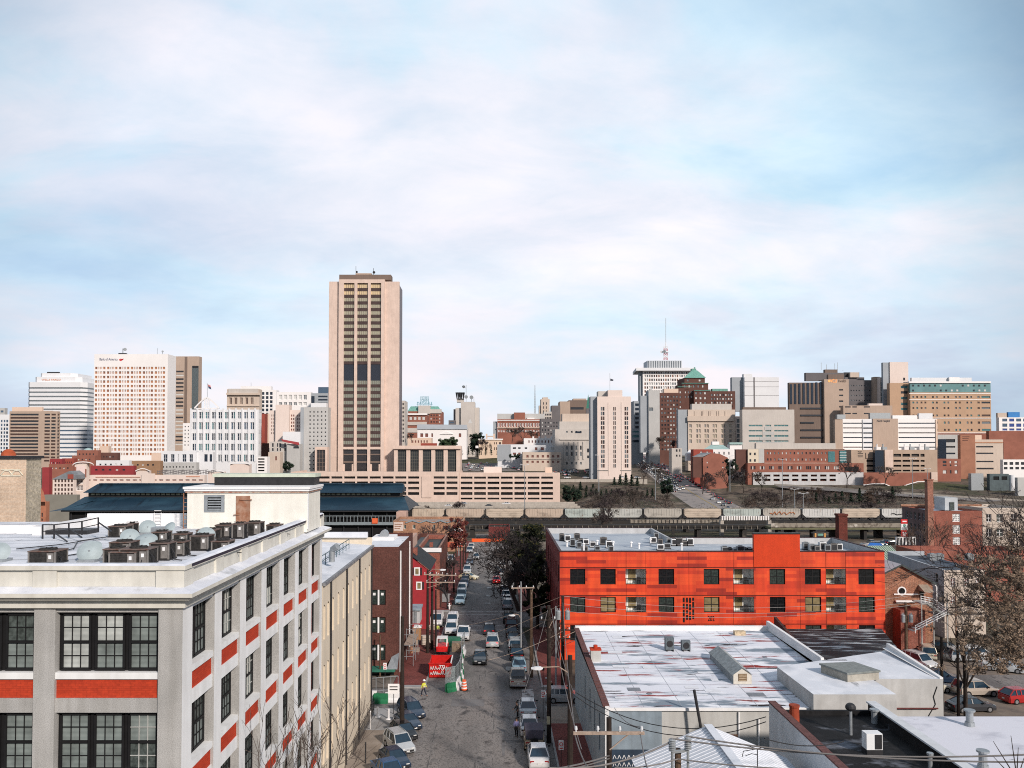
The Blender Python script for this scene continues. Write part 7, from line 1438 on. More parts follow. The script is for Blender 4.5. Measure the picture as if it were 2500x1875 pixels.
t=bld('brick_sign_tower','plain brown brick stair tower with faint sign lines on the far right',2345,2381,1062,1165,560,20,mat('far_orange_brick',(.36,.17,.11),.9,.12,.2));mb=MB();[mb.box(X(2350,560),X(2367-k*2,560),559.9,559.98,Z(1067+k*4.5,560),Z(1065.5+k*4.5,560))for k in range(3)];mk('sign_line',mb,W_DBR,t)
t=bld('beige_banded_clinic','beige clinic with four dark bands right of the brick stair tower',2381,2449,1073,1158,562,25,W_BEI,None,[(2383,2425)],[(1089,1092.5),(1105,1108.5),(1125,1128.5),(1142,1146)],.4,gm=[g_dk]);pbox(t,'upper_corner',W_PEACH,2381,2397,1062,1073.5,563,575);pbox(t,'trim',mat('trim_orange',(.5,.25,.15),.8,.1,1),2381,2449,1079,1081,561.5,561.9)
t=bld('red_long_block','long plain red brick block at the right edge of the skyline',2450,2540,1079,1115,575,20,W_BRED);t=bld('low_red_block','red brick block with white bay left of the brick stair tower',2287,2345,1120,1175,548,15,W_BRED,None,[(2301,2310),(2318,2322),(2330,2337)],[(1125,1131),(1134,1138),(1148,1156)],gm=[g_wh,g_dk])
t=bld('blue_white_block','white framed block with blue glass and blue roof box at the right edge',2440,2540,1019,1060,640,20,W_PINK,None,rng(2448,12,17,5),[(1022,1029),(1034,1042),(1046,1051)],gm=[g_bl,glass('cobalt',(.06,.10,.35),.2)]);pbox(t,'blue_roof_box',mat('blue_box',(.04,.22,.55),.5,.1,.5),2463,2491,1006,1019,642,650);pbox(t,'stair_head',W_BEI,2437,2460,1008,1020,643,650)
t=bld('brown_shade_block','brown low block beneath the blue and white block',2415,2540,1052,1080,610,20,W_BRED);t=bld('grey_plant_house','grey machinery house with dark louvres at the foot of the clinic',2370,2400,1156,1182,500,10,M_STEEL);t=bld('white_louvre_block','white block with dark bays under the long red block',2448,2540,1122,1165,540,15,W_PINK,None,rng(2450,9,14,6),[(1128,1135),(1140,1146)],gm=[g_dk]);t=bld('dark_plant_house','dark blue grey machinery house right of the grey one',2415,2462,1157,1183,498,10,mat('plant_teal',(.09,.12,.13),.7,.2,.5),None,[(2424,2438),(2444,2458)],[(1163,1172)],gm=[M_BLACK])
tag(mk('storage_tank',MB().cyl((X(2474,497),499,0),(X(2474,497),499,Z(1160,497)),1.8,n=16),W_COOL),'white upright storage tank near the right edge','tank');t=bld('grey_edge_house','plain grey wall of a building cut by the right edge',2483,2560,1166,1215,470,12,W_GREY)
tw=thing('brick_retaining_wall','long red brick retaining wall with white stepped footing below the brown garage','wall',(X(2200,525),526,-2));mb=MB();y=525;pr=[(2108,1184),(2130,1181),(2160,1181),(2175,1188),(2205,1188),(2215,1183),(2240,1176),(2275,1175)]
for(a,b),(c,d)in zip(pr,pr[1:]):mb.face([at(a,b,y),at(c,d,y),at(c,1153.5,y),at(a,1153.5,y)])
mk('wall',mb,W_BRED,tw);mb=MB();[mb.bar(at(a,b,y-.2),at(c,d,y-.2),.5)for(a,b),(c,d)in zip(pr,pr[1:])];mk('footing',mb,W_PINK,tw);pbox(tw,'end_pier',M_TAN,2273,2288,1153,1172,524,527)
tag(mk('retaining_wall',MB().box(X(1368,545),X(1580,545),545,546,-6,Z(1170,545)),M_CONC),'concrete retaining wall under the pale slit tower','wall')
M_SHED=patchy('shed_blue_roof',(.010,.030,.052),[((.026,.066,.10),(.05,.12,.1),.45,.65,2),((.008,.018,.03),(.35,.05,.1),.56,.70,6)],.5,.1)
t=thing('train_shed','long train shed with dark blue gabled roof and raised monitor behind the factory','train shed',(-75,295,-5))
Ya,Yr,Yc=280.0,296.0,312.0;mb=MB()
eL,eR=X(150,Ya),X(1000,Ya);ze=Z(1246,Ya);zrg=Z(1213,292);rl,rr=X(212,292),X(984,292)
mb.face([(eL,Ya,ze),(eR,Ya,ze),(rr+.5,292,zrg),(rl-.5,292,zrg)]);mb.face([(eL,Yc,ze),(eR,Yc,ze),(rr+.5,300,zrg),(rl-.5,300,zrg)])
hipx=X(116,290);mb.face([(eL,Ya,ze),(rl-.5,292,zrg),(rl-.5,300,zrg),(eL,Yc,ze)],0);mb.face([(eL,Ya+.2,ze-.05),(hipx,290,Z(1250,290)),(eL+8,288,ze+3)],0)
mb.face([(eR,Ya,ze),(rr+.5,292,zrg),(rr+.5,300,zrg),(eR,Yc,ze)],1)
mk('lower_roof',mb,[M_SHED,M_DARK],t)
mb=MB();z0,z1,z2=zrg-.3,Z(1203,290),Z(1182,296)
mb.box(rl+1,rr-1,291.6,300.4,z0-1.5,z1,0);mk('clerestory',mb,M_DARK,t)
mb=MB();n=60
for i in range(n):x=lerp(rl+2,rr-4,i/n);mb.box(x,x+(rr-rl)/n*.7,291.4,291.58,Z(1209,291),Z(1205,291))
mk('clerestory_light',mb,mat('shed_glazing',(.42,.42,.30),.3,.35,.3),t)
mb=MB();mb.face([(rl,289.5,z1),(rr,289.5,z1),(rr,296,z2),(rl+2,296,z2)]);mb.face([(rl,302.5,z1),(rr,302.5,z1),(rr,296,z2),(rl+2,296,z2)]);mb.face([(rl,289.5,z1),(rl+2,296,z2),(rl,302.5,z1)]);mb.face([(rr,289.5,z1),(rr,296,z2),(rr,302.5,z1)]);mb.box(rl+3,rr-.5,295,297,z2-.1,z2+.35,0);mk('monitor_roof',mb,M_SHED,t)
mb=MB();mb.box(eL+2,eR-2,Ya+2,Yc-2,-7,ze-.4);mk('dark_interior',mb,M_BLACK,t)
mb=MB()
for i in range(24):x=lerp(eL+3,eR-3,i/23);mb.bar((x,Ya+1.5,-7),(x,Ya+1.5,ze-.2),.35)
mb.box(eL,eR,Ya+.2,Ya+.6,ze-.55,ze-.02);mk('column',mb,M_DARK,t)
mb=MB()
for i in range(26):x=lerp(X(770,Ya),X(985,Ya),i/25);mb.bar((x,Ya+.6,Z(1274,Ya)),(x,Ya+.6,Z(1260,Ya)),.16)
mb.bar((X(770,Ya),Ya+.6,Z(1260,Ya)),(X(985,Ya),Ya+.6,Z(1260,Ya)),.2);mb.box(X(740,Ya),X(990,Ya),Ya+.2,Ya+1.2,Z(1282,Ya),Z(1275,Ya));mk('platform_rail',mb,mat('rail_grey',(.22,.26,.28),.6,.1,1),t)
tag(mk('orange_notice',MB().box(X(909,Ya),X(923,Ya),Ya-.2,Ya-.1,Z(1278,Ya),Z(1265,Ya)),mat('notice_orange',(.75,.14,.05),.6,.15,1)),'orange notice board on the train shed platform','sign')
t=bld('signal_cabin','small pink signal cabin at the right end of the train shed',968,992,1250,1280,262,6,mat('pinkish_render',(.50,.34,.28)))
t=bld('station_arcade','terracotta station wing with arched windows beside the pale brick tower',86,114,1225,1290,240,2,mat('terracotta',(.42,.17,.10),.9,.15,.4),None,[(95,99),(103,107)],[(1252,1262),(1266,1272)],gm=[g_dk])
mb=MB();y=238;mb.face([at(88,1225,y),at(112,1225,y),at(106,1200,y+6),at(94,1180,y+6)]);mk('spire',mb,MATS['terracotta'],t)
t=bld('station_white_wing','pale flat roofed wing left of the blue train shed',108,190,1208,1240,330,14,mat('far_moss',(.22,.21,.18),.85,.1,.2))
M_GIRD=patchy('girder_pale',(.27,.24,.20),[((.13,.11,.09),(.5,.5,.5),.48,.6,2),((.62,.58,.52),(.2,.2,.2),.6,.7,5)],.85);M_GIRDD=patchy('girder_dark',(.035,.032,.03),[((.10,.09,.075),(.4,.4,.4),.56,.7,2),((.03,.03,.03),(.4,.4,.4),.45,.6,7)],.85)
t=thing('rail_viaduct','dark steel railway viaduct carrying the freight train across the view','viaduct',(90,310,-6))
mb=MB();mb.box(-45,330,307,314,-1.95,-1.15);mb.box(-45,330,306.5,307,-2.7,-1.0);mk('deck',mb,M_GIRDD,t)
for i in range(26):x=-40+i*14;mk('pier',MB().box(x,x+1.2,307.5,313,-10,-1.96),M_GIRDD,t)
mb=MB();[mb.bar((-45,y,-1.08),(330,y,-1.08),.16)for y in(309.2,310.7)];mk('rail',mb,M_DARK,t)
t=thing('lower_viaduct','lower pale girder railway viaduct in front of the freight train','viaduct',(90,284,-6))
zt=Z(1283,282);mb=MB();mb.box(-30,320,282,287,zt-1.3,zt);mb.box(-30,320,281.6,281.98,zt-.4,zt+.25);[mb.box(x,x+.16,281.5,281.59,zt-1.3,zt,1)for x in[-30+k*2.2 for k in range(160)]];mk('girder',mb,[M_GIRDD,M_GIRD],t)
for i in range(20):x=-26+i*16;mk('pier',MB().box(x,x+1.5,282.5,286.5,-9,zt-1.31),M_GIRDD,t)
y=297;t=thing('pale_truss','pale ribbed girder span between the two viaducts','viaduct',(X(1660,y),y,-4));mb=MB();a,b=X(1538,y),X(1768,y);mb.box(a,b,y,y+1,Z(1277,y),Z(1269,y));[mb.box(lerp(a,b,k/24)-.1,lerp(a,b,k/24)+.1,y-.15,y-.02,Z(1277,y),Z(1269,y),1)for k in range(25)];mk('girder',mb,[M_GIRD,M_GIRDD],t)
for px in(1545,1640,1760):mk('pier',MB().box(X(px,y),X(px+6,y),y+.1,y+.9,-9,Z(1277.5,y)),M_GIRDD,t)
y=292;t=thing('white_girder_span','short white ribbed plate girder span over the road behind the orange tower','viaduct',(X(1820,y),y,-4));mb=MB();a,b=X(1760,y),X(1878,y);mb.box(a,b,y,y+1,Z(1270,y),Z(1260,y));[mb.box(lerp(a,b,k/20)-.1,lerp(a,b,k/20)+.1,y-.2,y-.02,Z(1270,y),Z(1260,y),1)for k in range(21)];mk('girder',mb,[W_PINK,M_GIRD],t)
for px in(1758,1874):mk('pier',MB().box(X(px,y),X(px+8,y),y+.1,y+2,-9,Z(1270.5,y)),M_CONC,t)
y=275;t=thing('elevated_road_edge','pale stained viaduct edge left of the brick warehouse with dark underside','viaduct',(X(2050,y),y,-4));mb=MB();a,b=X(1880,y),X(2230,y);mb.box(a,b,y,y+6,Z(1293,y),Z(1287,y),1);mb.box(a,b,y-.3,y-.02,Z(1287.5,y),Z(1277,y),0);mk('girder',mb,[M_GIRD,mat('moss_edge',(.17,.17,.10),.9,.25,.3)],t)
for px in(1900,1985,2110,2200):mk('pier',MB().box(X(px,y),X(px+7,y),y+1,y+4,-9,Z(1293.5,y)),M_GIRDD,t)
random.seed(31)
cols_h=[('cream',(.62,.52,.42)),('sand',(.58,.47,.38)),('pale grey',(.55,.56,.53)),('greenish white',(.50,.56,.53)),('white',(.66,.66,.64)),('dusty',(.50,.47,.42))]
def hopper(x,k,label,round_=False):
 nm,c=cols_h[k];c=tuple(v*.84 for v in c);m=patchy('hopper_'+nm.replace(' ','_'),c,[(tuple(v*.6 for v in c),(.25,.25,.5),.5,.68,k+1),((.23,.10,.05),(.9,.9,.35),.62,.72,k+4)],.7)
 t=thing('hopper_wagon',label,'rail wagon',(x+7.2,310,-1),'freight wagons of the hopper train');L_,z0,z1=14.4,-.1,3.45;y0,y1=308.3,311.5;mb=MB()
 prof=[(x,z0+1.5),(x+1.3,z0+.25),(x+L_-1.3,z0+.25),(x+L_,z0+1.5),(x+L_,z1-.35),(x+L_-.2,z1),(x+.2,z1),(x,z1-.35)]
 mb.ext(prof,'y',y0,y1)
 if not round_:
  for i in range(14):u=lerp(x+.7,x+L_-.7,i/13);mb.box(u-.06,u+.06,y0-.09,y0-.005,z0+1.0 if 1<i<12 else z0+1.9,z1-.1)
 else:
  for q in range(3):mb.box(x+.3,x+L_-.3,y0-.12,y0-.005,z0+.9+q*.8,z0+1.55+q*.8)
 mk('hopper_body',mb,m,t)
 mb=MB();mb.box(x+.4,x+L_-.4,y0+.3,y1-.3,z1+.005,z1+.12);[mb.box(lerp(x+1,x+L_-2,q/4),lerp(x+1,x+L_-2,q/4)+1.2,y0+.8,y1-.8,z1+.12,z1+.28)for q in range(5)];mk('roof_walk',mb,M_GIRD,t)
 mb=MB();mb.box(x-.42,x-.03,y0+.3,y1-.3,z0,z1-.1);mb.ext([(x-.25,z0),(x+1.2,z0),(x+.05,z0+1.4),(x-.25,z0+1.4)],'y',y0+.1,y0+.2);mb.ext([(x+L_+.25,z0),(x+L_-1.2,z0),(x+L_-.05,z0+1.4),(x+L_+.25,z0+1.4)],'y',y0+.1,y0+.2);mb.box(x-.4,x+L_+.4,309.5,310.3,z0-.25,z0+.1);[mb.ext([(x+3+q*3.5,z0+.28),(x+5.6+q*3.5,z0+.28),(x+4.7+q*3.5,z0-.5),(x+3.9+q*3.5,z0-.5)],'y',308.8,311)for q in range(3)];mk('underframe',mb,M_DARK,t)
 mb=MB();[mb.cyl((x+u,308.9,-.6),(x+u,310.9,-.6),.46,n=12)for u in(1.1,2.7,L_-2.7,L_-1.1)];mb.box(x+.6,x+3.2,308.85,308.95,-.75,-.4);mb.box(x+L_-3.2,x+L_-.6,308.85,308.95,-.75,-.4);mk('bogie',mb,M_DARK,t);return t
seq=[('cream wagon nearest the train shed',0),('sand coloured wagon second from the train shed',1),('smooth cream wagon behind the dark evergreen crown',0),('sand wagon with dark ends right of the evergreen',1),('greenish white ribbed wagon left of the bare trees',3),('pale grey wagon behind the bare trees',2),('dusty ribbed wagon before the wooded bank',5),('bright smooth sided cream wagon at the foot of the hill street',0),('greenish wagon above the white girder span',3),('dusty wagon with orange graffiti behind the orange tower',5),('white wagon left of the dark red chimney',4),('smooth cream wagon right of the dark red chimney',0),('white wagon with black graffiti beside the brick warehouse',4)]
xw=X(993,308)
for i,(lab,k)in enumerate(seq):
 t=hopper(xw+i*15.25,k,lab,round_=i in(2,7,11))
 if i in(9,12):
  mb=MB();x=xw+i*15.25;random.seed(i)
  pts=[]
  for q in range(16):pts.append((x+(2.5 if i==9 else 3.5)+q*.65,308.15,1.0+random.uniform(.2,1.6 if i==9 else .9)))
  mb.tube(pts,.16,4);mk('graffiti',mb,mat('graffiti_orange',(.45,.15,.05),.8,.2,1)if i==9 else M_BLACK,t)
t=thing('highway','elevated highway deck with pale concrete parapets before the parking garage','bridge',(100,405,-4));mb=MB();mb.box(-60,40,392,420,-3.6,-2.4,0,1);mk('deck',mb,[M_CONC,M_ASPH],t)
for yy in(391.6,405.5,420):mk('parapet',MB().box(-60,40,yy,yy+.35,-2.4,-1.45),M_CONC,t)
for i in range(4):mk('pier',MB().box(-55+i*26,-53.6+i*26,393,419,-9,-3.61),M_CONC,t)
def tstrip(pts,wl,wr,dz=.0):
 mb=MB()
 for p,q in zip(pts,pts[1:]):mb.face([(p.x+wl,p.y,p.z+dz),(p.x+wr,p.y,p.z+dz),(q.x+wr,q.y,q.z+dz),(q.x+wl,q.y,q.z+dz)])
 return mb
struct('hill_street',tstrip(HS,-13,13,.05),patchy('hill_asphalt',(.27,.245,.23),[((.38,.33,.30),(.05,.04,.1),.5,.65,3),((.10,.10,.10),(.1,.06,.1),.55,.7,6)],.85))
mb=MB()
for p,q in zip(HS,HS[1:]):
 for w_ in(-13,13):mb.face([(p.x+w_,p.y,p.z+.05),(q.x+w_,q.y,q.z+.05),(q.x+w_*1.6,q.y,gz(q.x,q.y)-2),(p.x+w_*1.6,p.y,gz(p.x,p.y)-2)])
struct('hill_embankment',mb,M_GROUND)
mb=tstrip(HS,-.25,-.05,.1);m2=tstrip(HS,.05,.25,.1);mb.v+=m2.v;mb.f+=[tuple(i+len(m2.v)for i in f)for f in m2.f];mb.m+=m2.m
struct('hill_street_line',mb,mat('line_yellow',(.5,.36,.10),.8,.1,1))
RP=[at(1890,1183,515),at(2010,1190,500),at(2120,1199,480),at(2250,1207,465),at(2400,1217,450),at(2540,1226,440)]
mb=MB()
for p,q in zip(RP,RP[1:]):mb.face([(p.x,p.y,p.z-.3),(q.x,q.y,q.z-.3),(q.x,q.y-14,q.z-1.4),(p.x,p.y-14,p.z-1.4)])
struct('ramp_road',mb,M_ASPH)
t=thing('ramp_parapet','long pale concrete parapet slanting along the ramp road on the right','wall',RP[2]);mb=MB();[mb.bar(p,q,.4,1.2)for p,q in zip(RP,RP[1:])];mk('wall',mb,M_CONC,t)
LOTP=[(at(1130,1150,600),at(1330,1150,600),at(1320,1131,650),at(1128,1131,650))]
mb=MB();[mb.face([p+Vector((0,0,.05))for p in q])for q in LOTP];struct('hillside_car_park',mb,M_ASPH)
mb=MB();q=[at(1105,1140,640),at(1225,1135,655),at(1228,1118,690),at(1105,1124,690)];mb.face([p+Vector((0,0,.3))for p in q]);struct('hillside_lawn',mb,M_GRASS)
mb=MB();q=[at(2170,1212,490),at(2440,1215,480),at(2420,1190,515),at(2270,1178,528),at(2190,1190,515)];mb.face([p+Vector((0,0,.4))for p in q]);struct('slope_grass',mb,M_GRASS)
PAINTS={}
def carpaint(n):
 c={'white':(.72,.72,.72),'silver':(.36,.38,.40),'pale silver':(.50,.53,.55),'grey':(.14,.15,.16),'black':(.010,.011,.013),'dark blue':(.012,.030,.065),'blue':(.03,.10,.22),'beige':(.46,.40,.34),'maroon':(.10,.018,.02),'red':(.42,.02,.02),'light blue':(.26,.40,.48),'cream':(.62,.58,.48),'dark grey':(.04,.042,.048),'green':(.04,.09,.07),'yellow white':(.70,.62,.42),'tan':(.40,.32,.22)}[n]
 if n not in PAINTS:PAINTS[n]=mat('car_paint_'+n.replace(' ','_'),c,.28,.05,3,metal=.15,spec=.5,coat=.6)
 return PAINTS[n]
G_CAR=mat('car_glass',(.012,.034,.058),.07,.2,3,spec=.9);M_PLATE=mat('plate_white',(.7,.7,.68),.5,.1,5)
M_TAIL=mat('tail_lens',(.35,.015,.015),.2,.1,5,spec=.6)
def loft(mb,secs,mi=0):
 """secs: list of rings (same count)"""
 k=len(mb.v);n=len(secs[0])
 for r in secs:mb.v+=[tuple(p)for p in r]
 for i in range(len(secs)-1):
  for j in range(n):
   l=(j+1)%n;mb.f.append((k+i*n+j,k+i*n+l,k+(i+1)*n+l,k+(i+1)*n+j));mb.m.append(mi)
 for e in(0,len(secs)-1):mb.f.append(tuple(k+e*n+j for j in range(n)));mb.m.append(mi)
CARS={}
def car_proto(kind):
 """built at the origin facing -y; wheels on z = 0"""
 t=thing('parked_car','car','car',(0,0,0))
 P_={'sedan':(4.6,1.80,.93,1.44,(-1.05,-.35,1.0,1.75),.62),'suv':(4.6,1.86,1.05,1.74,(-1.15,-.45,1.85,2.2),.72),'hatch':(4.1,1.74,.98,1.52,(-1.05,-.3,1.35,1.95),.64),'pickup':(5.2,1.90,1.08,1.78,(-1.05,-.4,.75,1.0),.72),'van':(5.0,1.92,1.15,1.98,(-1.75,-1.0,2.25,2.42),.82),'jeep':(4.1,1.78,1.08,1.82,(-.75,-.35,1.75,1.85),.78)}[kind]
 Ln,W,hb,ht,(wb,wt,rt,rb),tw=P_;h2=Ln/2;w2=W/2;ft=.22 if kind in('sedan','hatch')else .32
 mb=MB()
 def ring(y,zt,z0,w_,c=.12):return[(-w_,y,z0),(w_,y,z0),(w_+.0,y,lerp(z0,zt,.55)),(w_-.05,y,zt-.04),(w_-c,y,zt),(-w_+c,y,zt),(-w_+.05,y,zt-.04),(-w_,y,lerp(z0,zt,.55))]
 hood=hb-.10
 secs=[ring(-h2,hood-.28,ft+.12,w2-.16),ring(-h2+.10,hood-.16,ft,w2-.06),ring(-h2+.5,hood-.05,ft,w2),ring(wb,hb,ft,w2),ring(0,hb,ft,w2),ring(rb,hb,ft,w2),ring(h2-.25,hb-.02 if kind!='sedan' else hb-.01,ft,w2-.02),ring(h2-.05,hb-.12,ft,w2-.08),ring(h2,hb-.3,ft+.12,w2-.16)]
 loft(mb,secs)
 zr=ht-.06
 mb.box(-tw,tw,wt,rt,zr,ht-.015);mb.box(-tw+.08,tw-.08,wt+.1,rt-.1,ht-.015,ht)
 for s in(-1,1):
  for(ya,yb)in((wb,wt),(rb,rt)):mb.bar((s*(w2-.08),ya,hb-.02),(s*(tw-.02),yb,zr+.01),.07,.09)
  ym=(wt+rt)/2;mb.bar((s*(w2-.075),ym,hb-.02),(s*(tw-.0),ym,zr+.01),.05,.10,up=(0,1,0))
  if kind in('suv','van','hatch')and rt-wt>1.4:ym=lerp(wt,rt,.83);mb.bar((s*(w2-.075),ym,hb-.02),(s*(tw-.0),ym,zr+.01),.05,.10,up=(0,1,0))
 if kind=='pickup':mb.box(-w2+.02,w2-.02,rb+.1,h2-.1,hb-.03,hb+.02)
 body=mk('body',mb,carpaint('grey'),t)
 bm=bmesh.new();bm.from_mesh(body.data);bm.to_mesh(body.data);bm.free()
 g=lambda nm,pts:mk(nm,_f(pts),G_CAR,t)
 def _f(pts):m=MB();m.face(pts);return m
 e=.03
 g('windscreen',[(-w2+.12,wb+e,hb+.0),(w2-.12,wb+e,hb+.0),(tw-.05,wt+e*.3,zr+.005),(-tw+.05,wt+e*.3,zr+.005)])
 g('rear_window',[(-w2+.12,rb-e,hb+.0),(w2-.12,rb-e,hb+.0),(tw-.05,rt-e*.3,zr+.005),(-tw+.05,rt-e*.3,zr+.005)])
 for s in(-1,1):g('side_window',[(s*(w2-.10),wb+.1,hb-.01),(s*(w2-.10),rb-.1,hb-.01),(s*(tw-.02),rt-.02,zr+.005),(s*(tw-.02),wt+.02,zr+.005)])
 r=.32 if kind in('sedan','hatch')else .37;ax=h2-.85
 for s in(-1,1):
  for yy in(-ax,ax):
   m=MB();m.cyl((s*(w2-.2),yy,r),(s*(w2+.02),yy,r),r,n=18,mi=0);m.cyl((s*(w2+.005),yy,r),(s*(w2+.03),yy,r),r*.6,n=12,mi=1);mk('wheel',m,[M_TYRE,M_RIM],t)
  m=MB();m.box(s*(w2-.42)-.16,s*(w2-.42)+.16,-h2+.06-.03,-h2+.2,hood-.32,hood-.17);mk('headlight',m,M_LAMP,t)
  m=MB();m.box(s*(w2-.30)-.16,s*(w2-.30)+.16,h2-.2,h2-.015,hb-.34,hb-.15);mk('tail_light',m,M_TAIL,t)
  m=MB();m.box(s*(w2+.08)-.10,s*(w2+.08)+.10,wb+.25,wb+.38,hb,hb+.14);mk('wing_mirror',m,M_DARK,t)
 m=MB();m.box(-.62,.62,-h2-.02,-h2+.05,ft+.12,ft+.3);m.box(-.45,.45,-h2+.02,-h2+.1,hood-.36,hood-.24);mk('grille',m,M_DARK,t)
 m=MB();m.box(-.16,.16,h2-.0,h2+.02,ft+.25,ft+.38);m.box(-.16,.16,-h2-.04,-h2-.015,ft+.15,ft+.28);mk('number_plate',m,M_PLATE,t)
 if kind=='pickup':
  m=MB();m.box(-w2+.2,w2-.2,rb+.2,h2-.2,hb-.5+.5,hb+.03);mk('cargo_bed',m,M_DARK,t);m=MB();m.box(-w2+.08,w2-.08,h2+.0,h2+.1,ft+.05,ft+.2);mk('rear_bumper',m,M_CHROME,t)
 if kind=='jeep':
  m=MB();m.cyl((0,h2-.0,.95),(0,h2+.22,.95),.37,n=18);mk('spare_wheel',m,M_TYRE,t);m=MB();m.box(-tw-.04,tw+.04,wt-.02,rt+.05,ht-.01,ht+.05);m.box(-tw,tw,rt+.0,rt+.12,hb+.1,ht-.02);mk('canvas_top',m,mat('canvas_purple',(.11,.10,.13),.9,.2,3),t)
 if kind in('suv',):
  m=MB();[m.bar((s*(tw-.08),wt+.3,ht+.06),(s*(tw-.08),rt-.2,ht+.06),.05)for s in(-1,1)];mk('roof_rail',m,M_STEEL,t)
 t['_used']=0
 CARS[kind]=t
 return t
def car(kind,color,px,py,label,head=0,group='cars parked along the street',x=None,y=None,z=None,tail=False,sc_=1,name='parked_car',dx=0):
 """px, py: pixel of the bottom of the near end (street grade); head: 0 faces the camera, 180 faces away"""
 k=kind
 if k not in CARS:car_proto(k)
 o=CARS[k]
 if o['_used']:
  o=copy_tree(o)
 else:o['_used']=1
 if y is None:
  y=(25.06+0)*F/(py-HOR-46.8)
  x=X(px,y,py);y+=2.2 if head in(0,180)else .9
 o.name=name;o.location=(x+dx,y,(gz(x,y)+.03)if z is None else z)
 sl_=-.024 if abs(x)<40 and y<300 else 0
 hd=math.radians(head);o.rotation_euler=(sl_*math.cos(hd)*1.0 if z is None else 0,0,hd)
 tag(o,label,'car',group);o.scale=(sc_,sc_,sc_)
 for ch in o.children:
  nm=ch.name.split('.')[0]
  if nm=='body':paint(ch,carpaint(color))
  if nm=='tail_light' and tail:paint(ch,M_REDL)
 return o
def kg(x):return .17 if x>0 else .17
L_='cars parked nose out on the left kerb'
for i,(kind,col,yy,lab)in enumerate([('suv','dark blue',80.6,'dark blue car at the far end of the left nose-out row'),('sedan','dark blue',77.4,'dark blue car second from the far end of the left nose-out row'),('hatch','black',74.3,'black hatchback with glinting bonnet in the left nose-out row'),('suv','pale silver',71.0,'pale silver off-roader with roof rails in the left nose-out row'),('sedan','dark blue',67.6,'navy saloon just below the silver off-roader on the left kerb'),('pickup','blue',64.2,'blue pickup cut by the bottom edge on the left kerb')]):
 car(kind,col,0,0,lab,29,L_,x=-8.8,y=yy+.6,sc_=.88)
R_='cars parked along the right kerb'
car('sedan','white',1317,1872,'white saloon nearest the bottom edge on the right kerb',180,R_)
car('jeep','tan',1305,1832,'tan soft-top off-roader with spare wheel on the right kerb',180,R_)
car('sedan','white',1294,1795,'white saloon with red tail lamps ahead of the soft-top',180,R_)
car('sedan','pale silver',1290,1750,'pale silver saloon nearest the side street on the right kerb',180,R_)
car('hatch','silver',0,0,'silver hatchback side on in the side street beside the warehouse',90,'cars in the side street',x=7.0,y=86.2)
car('pickup','beige',1265,1676,'beige pickup with its tailgate towards the side street',180,R_)
car('sedan','light blue',1268,1640,'car with blue rear window directly ahead of the beige pickup',180,R_)
car('suv','black',1262,1612,'black off-roader third ahead of the side street on the right kerb',180,R_)
car('suv','pale silver',1258,1592,'pale silver off-roader in the middle of the right kerb row',180,R_)
car('sedan','dark grey',1254,1571,'dark saloon opposite the braking silver car',180,R_)
car('sedan','black',1250,1556,'black car behind the maroon ones on the right kerb',180,R_)
car('suv','maroon',1249,1538,'maroon off-roader near the far crossing on the right kerb',180,R_);car('suv','black',1243,1522,'black off-roader at the far crossing on the right kerb',180,R_)
car('suv','silver',1239,1487,'silver off-roader just beyond the far crossing on the right',180,R_);car('sedan','pale silver',1237,1474,'pale silver saloon second beyond the far crossing on the right',180,R_);car('sedan','silver',1235,1461,'silver saloon third beyond the far crossing on the right',180,R_)
car('sedan','maroon',1232,1449,'maroon saloon under the bare tree on the right',180,R_);car('sedan','red',1212,1424,'red car driving away under the bare tree',180,'cars driving along the street',tail=True);car('suv','white',1229,1388,'white car glimpsed through the bare tree branches',180,R_);car('sedan','silver',1227,1404,'silver car glimpsed through the bare tree branches',180,R_)
D_='cars driving along the street'
car('sedan','black',1171,1622,'black saloon driving towards the camera in the middle of the street',0,D_,name='moving_car');car('suv','pale silver',1202,1581,'silver car braking with glowing red lamps in the street',180,D_,tail=True,name='moving_car');car('sedan','dark grey',1194,1549,'dark saloon ahead of the braking silver car',180,D_,tail=True,name='moving_car')
LF='cars parked along the far left kerb'
car('suv','white',1103,1528,'white van with loaded roof rack beyond the building site',0,LF);car('suv','white',1100,1550,'white off-roader behind the site fence',0,LF);car('pickup','white',1130,1563,'white pickup standing out in the road by the site fence',0,LF);car('van','white',1064,1530,'white van beside the poles on the building site',0,LF)
car('sedan','light blue',1122,1476,'light blue car parked first after the far crossing on the left',0,LF);car('suv','light blue',1126,1463,'pale blue off-roader second after the far crossing on the left',0,LF);car('suv','pale silver',1127,1448,'silver off-roader third after the far crossing on the left',0,LF);car('sedan','blue',1132,1433,'blue saloon fourth after the far crossing on the left',0,LF);car('sedan','black',1135,1423,'black saloon behind the yellow white taxi on the left',0,LF)
car('sedan','yellow white',1144,1414,'yellow and white taxi turning out of the left row',60,D_,name='moving_car');car('suv','pale silver',1140,1400,'silver off-roader behind the taxi on the left',0,LF);car('sedan','dark blue',1146,1379,'dark blue car far down the street on the left',0,D_,name='moving_car');car('suv','white',1162,1367,'white off-roader far down the middle of the street',0,D_,name='moving_car')
for i,(px,py,c,lab)in enumerate([(1100,1372,'white','white car in the yard left of the far street'),(1084,1366,'pale silver','silver car in the yard left of the far street'),(1146,1350,'silver','silver car near the end of the street on the left'),(1150,1341,'white','white car near the end of the street on the left')]):car('suv',c,px,py,lab,0,LF)
PK='cars in the car park on the right'
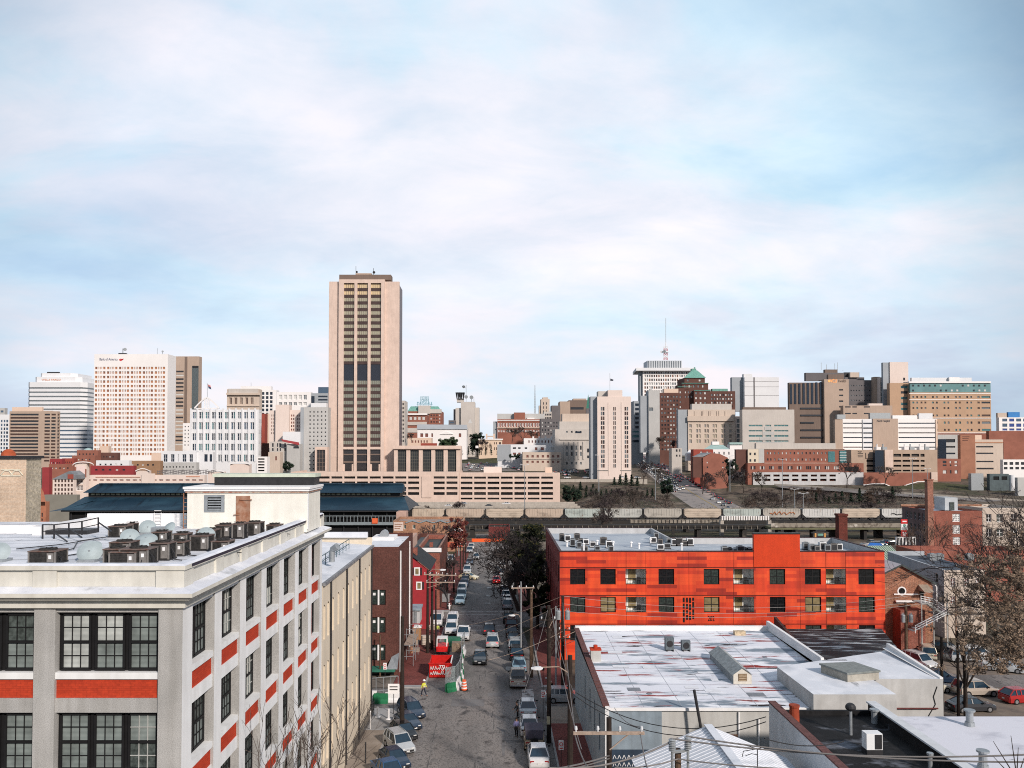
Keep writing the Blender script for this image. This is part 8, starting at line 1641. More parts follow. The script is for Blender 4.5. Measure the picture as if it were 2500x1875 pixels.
for kind,c,px,yy,hd,lab in[('suv','white',2238,101,20,'white off-roader facing the camera at the car park pole'),('suv','cream',2256,106,160,'cream estate with red lamps parked behind the white off-roader'),('suv','silver',2345,104,95,'silver pickup behind the small bare tree'),('suv','white',2375,105,100,'white off-roader right of the small bare tree'),('sedan','pale silver',2440,99,60,'pale silver car below the leafy tree'),('sedan','dark blue',2285,94,80,'dark blue saloon crossing behind the pole'),('suv','beige',2372,88.5,95,'beige long off-roader side on in the car park'),('sedan','dark grey',2360,83,95,'black car parked in front of the beige off-roader'),('hatch','red',2480,86,100,'red car half hidden by the leafy tree'),('sedan','cream',2262,90,95,'cream pickup roof behind the white block'),('sedan','black',2300,109,55,'dark car below the outdoor stair'),('sedan','dark blue',2195,103,20,'dark blue car in the shade behind the dark roof'),('hatch','blue',2165,106,10,'small blue car beside the orange corner')]:
 car(kind,c,0,0,lab,hd,PK,x=X(px,yy),y=yy)
for px,c,hd,lab in((1020,'dark grey',90,'dark car on the highway near the train shed'),(1098,'white',90,'white car on the highway below the garage'),(1195,'black',90,'black car on the highway below the garage right'),(1236,'white',-90,'white saloon on the highway below the garage right end'),(1128,'silver',-90,'silver car on the far carriageway of the highway')):
 car('sedan',c,0,0,lab,hd,'cars on the highway',x=X(px,400),y=396 if hd==90 else 412,z=-2.39,name='moving_car')
def small_proto():
 mb=MB();W=.9
 loft(mb,[[(-W,y,.25),(W,y,.25),(W,y,z),(-W,y,z)]for y,z in((-2.2,.7),(-1.1,.95),(1.7,.98),(2.2,.8))]);mb.m=[0]*len(mb.f)
 k=len(mb.f);loft(mb,[[(-.8,-1.05,.95),(.8,-1.05,.95),(.8,1.8,.98),(-.8,1.8,.98)],[(-.62,-.4,1.42),(.62,-.4,1.42),(.62,1.1,1.42),(-.62,1.1,1.42)]],1);mb.box(-.63,.63,-.42,1.12,1.42,1.47,0)
 for s in(-.85,.85):
  for y in(-1.35,1.35):mb.cyl((s-.08,y,.32),(s+.08,y,.32),.32,n=8,mi=2)
 mb.box(-.85,-.45,2.18,2.26,.6,.8,3);mb.box(.45,.85,2.18,2.26,.6,.8,3);mb.box(-.85,-.45,-2.27,-2.18,.5,.7,4);mb.box(.45,.85,-2.27,-2.18,.5,.7,4)
 return mk('distant_car',mb,[carpaint('white'),G_CAR,M_TYRE,M_REDL,emit('head_glow',(1,.95,.85),.9)],None)
SMALL=small_proto();SUSED=[0]
def scar(x,y,z,hd,color,label,group):
 o=SMALL if not SUSED[0]else SMALL.copy()
 if SUSED[0]:COL.objects.link(o)
 SUSED[0]=1;o.location=(x,y,z);o.rotation_euler=(0,0,math.radians(hd));paint(o,carpaint(color));tag(o,label,'car',group)
random.seed(17)
cs_=['white','silver','grey','black','pale silver','dark blue','maroon','beige']
for lane,off in enumerate((-8.6,-5.2,-2,2.4,5.6,9)):
 off*=1.15;y=500+lane*7 if lane!=5 else 440
 while y<900:
  if lane in(3,4)and y<560 and random.random()<.6:y+=9;continue
  p,h=hs_at(y);c=random.choice(cs_);up=lane>=3
  scar(p.x+off,y,p.z+.06,h+(180 if up else 0),c,f'tiny {c} car '+('driving up' if lane in(3,4)else 'parked on the right of' if lane==5 else 'coming down')+' the far hill street','cars on the hill street');y+=random.uniform(7,13)+max(0,(y-560)*.035)
for px,py,c,lab in((1735,1203,'silver','silver car halfway down the lower hill street'),(1745,1216,'white','white car on the lower hill street beside the hedge'),(1758,1226,'black','black car low on the hill street'),(1764,1237,'dark grey','dark car lowest on the hill street above the train')):
 y=460-(py-1203)*1.3;p,h=hs_at(y);scar(p.x+5,y,p.z+.07,h,c,lab,'cars on the hill street')
for r,(yy,py)in enumerate(((604,1148.5),(612,1144.5),(622,1140.5),(634,1136.5),(646,1133))):
 for k in range(13):
  if random.random()<.25:continue
  px=1133+k*14.8+r*3
  if px>1325:continue
  p=at(px,py,yy);c=random.choice(cs_);scar(p.x,yy,p.z+.25,random.choice([0,180])+random.uniform(-4,4),c,f'tiny {c} car in the hillside car park','cars in the hillside car park')
for k in range(26):
 px=random.choice([random.uniform(1335,1440),random.uniform(1372,1440)]);yy=random.uniform(575,605);p=at(px,1150,yy);c=random.choice(cs_);scar(p.x,yy,gz(p.x,yy)+.15,random.uniform(0,360),c,f'tiny {c} car parked left of the pale slit tower','cars beside the slit tower')
for k in range(46):
 px=random.uniform(1955,2190);yy=random.uniform(205,262);p=at(px,1330,yy);c=random.choice(cs_+['white','white']);scar(p.x,yy,gz(p.x,yy)+.05,random.choice([90,80,0]),c,f'tiny {c} car in the car park below the viaduct','cars below the viaduct')
for px,yy,c,lab in((1385,547.5,'white','tiny white car left on the terrace under the slit tower'),(1430,549,'silver','tiny silver car in the middle of the terrace under the slit tower'),(1520,547.5,'white','tiny white car on the terrace before the slit tower base'),(1556,549,'pale silver','tiny silver car right on the terrace of the slit tower')):p=at(px,1168,yy);scar(p.x,yy,max(gz(p.x,yy),p.z)+.03,90,c,lab,'cars on the terrace')
for px,py,yy in((2182,1219,470),(2090,1212,478)):p=at(px,py,yy);scar(p.x,yy-6,p.z-.1,80,'pale silver' if px>2100 else 'white','tiny silver car on the ramp road' if px>2100 else 'tiny white car on the ramp road','cars on the ramp road')
t=thing('blue_tent','bright blue tarpaulin tent behind the orange block at the car park','tent',at(2135,1340,175));y=175;mb=MB();q=[at(2108,1341,y),at(2160,1341,y),at(2160,1338,y+9),at(2108,1338,y+9)];r1,r2=at(2125,1325,y+4),at(2150,1326,y+4);mb.face([q[0],q[1],r2,r1]);mb.face([q[3],q[2],r2,r1]);mb.face([q[0],q[3],r1]);mb.face([q[1],q[2],r2]);mk('canopy',mb,mat('tent_blue',(.02,.15,.55),.5,.25,.6),t);mb=MB();[mb.bar(c,(c.x,c.y,-5),.12)for c in q];mk('pole',mb,M_DARK,t)
t=thing('white_tent','white market tent beside the blue tarpaulin','tent',at(2090,1335,180));y=180;mb=MB();q=[at(2072,1340,y),at(2106,1340,y),at(2106,1337,y+9),at(2072,1337,y+9)];r1=at(2089,1328,y+4);[mb.face([q[i],q[(i+1)%4],r1])for i in range(4)];mk('canopy',mb,M_WHITE,t);mb=MB();[mb.bar(c,(c.x,c.y,-5),.12)for c in q];mk('pole',mb,M_DARK,t)
for i,(px,w_)in enumerate(((1990,0),(2013,1))):
 pass
t=thing('traffic_signals','yellow traffic signal heads and green street sign below the viaduct behind the orange tower','traffic light',at(2000,1315,190));y=190;mb=MB();mb.bar(at(1980,1301,y),at(2024,1301,y),.18);mb.bar(at(1990,1340,y),at(1990,1300,y),.2);mk('gantry',mb,M_DARK,t)
for px in(1989,2012):pbox(t,'signal_head',mat('signal_yellow',(.65,.33,.10),.5,.1,2),px-1.8,px+1.8,1302,1321,y-.4,y-.1)
pbox(t,'street_sign',M_GREEN,1995,2007,1303,1308,y-.3,y-.2);pbox(t,'street_sign',M_WHITE,1994,2007,1313,1317,y-.3,y-.2)
M_BG=mat('barrier_green',(.02,.17,.075),.45,.15,3);M_BW=mat('barrier_white',(.74,.74,.75),.5,.06,3)
def barrier(x,y,hd,m,label,ln=1.9):
 t=tag(mk('water_barrier',_bar(ln),m),label,'barrier','green and white water barriers at the site');t.location=(x,y,gz(x,y)+.04);t.rotation_euler=(0,0,math.radians(hd));return t
def _bar(ln):
 mb=MB();mb.ext([(-.30,0),(.30,0),(.28,.25),(.14,.45),(.11,1.0),(-.11,1.0),(-.14,.45),(-.28,.25)],'x',-ln/2,ln/2);mb.cyl((-ln/2-.06,0,.1),(-ln/2-.06,0,.9),.06,n=8);mb.box(-.5,-.2,-.13,.13,1.0,1.06);return mb
fence_pts=[]
px_pts=[(1088,1686),(1113,1681),(1122,1667),(1127,1650),(1127,1635),(1125,1620),(1128,1600),(1134,1588)]
def gpt(px,py):
 y=25.06*F/(py-HOR-46.8);return Vector((X(px,y,py),y,0))
chain=[gpt(*p)for p in px_pts]
pos=[];
for p,q in zip(chain,chain[1:]):
 d=(q-p).length;n=max(1,round(d/2.0))
 for i in range(n):pos.append((p.lerp(q,(i+.5)/n),math.degrees(math.atan2(q.y-p.y,q.x-p.x)),d/n-.14))
for i,(c,h,ln)in enumerate(pos):
 g=i%2==0;barrier(c.x,c.y,h,M_BG if g else M_BW,('green' if g else 'white')+' water barrier '+('at the near corner of the site fence' if i==0 else 'next to the green corner barrier' if i==1 else 'in the curved line along the site fence'),min(2.4,max(1.2,ln)))
t=thing('site_fence','chain link fence panels with blue grey mesh standing on the water barriers','fence',(chain[0].x,chain[0].y,0))
M_MESH=bpy.data.materials.new('fence_mesh');nt3,b3=nodes(M_MESH);b3.inputs['Base Color'].default_value=(.24,.29,.30,1);b3.inputs['Roughness'].default_value=.7
tc3=nt3.nodes.new('ShaderNodeTexCoord');n3_=nt3.nodes.new('ShaderNodeTexNoise');n3_.inputs['Scale'].default_value=9;n3_.inputs['Detail'].default_value=6;nt3.links.new(tc3.outputs['Object'],n3_.inputs['Vector']);r3=nt3.nodes.new('ShaderNodeValToRGB');r3.color_ramp.elements[0].position=.40;r3.color_ramp.elements[1].position=.6;r3.color_ramp.elements[0].color=(.25,.25,.25,1);r3.color_ramp.elements[1].color=(.9,.9,.9,1);nt3.links.new(n3_.outputs[0],r3.inputs[0]);nt3.links.new(r3.outputs[0],b3.inputs['Alpha'])
for i,(p,q)in enumerate(zip(chain,chain[1:])):
 m=MB();a,b=gz(0,p.y)+1.05,gz(0,q.y)+1.05;h=1.7
 m.face([(p.x,p.y,a),(q.x,q.y,b),(q.x,q.y,b+h),(p.x,p.y,a+h)]);o=mk('mesh_panel',m,M_MESH,t)
 m=MB();[m.bar((c.x,c.y,z),(c.x,c.y,z+h),.06)for c,z in((p,a),(q,b))];m.bar((p.x,p.y,a+h),(q.x,q.y,b+h),.05);m.bar((p.x,p.y,a+.02),(q.x,q.y,b+.02),.05);mk('post',m,M_STEEL,t)
c=gpt(1133,1680);t=thing('traffic_barrel','orange and white striped traffic barrel on the road beside the site barriers','traffic barrel',(c.x,c.y,gz(0,c.y)+.03));z=gz(0,c.y)+.03
mb=MB();R=[.34,.33,.31,.30,.28,.27,.25];[mb.cyl((c.x,c.y,z+.06+i*.155),(c.x,c.y,z+.06+(i+1)*.155),R[i],R[i]-.005,16,mi=i%2)for i in range(7)];mk('drum',mb,[M_ORANGE,M_WHITE],t);mk('rubber_base',MB().cyl((c.x,c.y,z),(c.x,c.y,z+.07),.45,n=16),M_TYRE,t)
random.seed(61)
for i in range(16):
 x,y=random.uniform(-17,-9.8),random.uniform(103,124);w_,h=random.uniform(.5,2.2),random.uniform(.4,1.5);g=gz(x,y)+.06
 nm=['timber bundle','block pallet','steel drum','plywood sheet pile'][i%4]
 mb=MB()
 if i%4==2:mb.cyl((x,y,g),(x,y,g+.95),.3,n=12)
 else:[mb.box(x+random.uniform(-.08,.08),x+w_,y,y+.8,g+k*h/4,g+(k+.85)*h/4)for k in range(4)]
 tag(mk('site_material',mb,[M_WOODL,M_BEIW,M_RUST,M_WOODB][i%4]),nm+' lying on the building site behind the dumpster','site material','materials lying on the building site')
t=thing('scaffold','steel pipe scaffold against the brown brick flank on the site','scaffold',(-12,104,-1));mb=MB()
for yy in(101,104,107):
 for xx in(-11.9,-10.7):mb.bar((xx,yy,gz(0,yy)),(xx,yy,gz(0,yy)+4.2),.06)
 for z in(1.4,2.8,4.1):mb.bar((-11.9,yy,z-.6),(-10.7,yy,z-.6),.05)
for z in(1.4,2.8,4.1):mb.bar((-10.7,101,z-.6),(-10.7,107,z-.7),.05)
mk('pipe_frame',mb,M_STEEL,t);mk('plank_deck',MB().box(-11.9,-10.7,101,107,2.16,2.22),M_WOODL,t)
for i,(px,py,m,lab)in enumerate(((903,1704,M_BW,'white water barrier leftmost below the brown brick building'),(930,1711,M_BG,'green water barrier across the side street below the green awning'),(958,1708,M_BW,'white water barrier right of the green one across the side street'))):
 c=gpt(px,py);barrier(c.x,c.y,0,m,lab,1.5)
c0,c1=gpt(900,1700),gpt(972,1694);t=thing('site_fence','pale pipe fence in front of the brown brick shopfront','fence',c0);mb=MB();z=gz(0,92);[mb.bar((lerp(c0.x,c1.x,k/4),lerp(c0.y,c1.y,k/4),z),(lerp(c0.x,c1.x,k/4),lerp(c0.y,c1.y,k/4),z+2.3),.06)for k in range(5)];mb.bar((c0.x,c0.y,z+2.3),(c1.x,c1.y,z+2.3),.06);mb.bar((c0.x,c0.y,z+.9),(c1.x,c1.y,z+.9),.05);mk('rail',mb,M_STEEL,t)
def sign(px,py,w_,h,label,pole_h,board=M_WHITE,kind='plain'):
 """post on the ground at pixel px, py"""
 c=gpt(px,py);z=gz(0,c.y)+.14;t=thing('street_sign',label,'sign',(c.x,c.y,z));mk('post',MB().bar((c.x,c.y,z),(c.x,c.y,z+pole_h),.06),M_DARK,t)
 mk('board',MB().box(c.x-w_/2,c.x+w_/2,c.y-.08,c.y-.04,z+pole_h-h,z+pole_h+.05),board,t);m=MB()
 if kind=='np':m.cyl((c.x,c.y-.085,z+pole_h-h*.35),(c.x,c.y-.1,z+pole_h-h*.35),w_*.38,n=14);m.box(c.x-w_*.3,c.x+w_*.3,c.y-.1,c.y-.085,z+pole_h-h*.85,z+pole_h-h*.75);mk('symbol',m,M_RED,t);mk('symbol',MB().cyl((c.x,c.y-.1,z+pole_h-h*.35),(c.x,c.y-.105,z+pole_h-h*.35),w_*.25,n=12),M_WHITE,t)
 else:[m.box(c.x-w_*.35,c.x+w_*.35,c.y-.1,c.y-.085,z+pole_h-h*(.3+.3*k),z+pole_h-h*(.2+.3*k))for k in range(2)];mk('sign_lettering',m,M_DARK,t)
sign(961,1740,1.15,.95,'white notice board on a post at the left corner of the side street',3.0);sign(1370,1868,.42,.75,'no parking sign on the right brick pavement near the bottom',2.2,kind='np');sign(1326,1755,.42,.7,'small white sign on a dark post at the right corner',2.9,kind='np');sign(940,1668,.4,.7,'no parking sign in front of the green awning shop',2.4,kind='np');sign(1326,1685,.3,.3,'thin dark sign post on the far right corner pavement',2.6,M_DARK)
sign(2360,1684,.25,.3,'thin pale sign post in the verge below the leafy tree',3.0,M_STEEL)
for px,py,lab in((922,1747,'white bollard on the left corner pavement'),(949,1752,'white traffic cone base on the left corner pavement')):
 c=gpt(px,py);z=gz(0,c.y)+.14;tag(mk('bollard',MB().cyl((c.x,c.y,z),(c.x,c.y,z+1.0),.09,n=10).cyl((c.x,c.y,z),(c.x,c.y,z+.08),.3,.2,12),M_BW),lab,'bollard')
tag(mk('guide_post',MB().bar((-12.2,76.8,G0(76)+.1),(-12.0,75.6,G0(76)+2.2),.09),M_WHITE),'white slanted guide post at the foot of the beige building','post');tag(mk('dark_bollard',MB().cyl((-11.2,68,G0(68)),(-11.2,68,G0(68)+1.9),.06,n=8),M_DARK),'thin black post standing on the left pavement','post')
c=gpt(1088,1471);tag(mk('banner_board',MB().box(c.x-.7,c.x+.7,c.y,c.y+.1,gz(0,c.y)+.3,gz(0,c.y)+1.6).box(c.x-.9,c.x+.9,c.y-.02,c.y+.12,gz(0,c.y)+1.6,gz(0,c.y)+1.8),M_STEEL),'pale shield shaped board standing on the far left pavement','sign');c=gpt(1097,1487);tag(mk('hydrant',MB().cyl((c.x,c.y,gz(0,c.y)),(c.x,c.y,gz(0,c.y)+1.1),.13,n=10).cyl((c.x-.25,c.y,gz(0,c.y)+.75),(c.x+.25,c.y,gz(0,c.y)+.75),.09,n=8).dome((c.x,c.y,gz(0,c.y)+1.1),.16,.15,10,3),M_WHITE),'small white hydrant on the far corner kerb','hydrant')
M_SKIN=mat('skin',(.36,.20,.14),.6,.1,8)
def skin_obj(name,chains,m,parent,levels=1):
 """chains: list of [(point, radius), ...]; the first point of a later chain may repeat a point of an earlier one to join there"""
 V,E,Rr=[],[],[]
 for ch in chains:
  prev=None
  for p,r in ch:
   idx=next((i for i,q in enumerate(V)if(Vector(q)-Vector(p)).length<1e-4),None)
   if idx is None:idx=len(V);V.append(p);Rr.append(r)
   if prev is not None and prev!=idx:E.append((prev,idx))
   prev=idx
 me=bpy.data.meshes.new(name);me.from_pydata(V,E,[]);me.materials.append(m)
 o=bpy.data.objects.new(name,me);COL.objects.link(o);o.parent=parent
 sk=o.modifiers.new('skin','SKIN');
 if not me.skin_vertices:
  bpy.context.view_layer.objects.active=o
 lay=me.skin_vertices[0].data
 for i,r in enumerate(Rr):lay[i].radius=(r,r)if not isinstance(r,tuple)else r
 lay[0].use_root=True
 sk.use_smooth_shade=True;sub=o.modifiers.new('sub','SUBSURF');sub.levels=levels;sub.render_levels=levels
 return o
def person(label,loc,rz,pose,top,trousers,hat=None,hair=(.02,.015,.012),group=None,extra=None):
 t=thing('person',label,'person',loc,group,rz)
 lean=pose.get('lean',0);hipz=pose.get('hip',.93)
 Rl=Matrix.Rotation(math.radians(lean),3,'X');hip=Vector((0,0,hipz));up=lambda x,y,z:tuple(hip+Rl@Vector((x,y,z)))
 la,ra=pose.get('larm',(.0,.0)),pose.get('rarm',(0,0));ll,rl=pose.get('lleg',0),pose.get('rleg',0)
 ch=[[(tuple(hip),(.13,.11)),(up(0,0,.2),(.125,.10)),(up(0,0,.42),(.16,.115)),(up(0,0,.53),(.09,.08)),(up(0,-.01,.60),.055),(up(0,-.03,.68),(.075,.085)),(up(0,-.02,.77),(.08,.095)),(up(0,-.01,.84),(.06,.07))]]
 hands,feet=[],[]
 for s,a,l in((-1,la,ll),(1,ra,rl)):
  sh=Vector(up(s*.19,0,.46));A=Rl@Matrix.Rotation(math.radians(a[0]),3,'X');el=sh+A@Vector((s*.05,0,-.29));B=A@Matrix.Rotation(math.radians(a[1]),3,'X');wr=el+B@Vector((s*.0,0,-.25));pm=wr+B@Vector((0,0,-.07))
  ch.append([(up(0,0,.42),.16),(tuple(sh),.062),(tuple(el),.045),(tuple(wr),.030),(tuple(pm),(.040,.022))])
  for k in range(4):
   f0=pm+B@Vector((0,-.03+.02*k,-.02));f1=f0+B@Vector((0,-.005+.004*k,-.05-.008*(k in(1,2))));f2=f1+B@Vector((-s*.012,0,-.025));ch.append([(tuple(pm),.030),(tuple(f0),.010),(tuple(f1),.009),(tuple(f2),.008)])
  th=wr+B@Vector((0,-.035,-.03));ch.append([(tuple(wr),.030),(tuple(th),.012),(tuple(th+B@Vector((0,-.025,-.035))),.010)])
  h=hip+Vector((s*.09,0,-.03));Lg=Matrix.Rotation(math.radians(l),3,'X');kn=h+Lg@Vector((0,0,-.43));an=kn+Matrix.Rotation(math.radians(l-pose.get('knee',8)*(1 if l>0 else .5)),3,'X')@Vector((0,0,-.42));toe=an+Vector((0,-.17,-.05))
  ch.append([(tuple(hip),.13),(tuple(h),.085),(tuple(kn),.058),(tuple(an),.042),(tuple(toe),(.045,.03))]);feet.append((h,kn,an,toe));hands.append((sh,el,wr))
 skin_obj('body',ch,M_SKIN,t)
 skin_obj('trousers',[[(tuple(hip+Vector((0,0,.04))),(.15,.125)),(tuple(hip),(.15,.125))]]+[[(tuple(hip),.15),(tuple(h),.10),(tuple(kn),.072),(tuple(an+Vector((0,0,.03))),.062)]for h,kn,an,toe in feet],trousers,t)
 skin_obj('shirt',[[(tuple(hip+Vector((0,0,-.03))),(.15,.13)),(up(0,0,.2),(.15,.125)),(up(0,0,.42),(.185,.135)),(up(0,0,.52),(.11,.10))]]+[[(up(0,0,.42),.185),(tuple(sh),.08),(tuple(el),.062),(tuple(el.lerp(wr,.8)),.045)]for sh,el,wr in hands],top,t)
 for h,kn,an,toe in feet:skin_obj('shoe',[[(tuple(an+Vector((0,.03,-.05))),.05),(tuple(an+Vector((0,-.08,-.06))),.05),(tuple(toe+Vector((0,-.03,-.01))),.04)]],M_DARK,t)
 hd=Vector(up(0,-.02,.77));m=MB();hm=mat('hair_%d'%int(hair[0]*1000),hair,.9,.2,8)
 m.dome(hd+Vector((0,.015,-.02)),.118,.14,14,5);mk('hair',m,hm,t,smooth=True,rel=False)
 m=MB();[m.dome((hd.x+s*.035,hd.y-.098,hd.z-.005),.012,.012,8,3)for s in(-1,1)];mk('eye',m,M_DARK,t,rel=False);m=MB();m.bar((hd.x,hd.y-.09,hd.z+.0),(hd.x,hd.y-.125,hd.z-.04),.022);mk('nose',m,M_SKIN,t,rel=False);m=MB();m.box(hd.x-.025,hd.x+.025,hd.y-.10,hd.y-.085,hd.z-.085,hd.z-.075);mk('mouth',m,M_RUST,t,rel=False);m=MB();[m.bar((hd.x+s*.085,hd.y,hd.z-.04),(hd.x+s*.095,hd.y+.01,hd.z+.03),.03)for s in(-1,1)];mk('ear',m,M_SKIN,t,rel=False)
 if hat:m=MB();m.dome(hd+Vector((0,0,.015)),.145,.15,16,5);m.cyl(hd+Vector((0,-.03,.0)),hd+Vector((0,-.03,.02)),.175,n=16);mk('hard_hat',m,hat,t,smooth=False,rel=False)
 if extra:extra(t,up)
 return t
c=gpt(1034,1694);z=gz(0,c.y)+.04
def vest(t,up):
 m=MB();m.box(-.22,.22,-.145,-.135,1.0,1.05);m.box(-.22,.22,-.145,-.135,1.2,1.24);mk('reflective_band',m,M_PLATE,t,rel=False)
person('worker in yellow vest and white hard hat walking at the site corner',(c.x,c.y,z),math.radians(60),{'lean':4,'larm':(18,-25),'rarm':(-22,-20),'lleg':22,'rleg':-20,'knee':14,'hip':.90},mat('vest_yellow',(.72,.72,.06),.6,.1,6),mat('trousers_navy',(.02,.025,.045),.9,.2,6),M_WHITE,extra=vest)
c=gpt(1261,1793);z=gz(0,c.y)+.04
def bag(t,up):
 m=MB();m.ext([(-.17,0),(.17,0),(.14,.30),(-.14,.30)],'y',.0,.14);m.v=[(x,y+.13,zz+.75)for x,y,zz in m.v];mk('shoulder_bag',m,M_DARK,t,rel=False)
person('person in lilac shirt and dark trousers with black bag beside the white saloon',(c.x,c.y,z),math.radians(170),{'lean':2,'larm':(5,-15),'rarm':(10,-40),'lleg':6,'rleg':-8,'knee':5,'hip':.93},mat('shirt_lilac',(.22,.22,.42),.8,.1,6),mat('trousers_black',(.012,.012,.016),.9,.2,6),extra=bag)
c=gpt(1265,1768);person('dark clothed person standing at the door of the pale silver saloon',(c.x-.0,c.y+2.2,gz(0,c.y+2)+.04),math.radians(-80),{'lean':6,'larm':(-30,-30),'rarm':(-20,-20),'lleg':5,'rleg':-5,'hip':.93},M_DARK,MATS['trousers_black'])
c=gpt(1347,1683);person('person in white hooded top bending over on the right brick pavement corner',(c.x,c.y,gz(0,c.y)+.17),math.radians(-100),{'lean':55,'larm':(-40,-30),'rarm':(-30,-35),'lleg':14,'rleg':-10,'knee':24,'hip':.86},mat('hoodie_white',(.7,.7,.7),.8,.06,6),MATS['trousers_black'],hair=(.6,.6,.6))
c=gpt(1068,1549);person('site worker in lime jacket standing among the poles',(c.x,c.y,gz(0,c.y)+.05),0,{'lean':3,'larm':(-10,-30),'rarm':(5,-10),'lleg':4,'rleg':-4,'hip':.93},mat('jacket_lime',(.5,.6,.12),.7,.1,6),MATS['trousers_navy'],M_WHITE)
def pole(px,py0,py1,y,r,label,m=M_WOOD,arms=(),trans=0,lamp=None,base=None,lean=0,cat='utility pole',name='utility_pole'):
 """px at mid height, top pixel py0; arms: (pixel y, x0 px, x1 px); foot at the ground"""
 x=X(px,y,(py0+py1)/2);zt=Z(py0,y);zg=gz(x,y)-.1 if base is None else base
 t=thing(name,label,cat,(x,y,zg));mk('shaft',MB().cyl((x+lean,y,zg),(x,y,zt),r*1.15,r*.8,10),m,t)
 for(py,a,b,ins)in arms:
  z=Z(py,y);xa,xb=X(a,y),X(b,y);d=.12 if ins!='iron' else .09
  o=mk('crossarm',MB().bar((xa,y-r-.03,z),(xb,y-r-.03,z+(.06 if ins=='tilt' else 0)),.13,.13),M_WOODL if ins!='iron' else M_WOOD,t)
  m_=MB();n=4 if abs(xb-xa)>2.2 else 2
  for k in range(n):
   u=lerp(xa+.12,xb-.12,k/(n-1));m_.cyl((u,y-r-.03,z+.06),(u,y-r-.03,z+.26),.035,n=6);m_.cyl((u,y-r-.03,z+.16),(u,y-r-.03,z+.30),.075,.05,8)
  q=mk('insulator',m_,M_INS,t);q.parent=o
  q=mk('brace',MB().bar((lerp(x,xb,.55),y-r-.03,z-.05),(x,y-r,z-.75),.05),M_WOODL,t);q.parent=o
 for k in range(trans):
  s=(-1,1,0)[k];z=zt-1.6 if trans<3 else zt-.9;m_=MB();m_.cyl((x+s*.5,y-.25,z-.9),(x+s*.5,y-.25,z),.27,n=14);m_.dome((x+s*.5,y-.25,z),.27,.1,14,3);[m_.cyl((x+s*.5+d,y-.25,z+.05),(x+s*.5+d,y-.25,z+.3),.05,n=6)for d in(-.1,.1)];mk('transformer',m_,M_STEEL,t,smooth=False)
 if lamp:
  px1,py_l=lamp;e=at(px1,py_l,y-.3);s=Vector((x,y,e.z-.5));m_=MB();m_.tube([s,s.lerp(e,.4)+Vector((0,0,.35)),e+Vector((0,0,.05))],.04,6);mk('lamp_arm',m_,M_WOODL,t);d=-1 if e.x<x else 1;m_=MB();loft(m_,[[(e.x+d*u,e.y-w_,e.z-h),(e.x+d*u,e.y+w_,e.z-h),(e.x+d*u,e.y+w_*.7,e.z+h*.9),(e.x+d*u,e.y-w_*.7,e.z+h*.9)]for u,w_,h in((-.1,.06,.05),(.1,.16,.12),(.45,.17,.10),(.75,.08,.05))]);mk('lamp_head',m_,M_INS,t)
 return x,y,zt
pole(1487,1752,1875,36,.15,'tall dark utility pole with pale crossarm in front of the warehouse',arms=[(1786,1397,1568,'pin')])
pole(1655,1828,1875,30,.15,'mossy stub pole with ribbed insulators at the bottom of the view',M_WOODB)
t=thing('insulator_stack','two ribbed grey insulators fixed beside the mossy stub pole','insulator',(6.4,29.7,15.5))
for px,y0,y1 in((1637,1802,1832),(1675,1796,1828)):
 m_=MB();a,b=Z(y1,29.7),Z(y0,29.7);x=X(px,29.7);n=7;m_.cyl((x,29.7,a-.9),(x,29.7,b),.05,n=8);[m_.cyl((x,29.7,lerp(a,b,k/n)),(x,29.7,lerp(a,b,(k+.55)/n)),.14,.10,12)for k in range(n)];mk('ribbed_body',m_,M_STEEL,t)
mk('bracket',MB().bar((X(1637,29.7),29.7,Z(1836,29.7)),(X(1675,29.7),29.7,Z(1832,29.7)),.09),M_STEEL,t)
pole(1392,1600,1875,58,.21,'stout black pole with street lamp on the right pavement near the bottom',lamp=(1322,1631),trans=0)
pole(1340,1478,1810,73.4,.19,'straight dark pole with yellow notice on the right brick pavement',arms=[(1512,1318,1356,'iron')]);tag(mk('pole_notice',MB().box(X(1334,73),X(1342,73),73.05,73.1,Z(1769,73),Z(1750,73)),mat('notice_cream',(.6,.55,.38),.8,.15,8)),'yellowish notice fixed to the straight dark pole','notice')
pole(1374,1455,1640,88,.2,'dark pole standing right in front of the orange block corner',arms=[(1537,1362,1437,'iron'),(1558,1362,1440,'iron')],trans=2)
pole(1297,1440,1700,96,.2,'rotting brown pole with long pale crossarm under the dark evergreen',M_WOODB,arms=[(1435,1248,1304,'tilt')])
pole(1357,1480,1690,92,.1,'thin grey pole beside the maroon flank of the orange block',M_STEEL,name='steel_pole',cat='pole');pole(1272,1420,1690,104,.11,'slim grey pole left of the rotting brown pole',M_STEEL,name='steel_pole',cat='pole',lamp=(1256,1502))
pole(982,1505,1785,75.7,.2,'tall black pole on the left pavement beside the nose-out cars')
pole(1044,1392,1600,108,.18,'left one of the twin brown poles on the site',arms=[(1402,1036,1083,'pin'),(1421,1041,1112,'pin')],lamp=(1075,1391));pole(1055,1396,1600,110,.18,'right one of the twin brown poles on the site',arms=[(1404,1048,1115,'pin')]);pole(1064,1440,1600,112,.12,'thin dark post right of the twin brown poles',cat='pole')
pole(977,1490,1660,99,.09,'thin grey leaning pole in front of the brown brick building',M_STEEL,name='steel_pole',cat='pole',lamp=(918,1552))
pole(928,1550,1660,95.6,.1,'short pole before the paired windows of the brown brick building',M_WOODB,cat='pole')
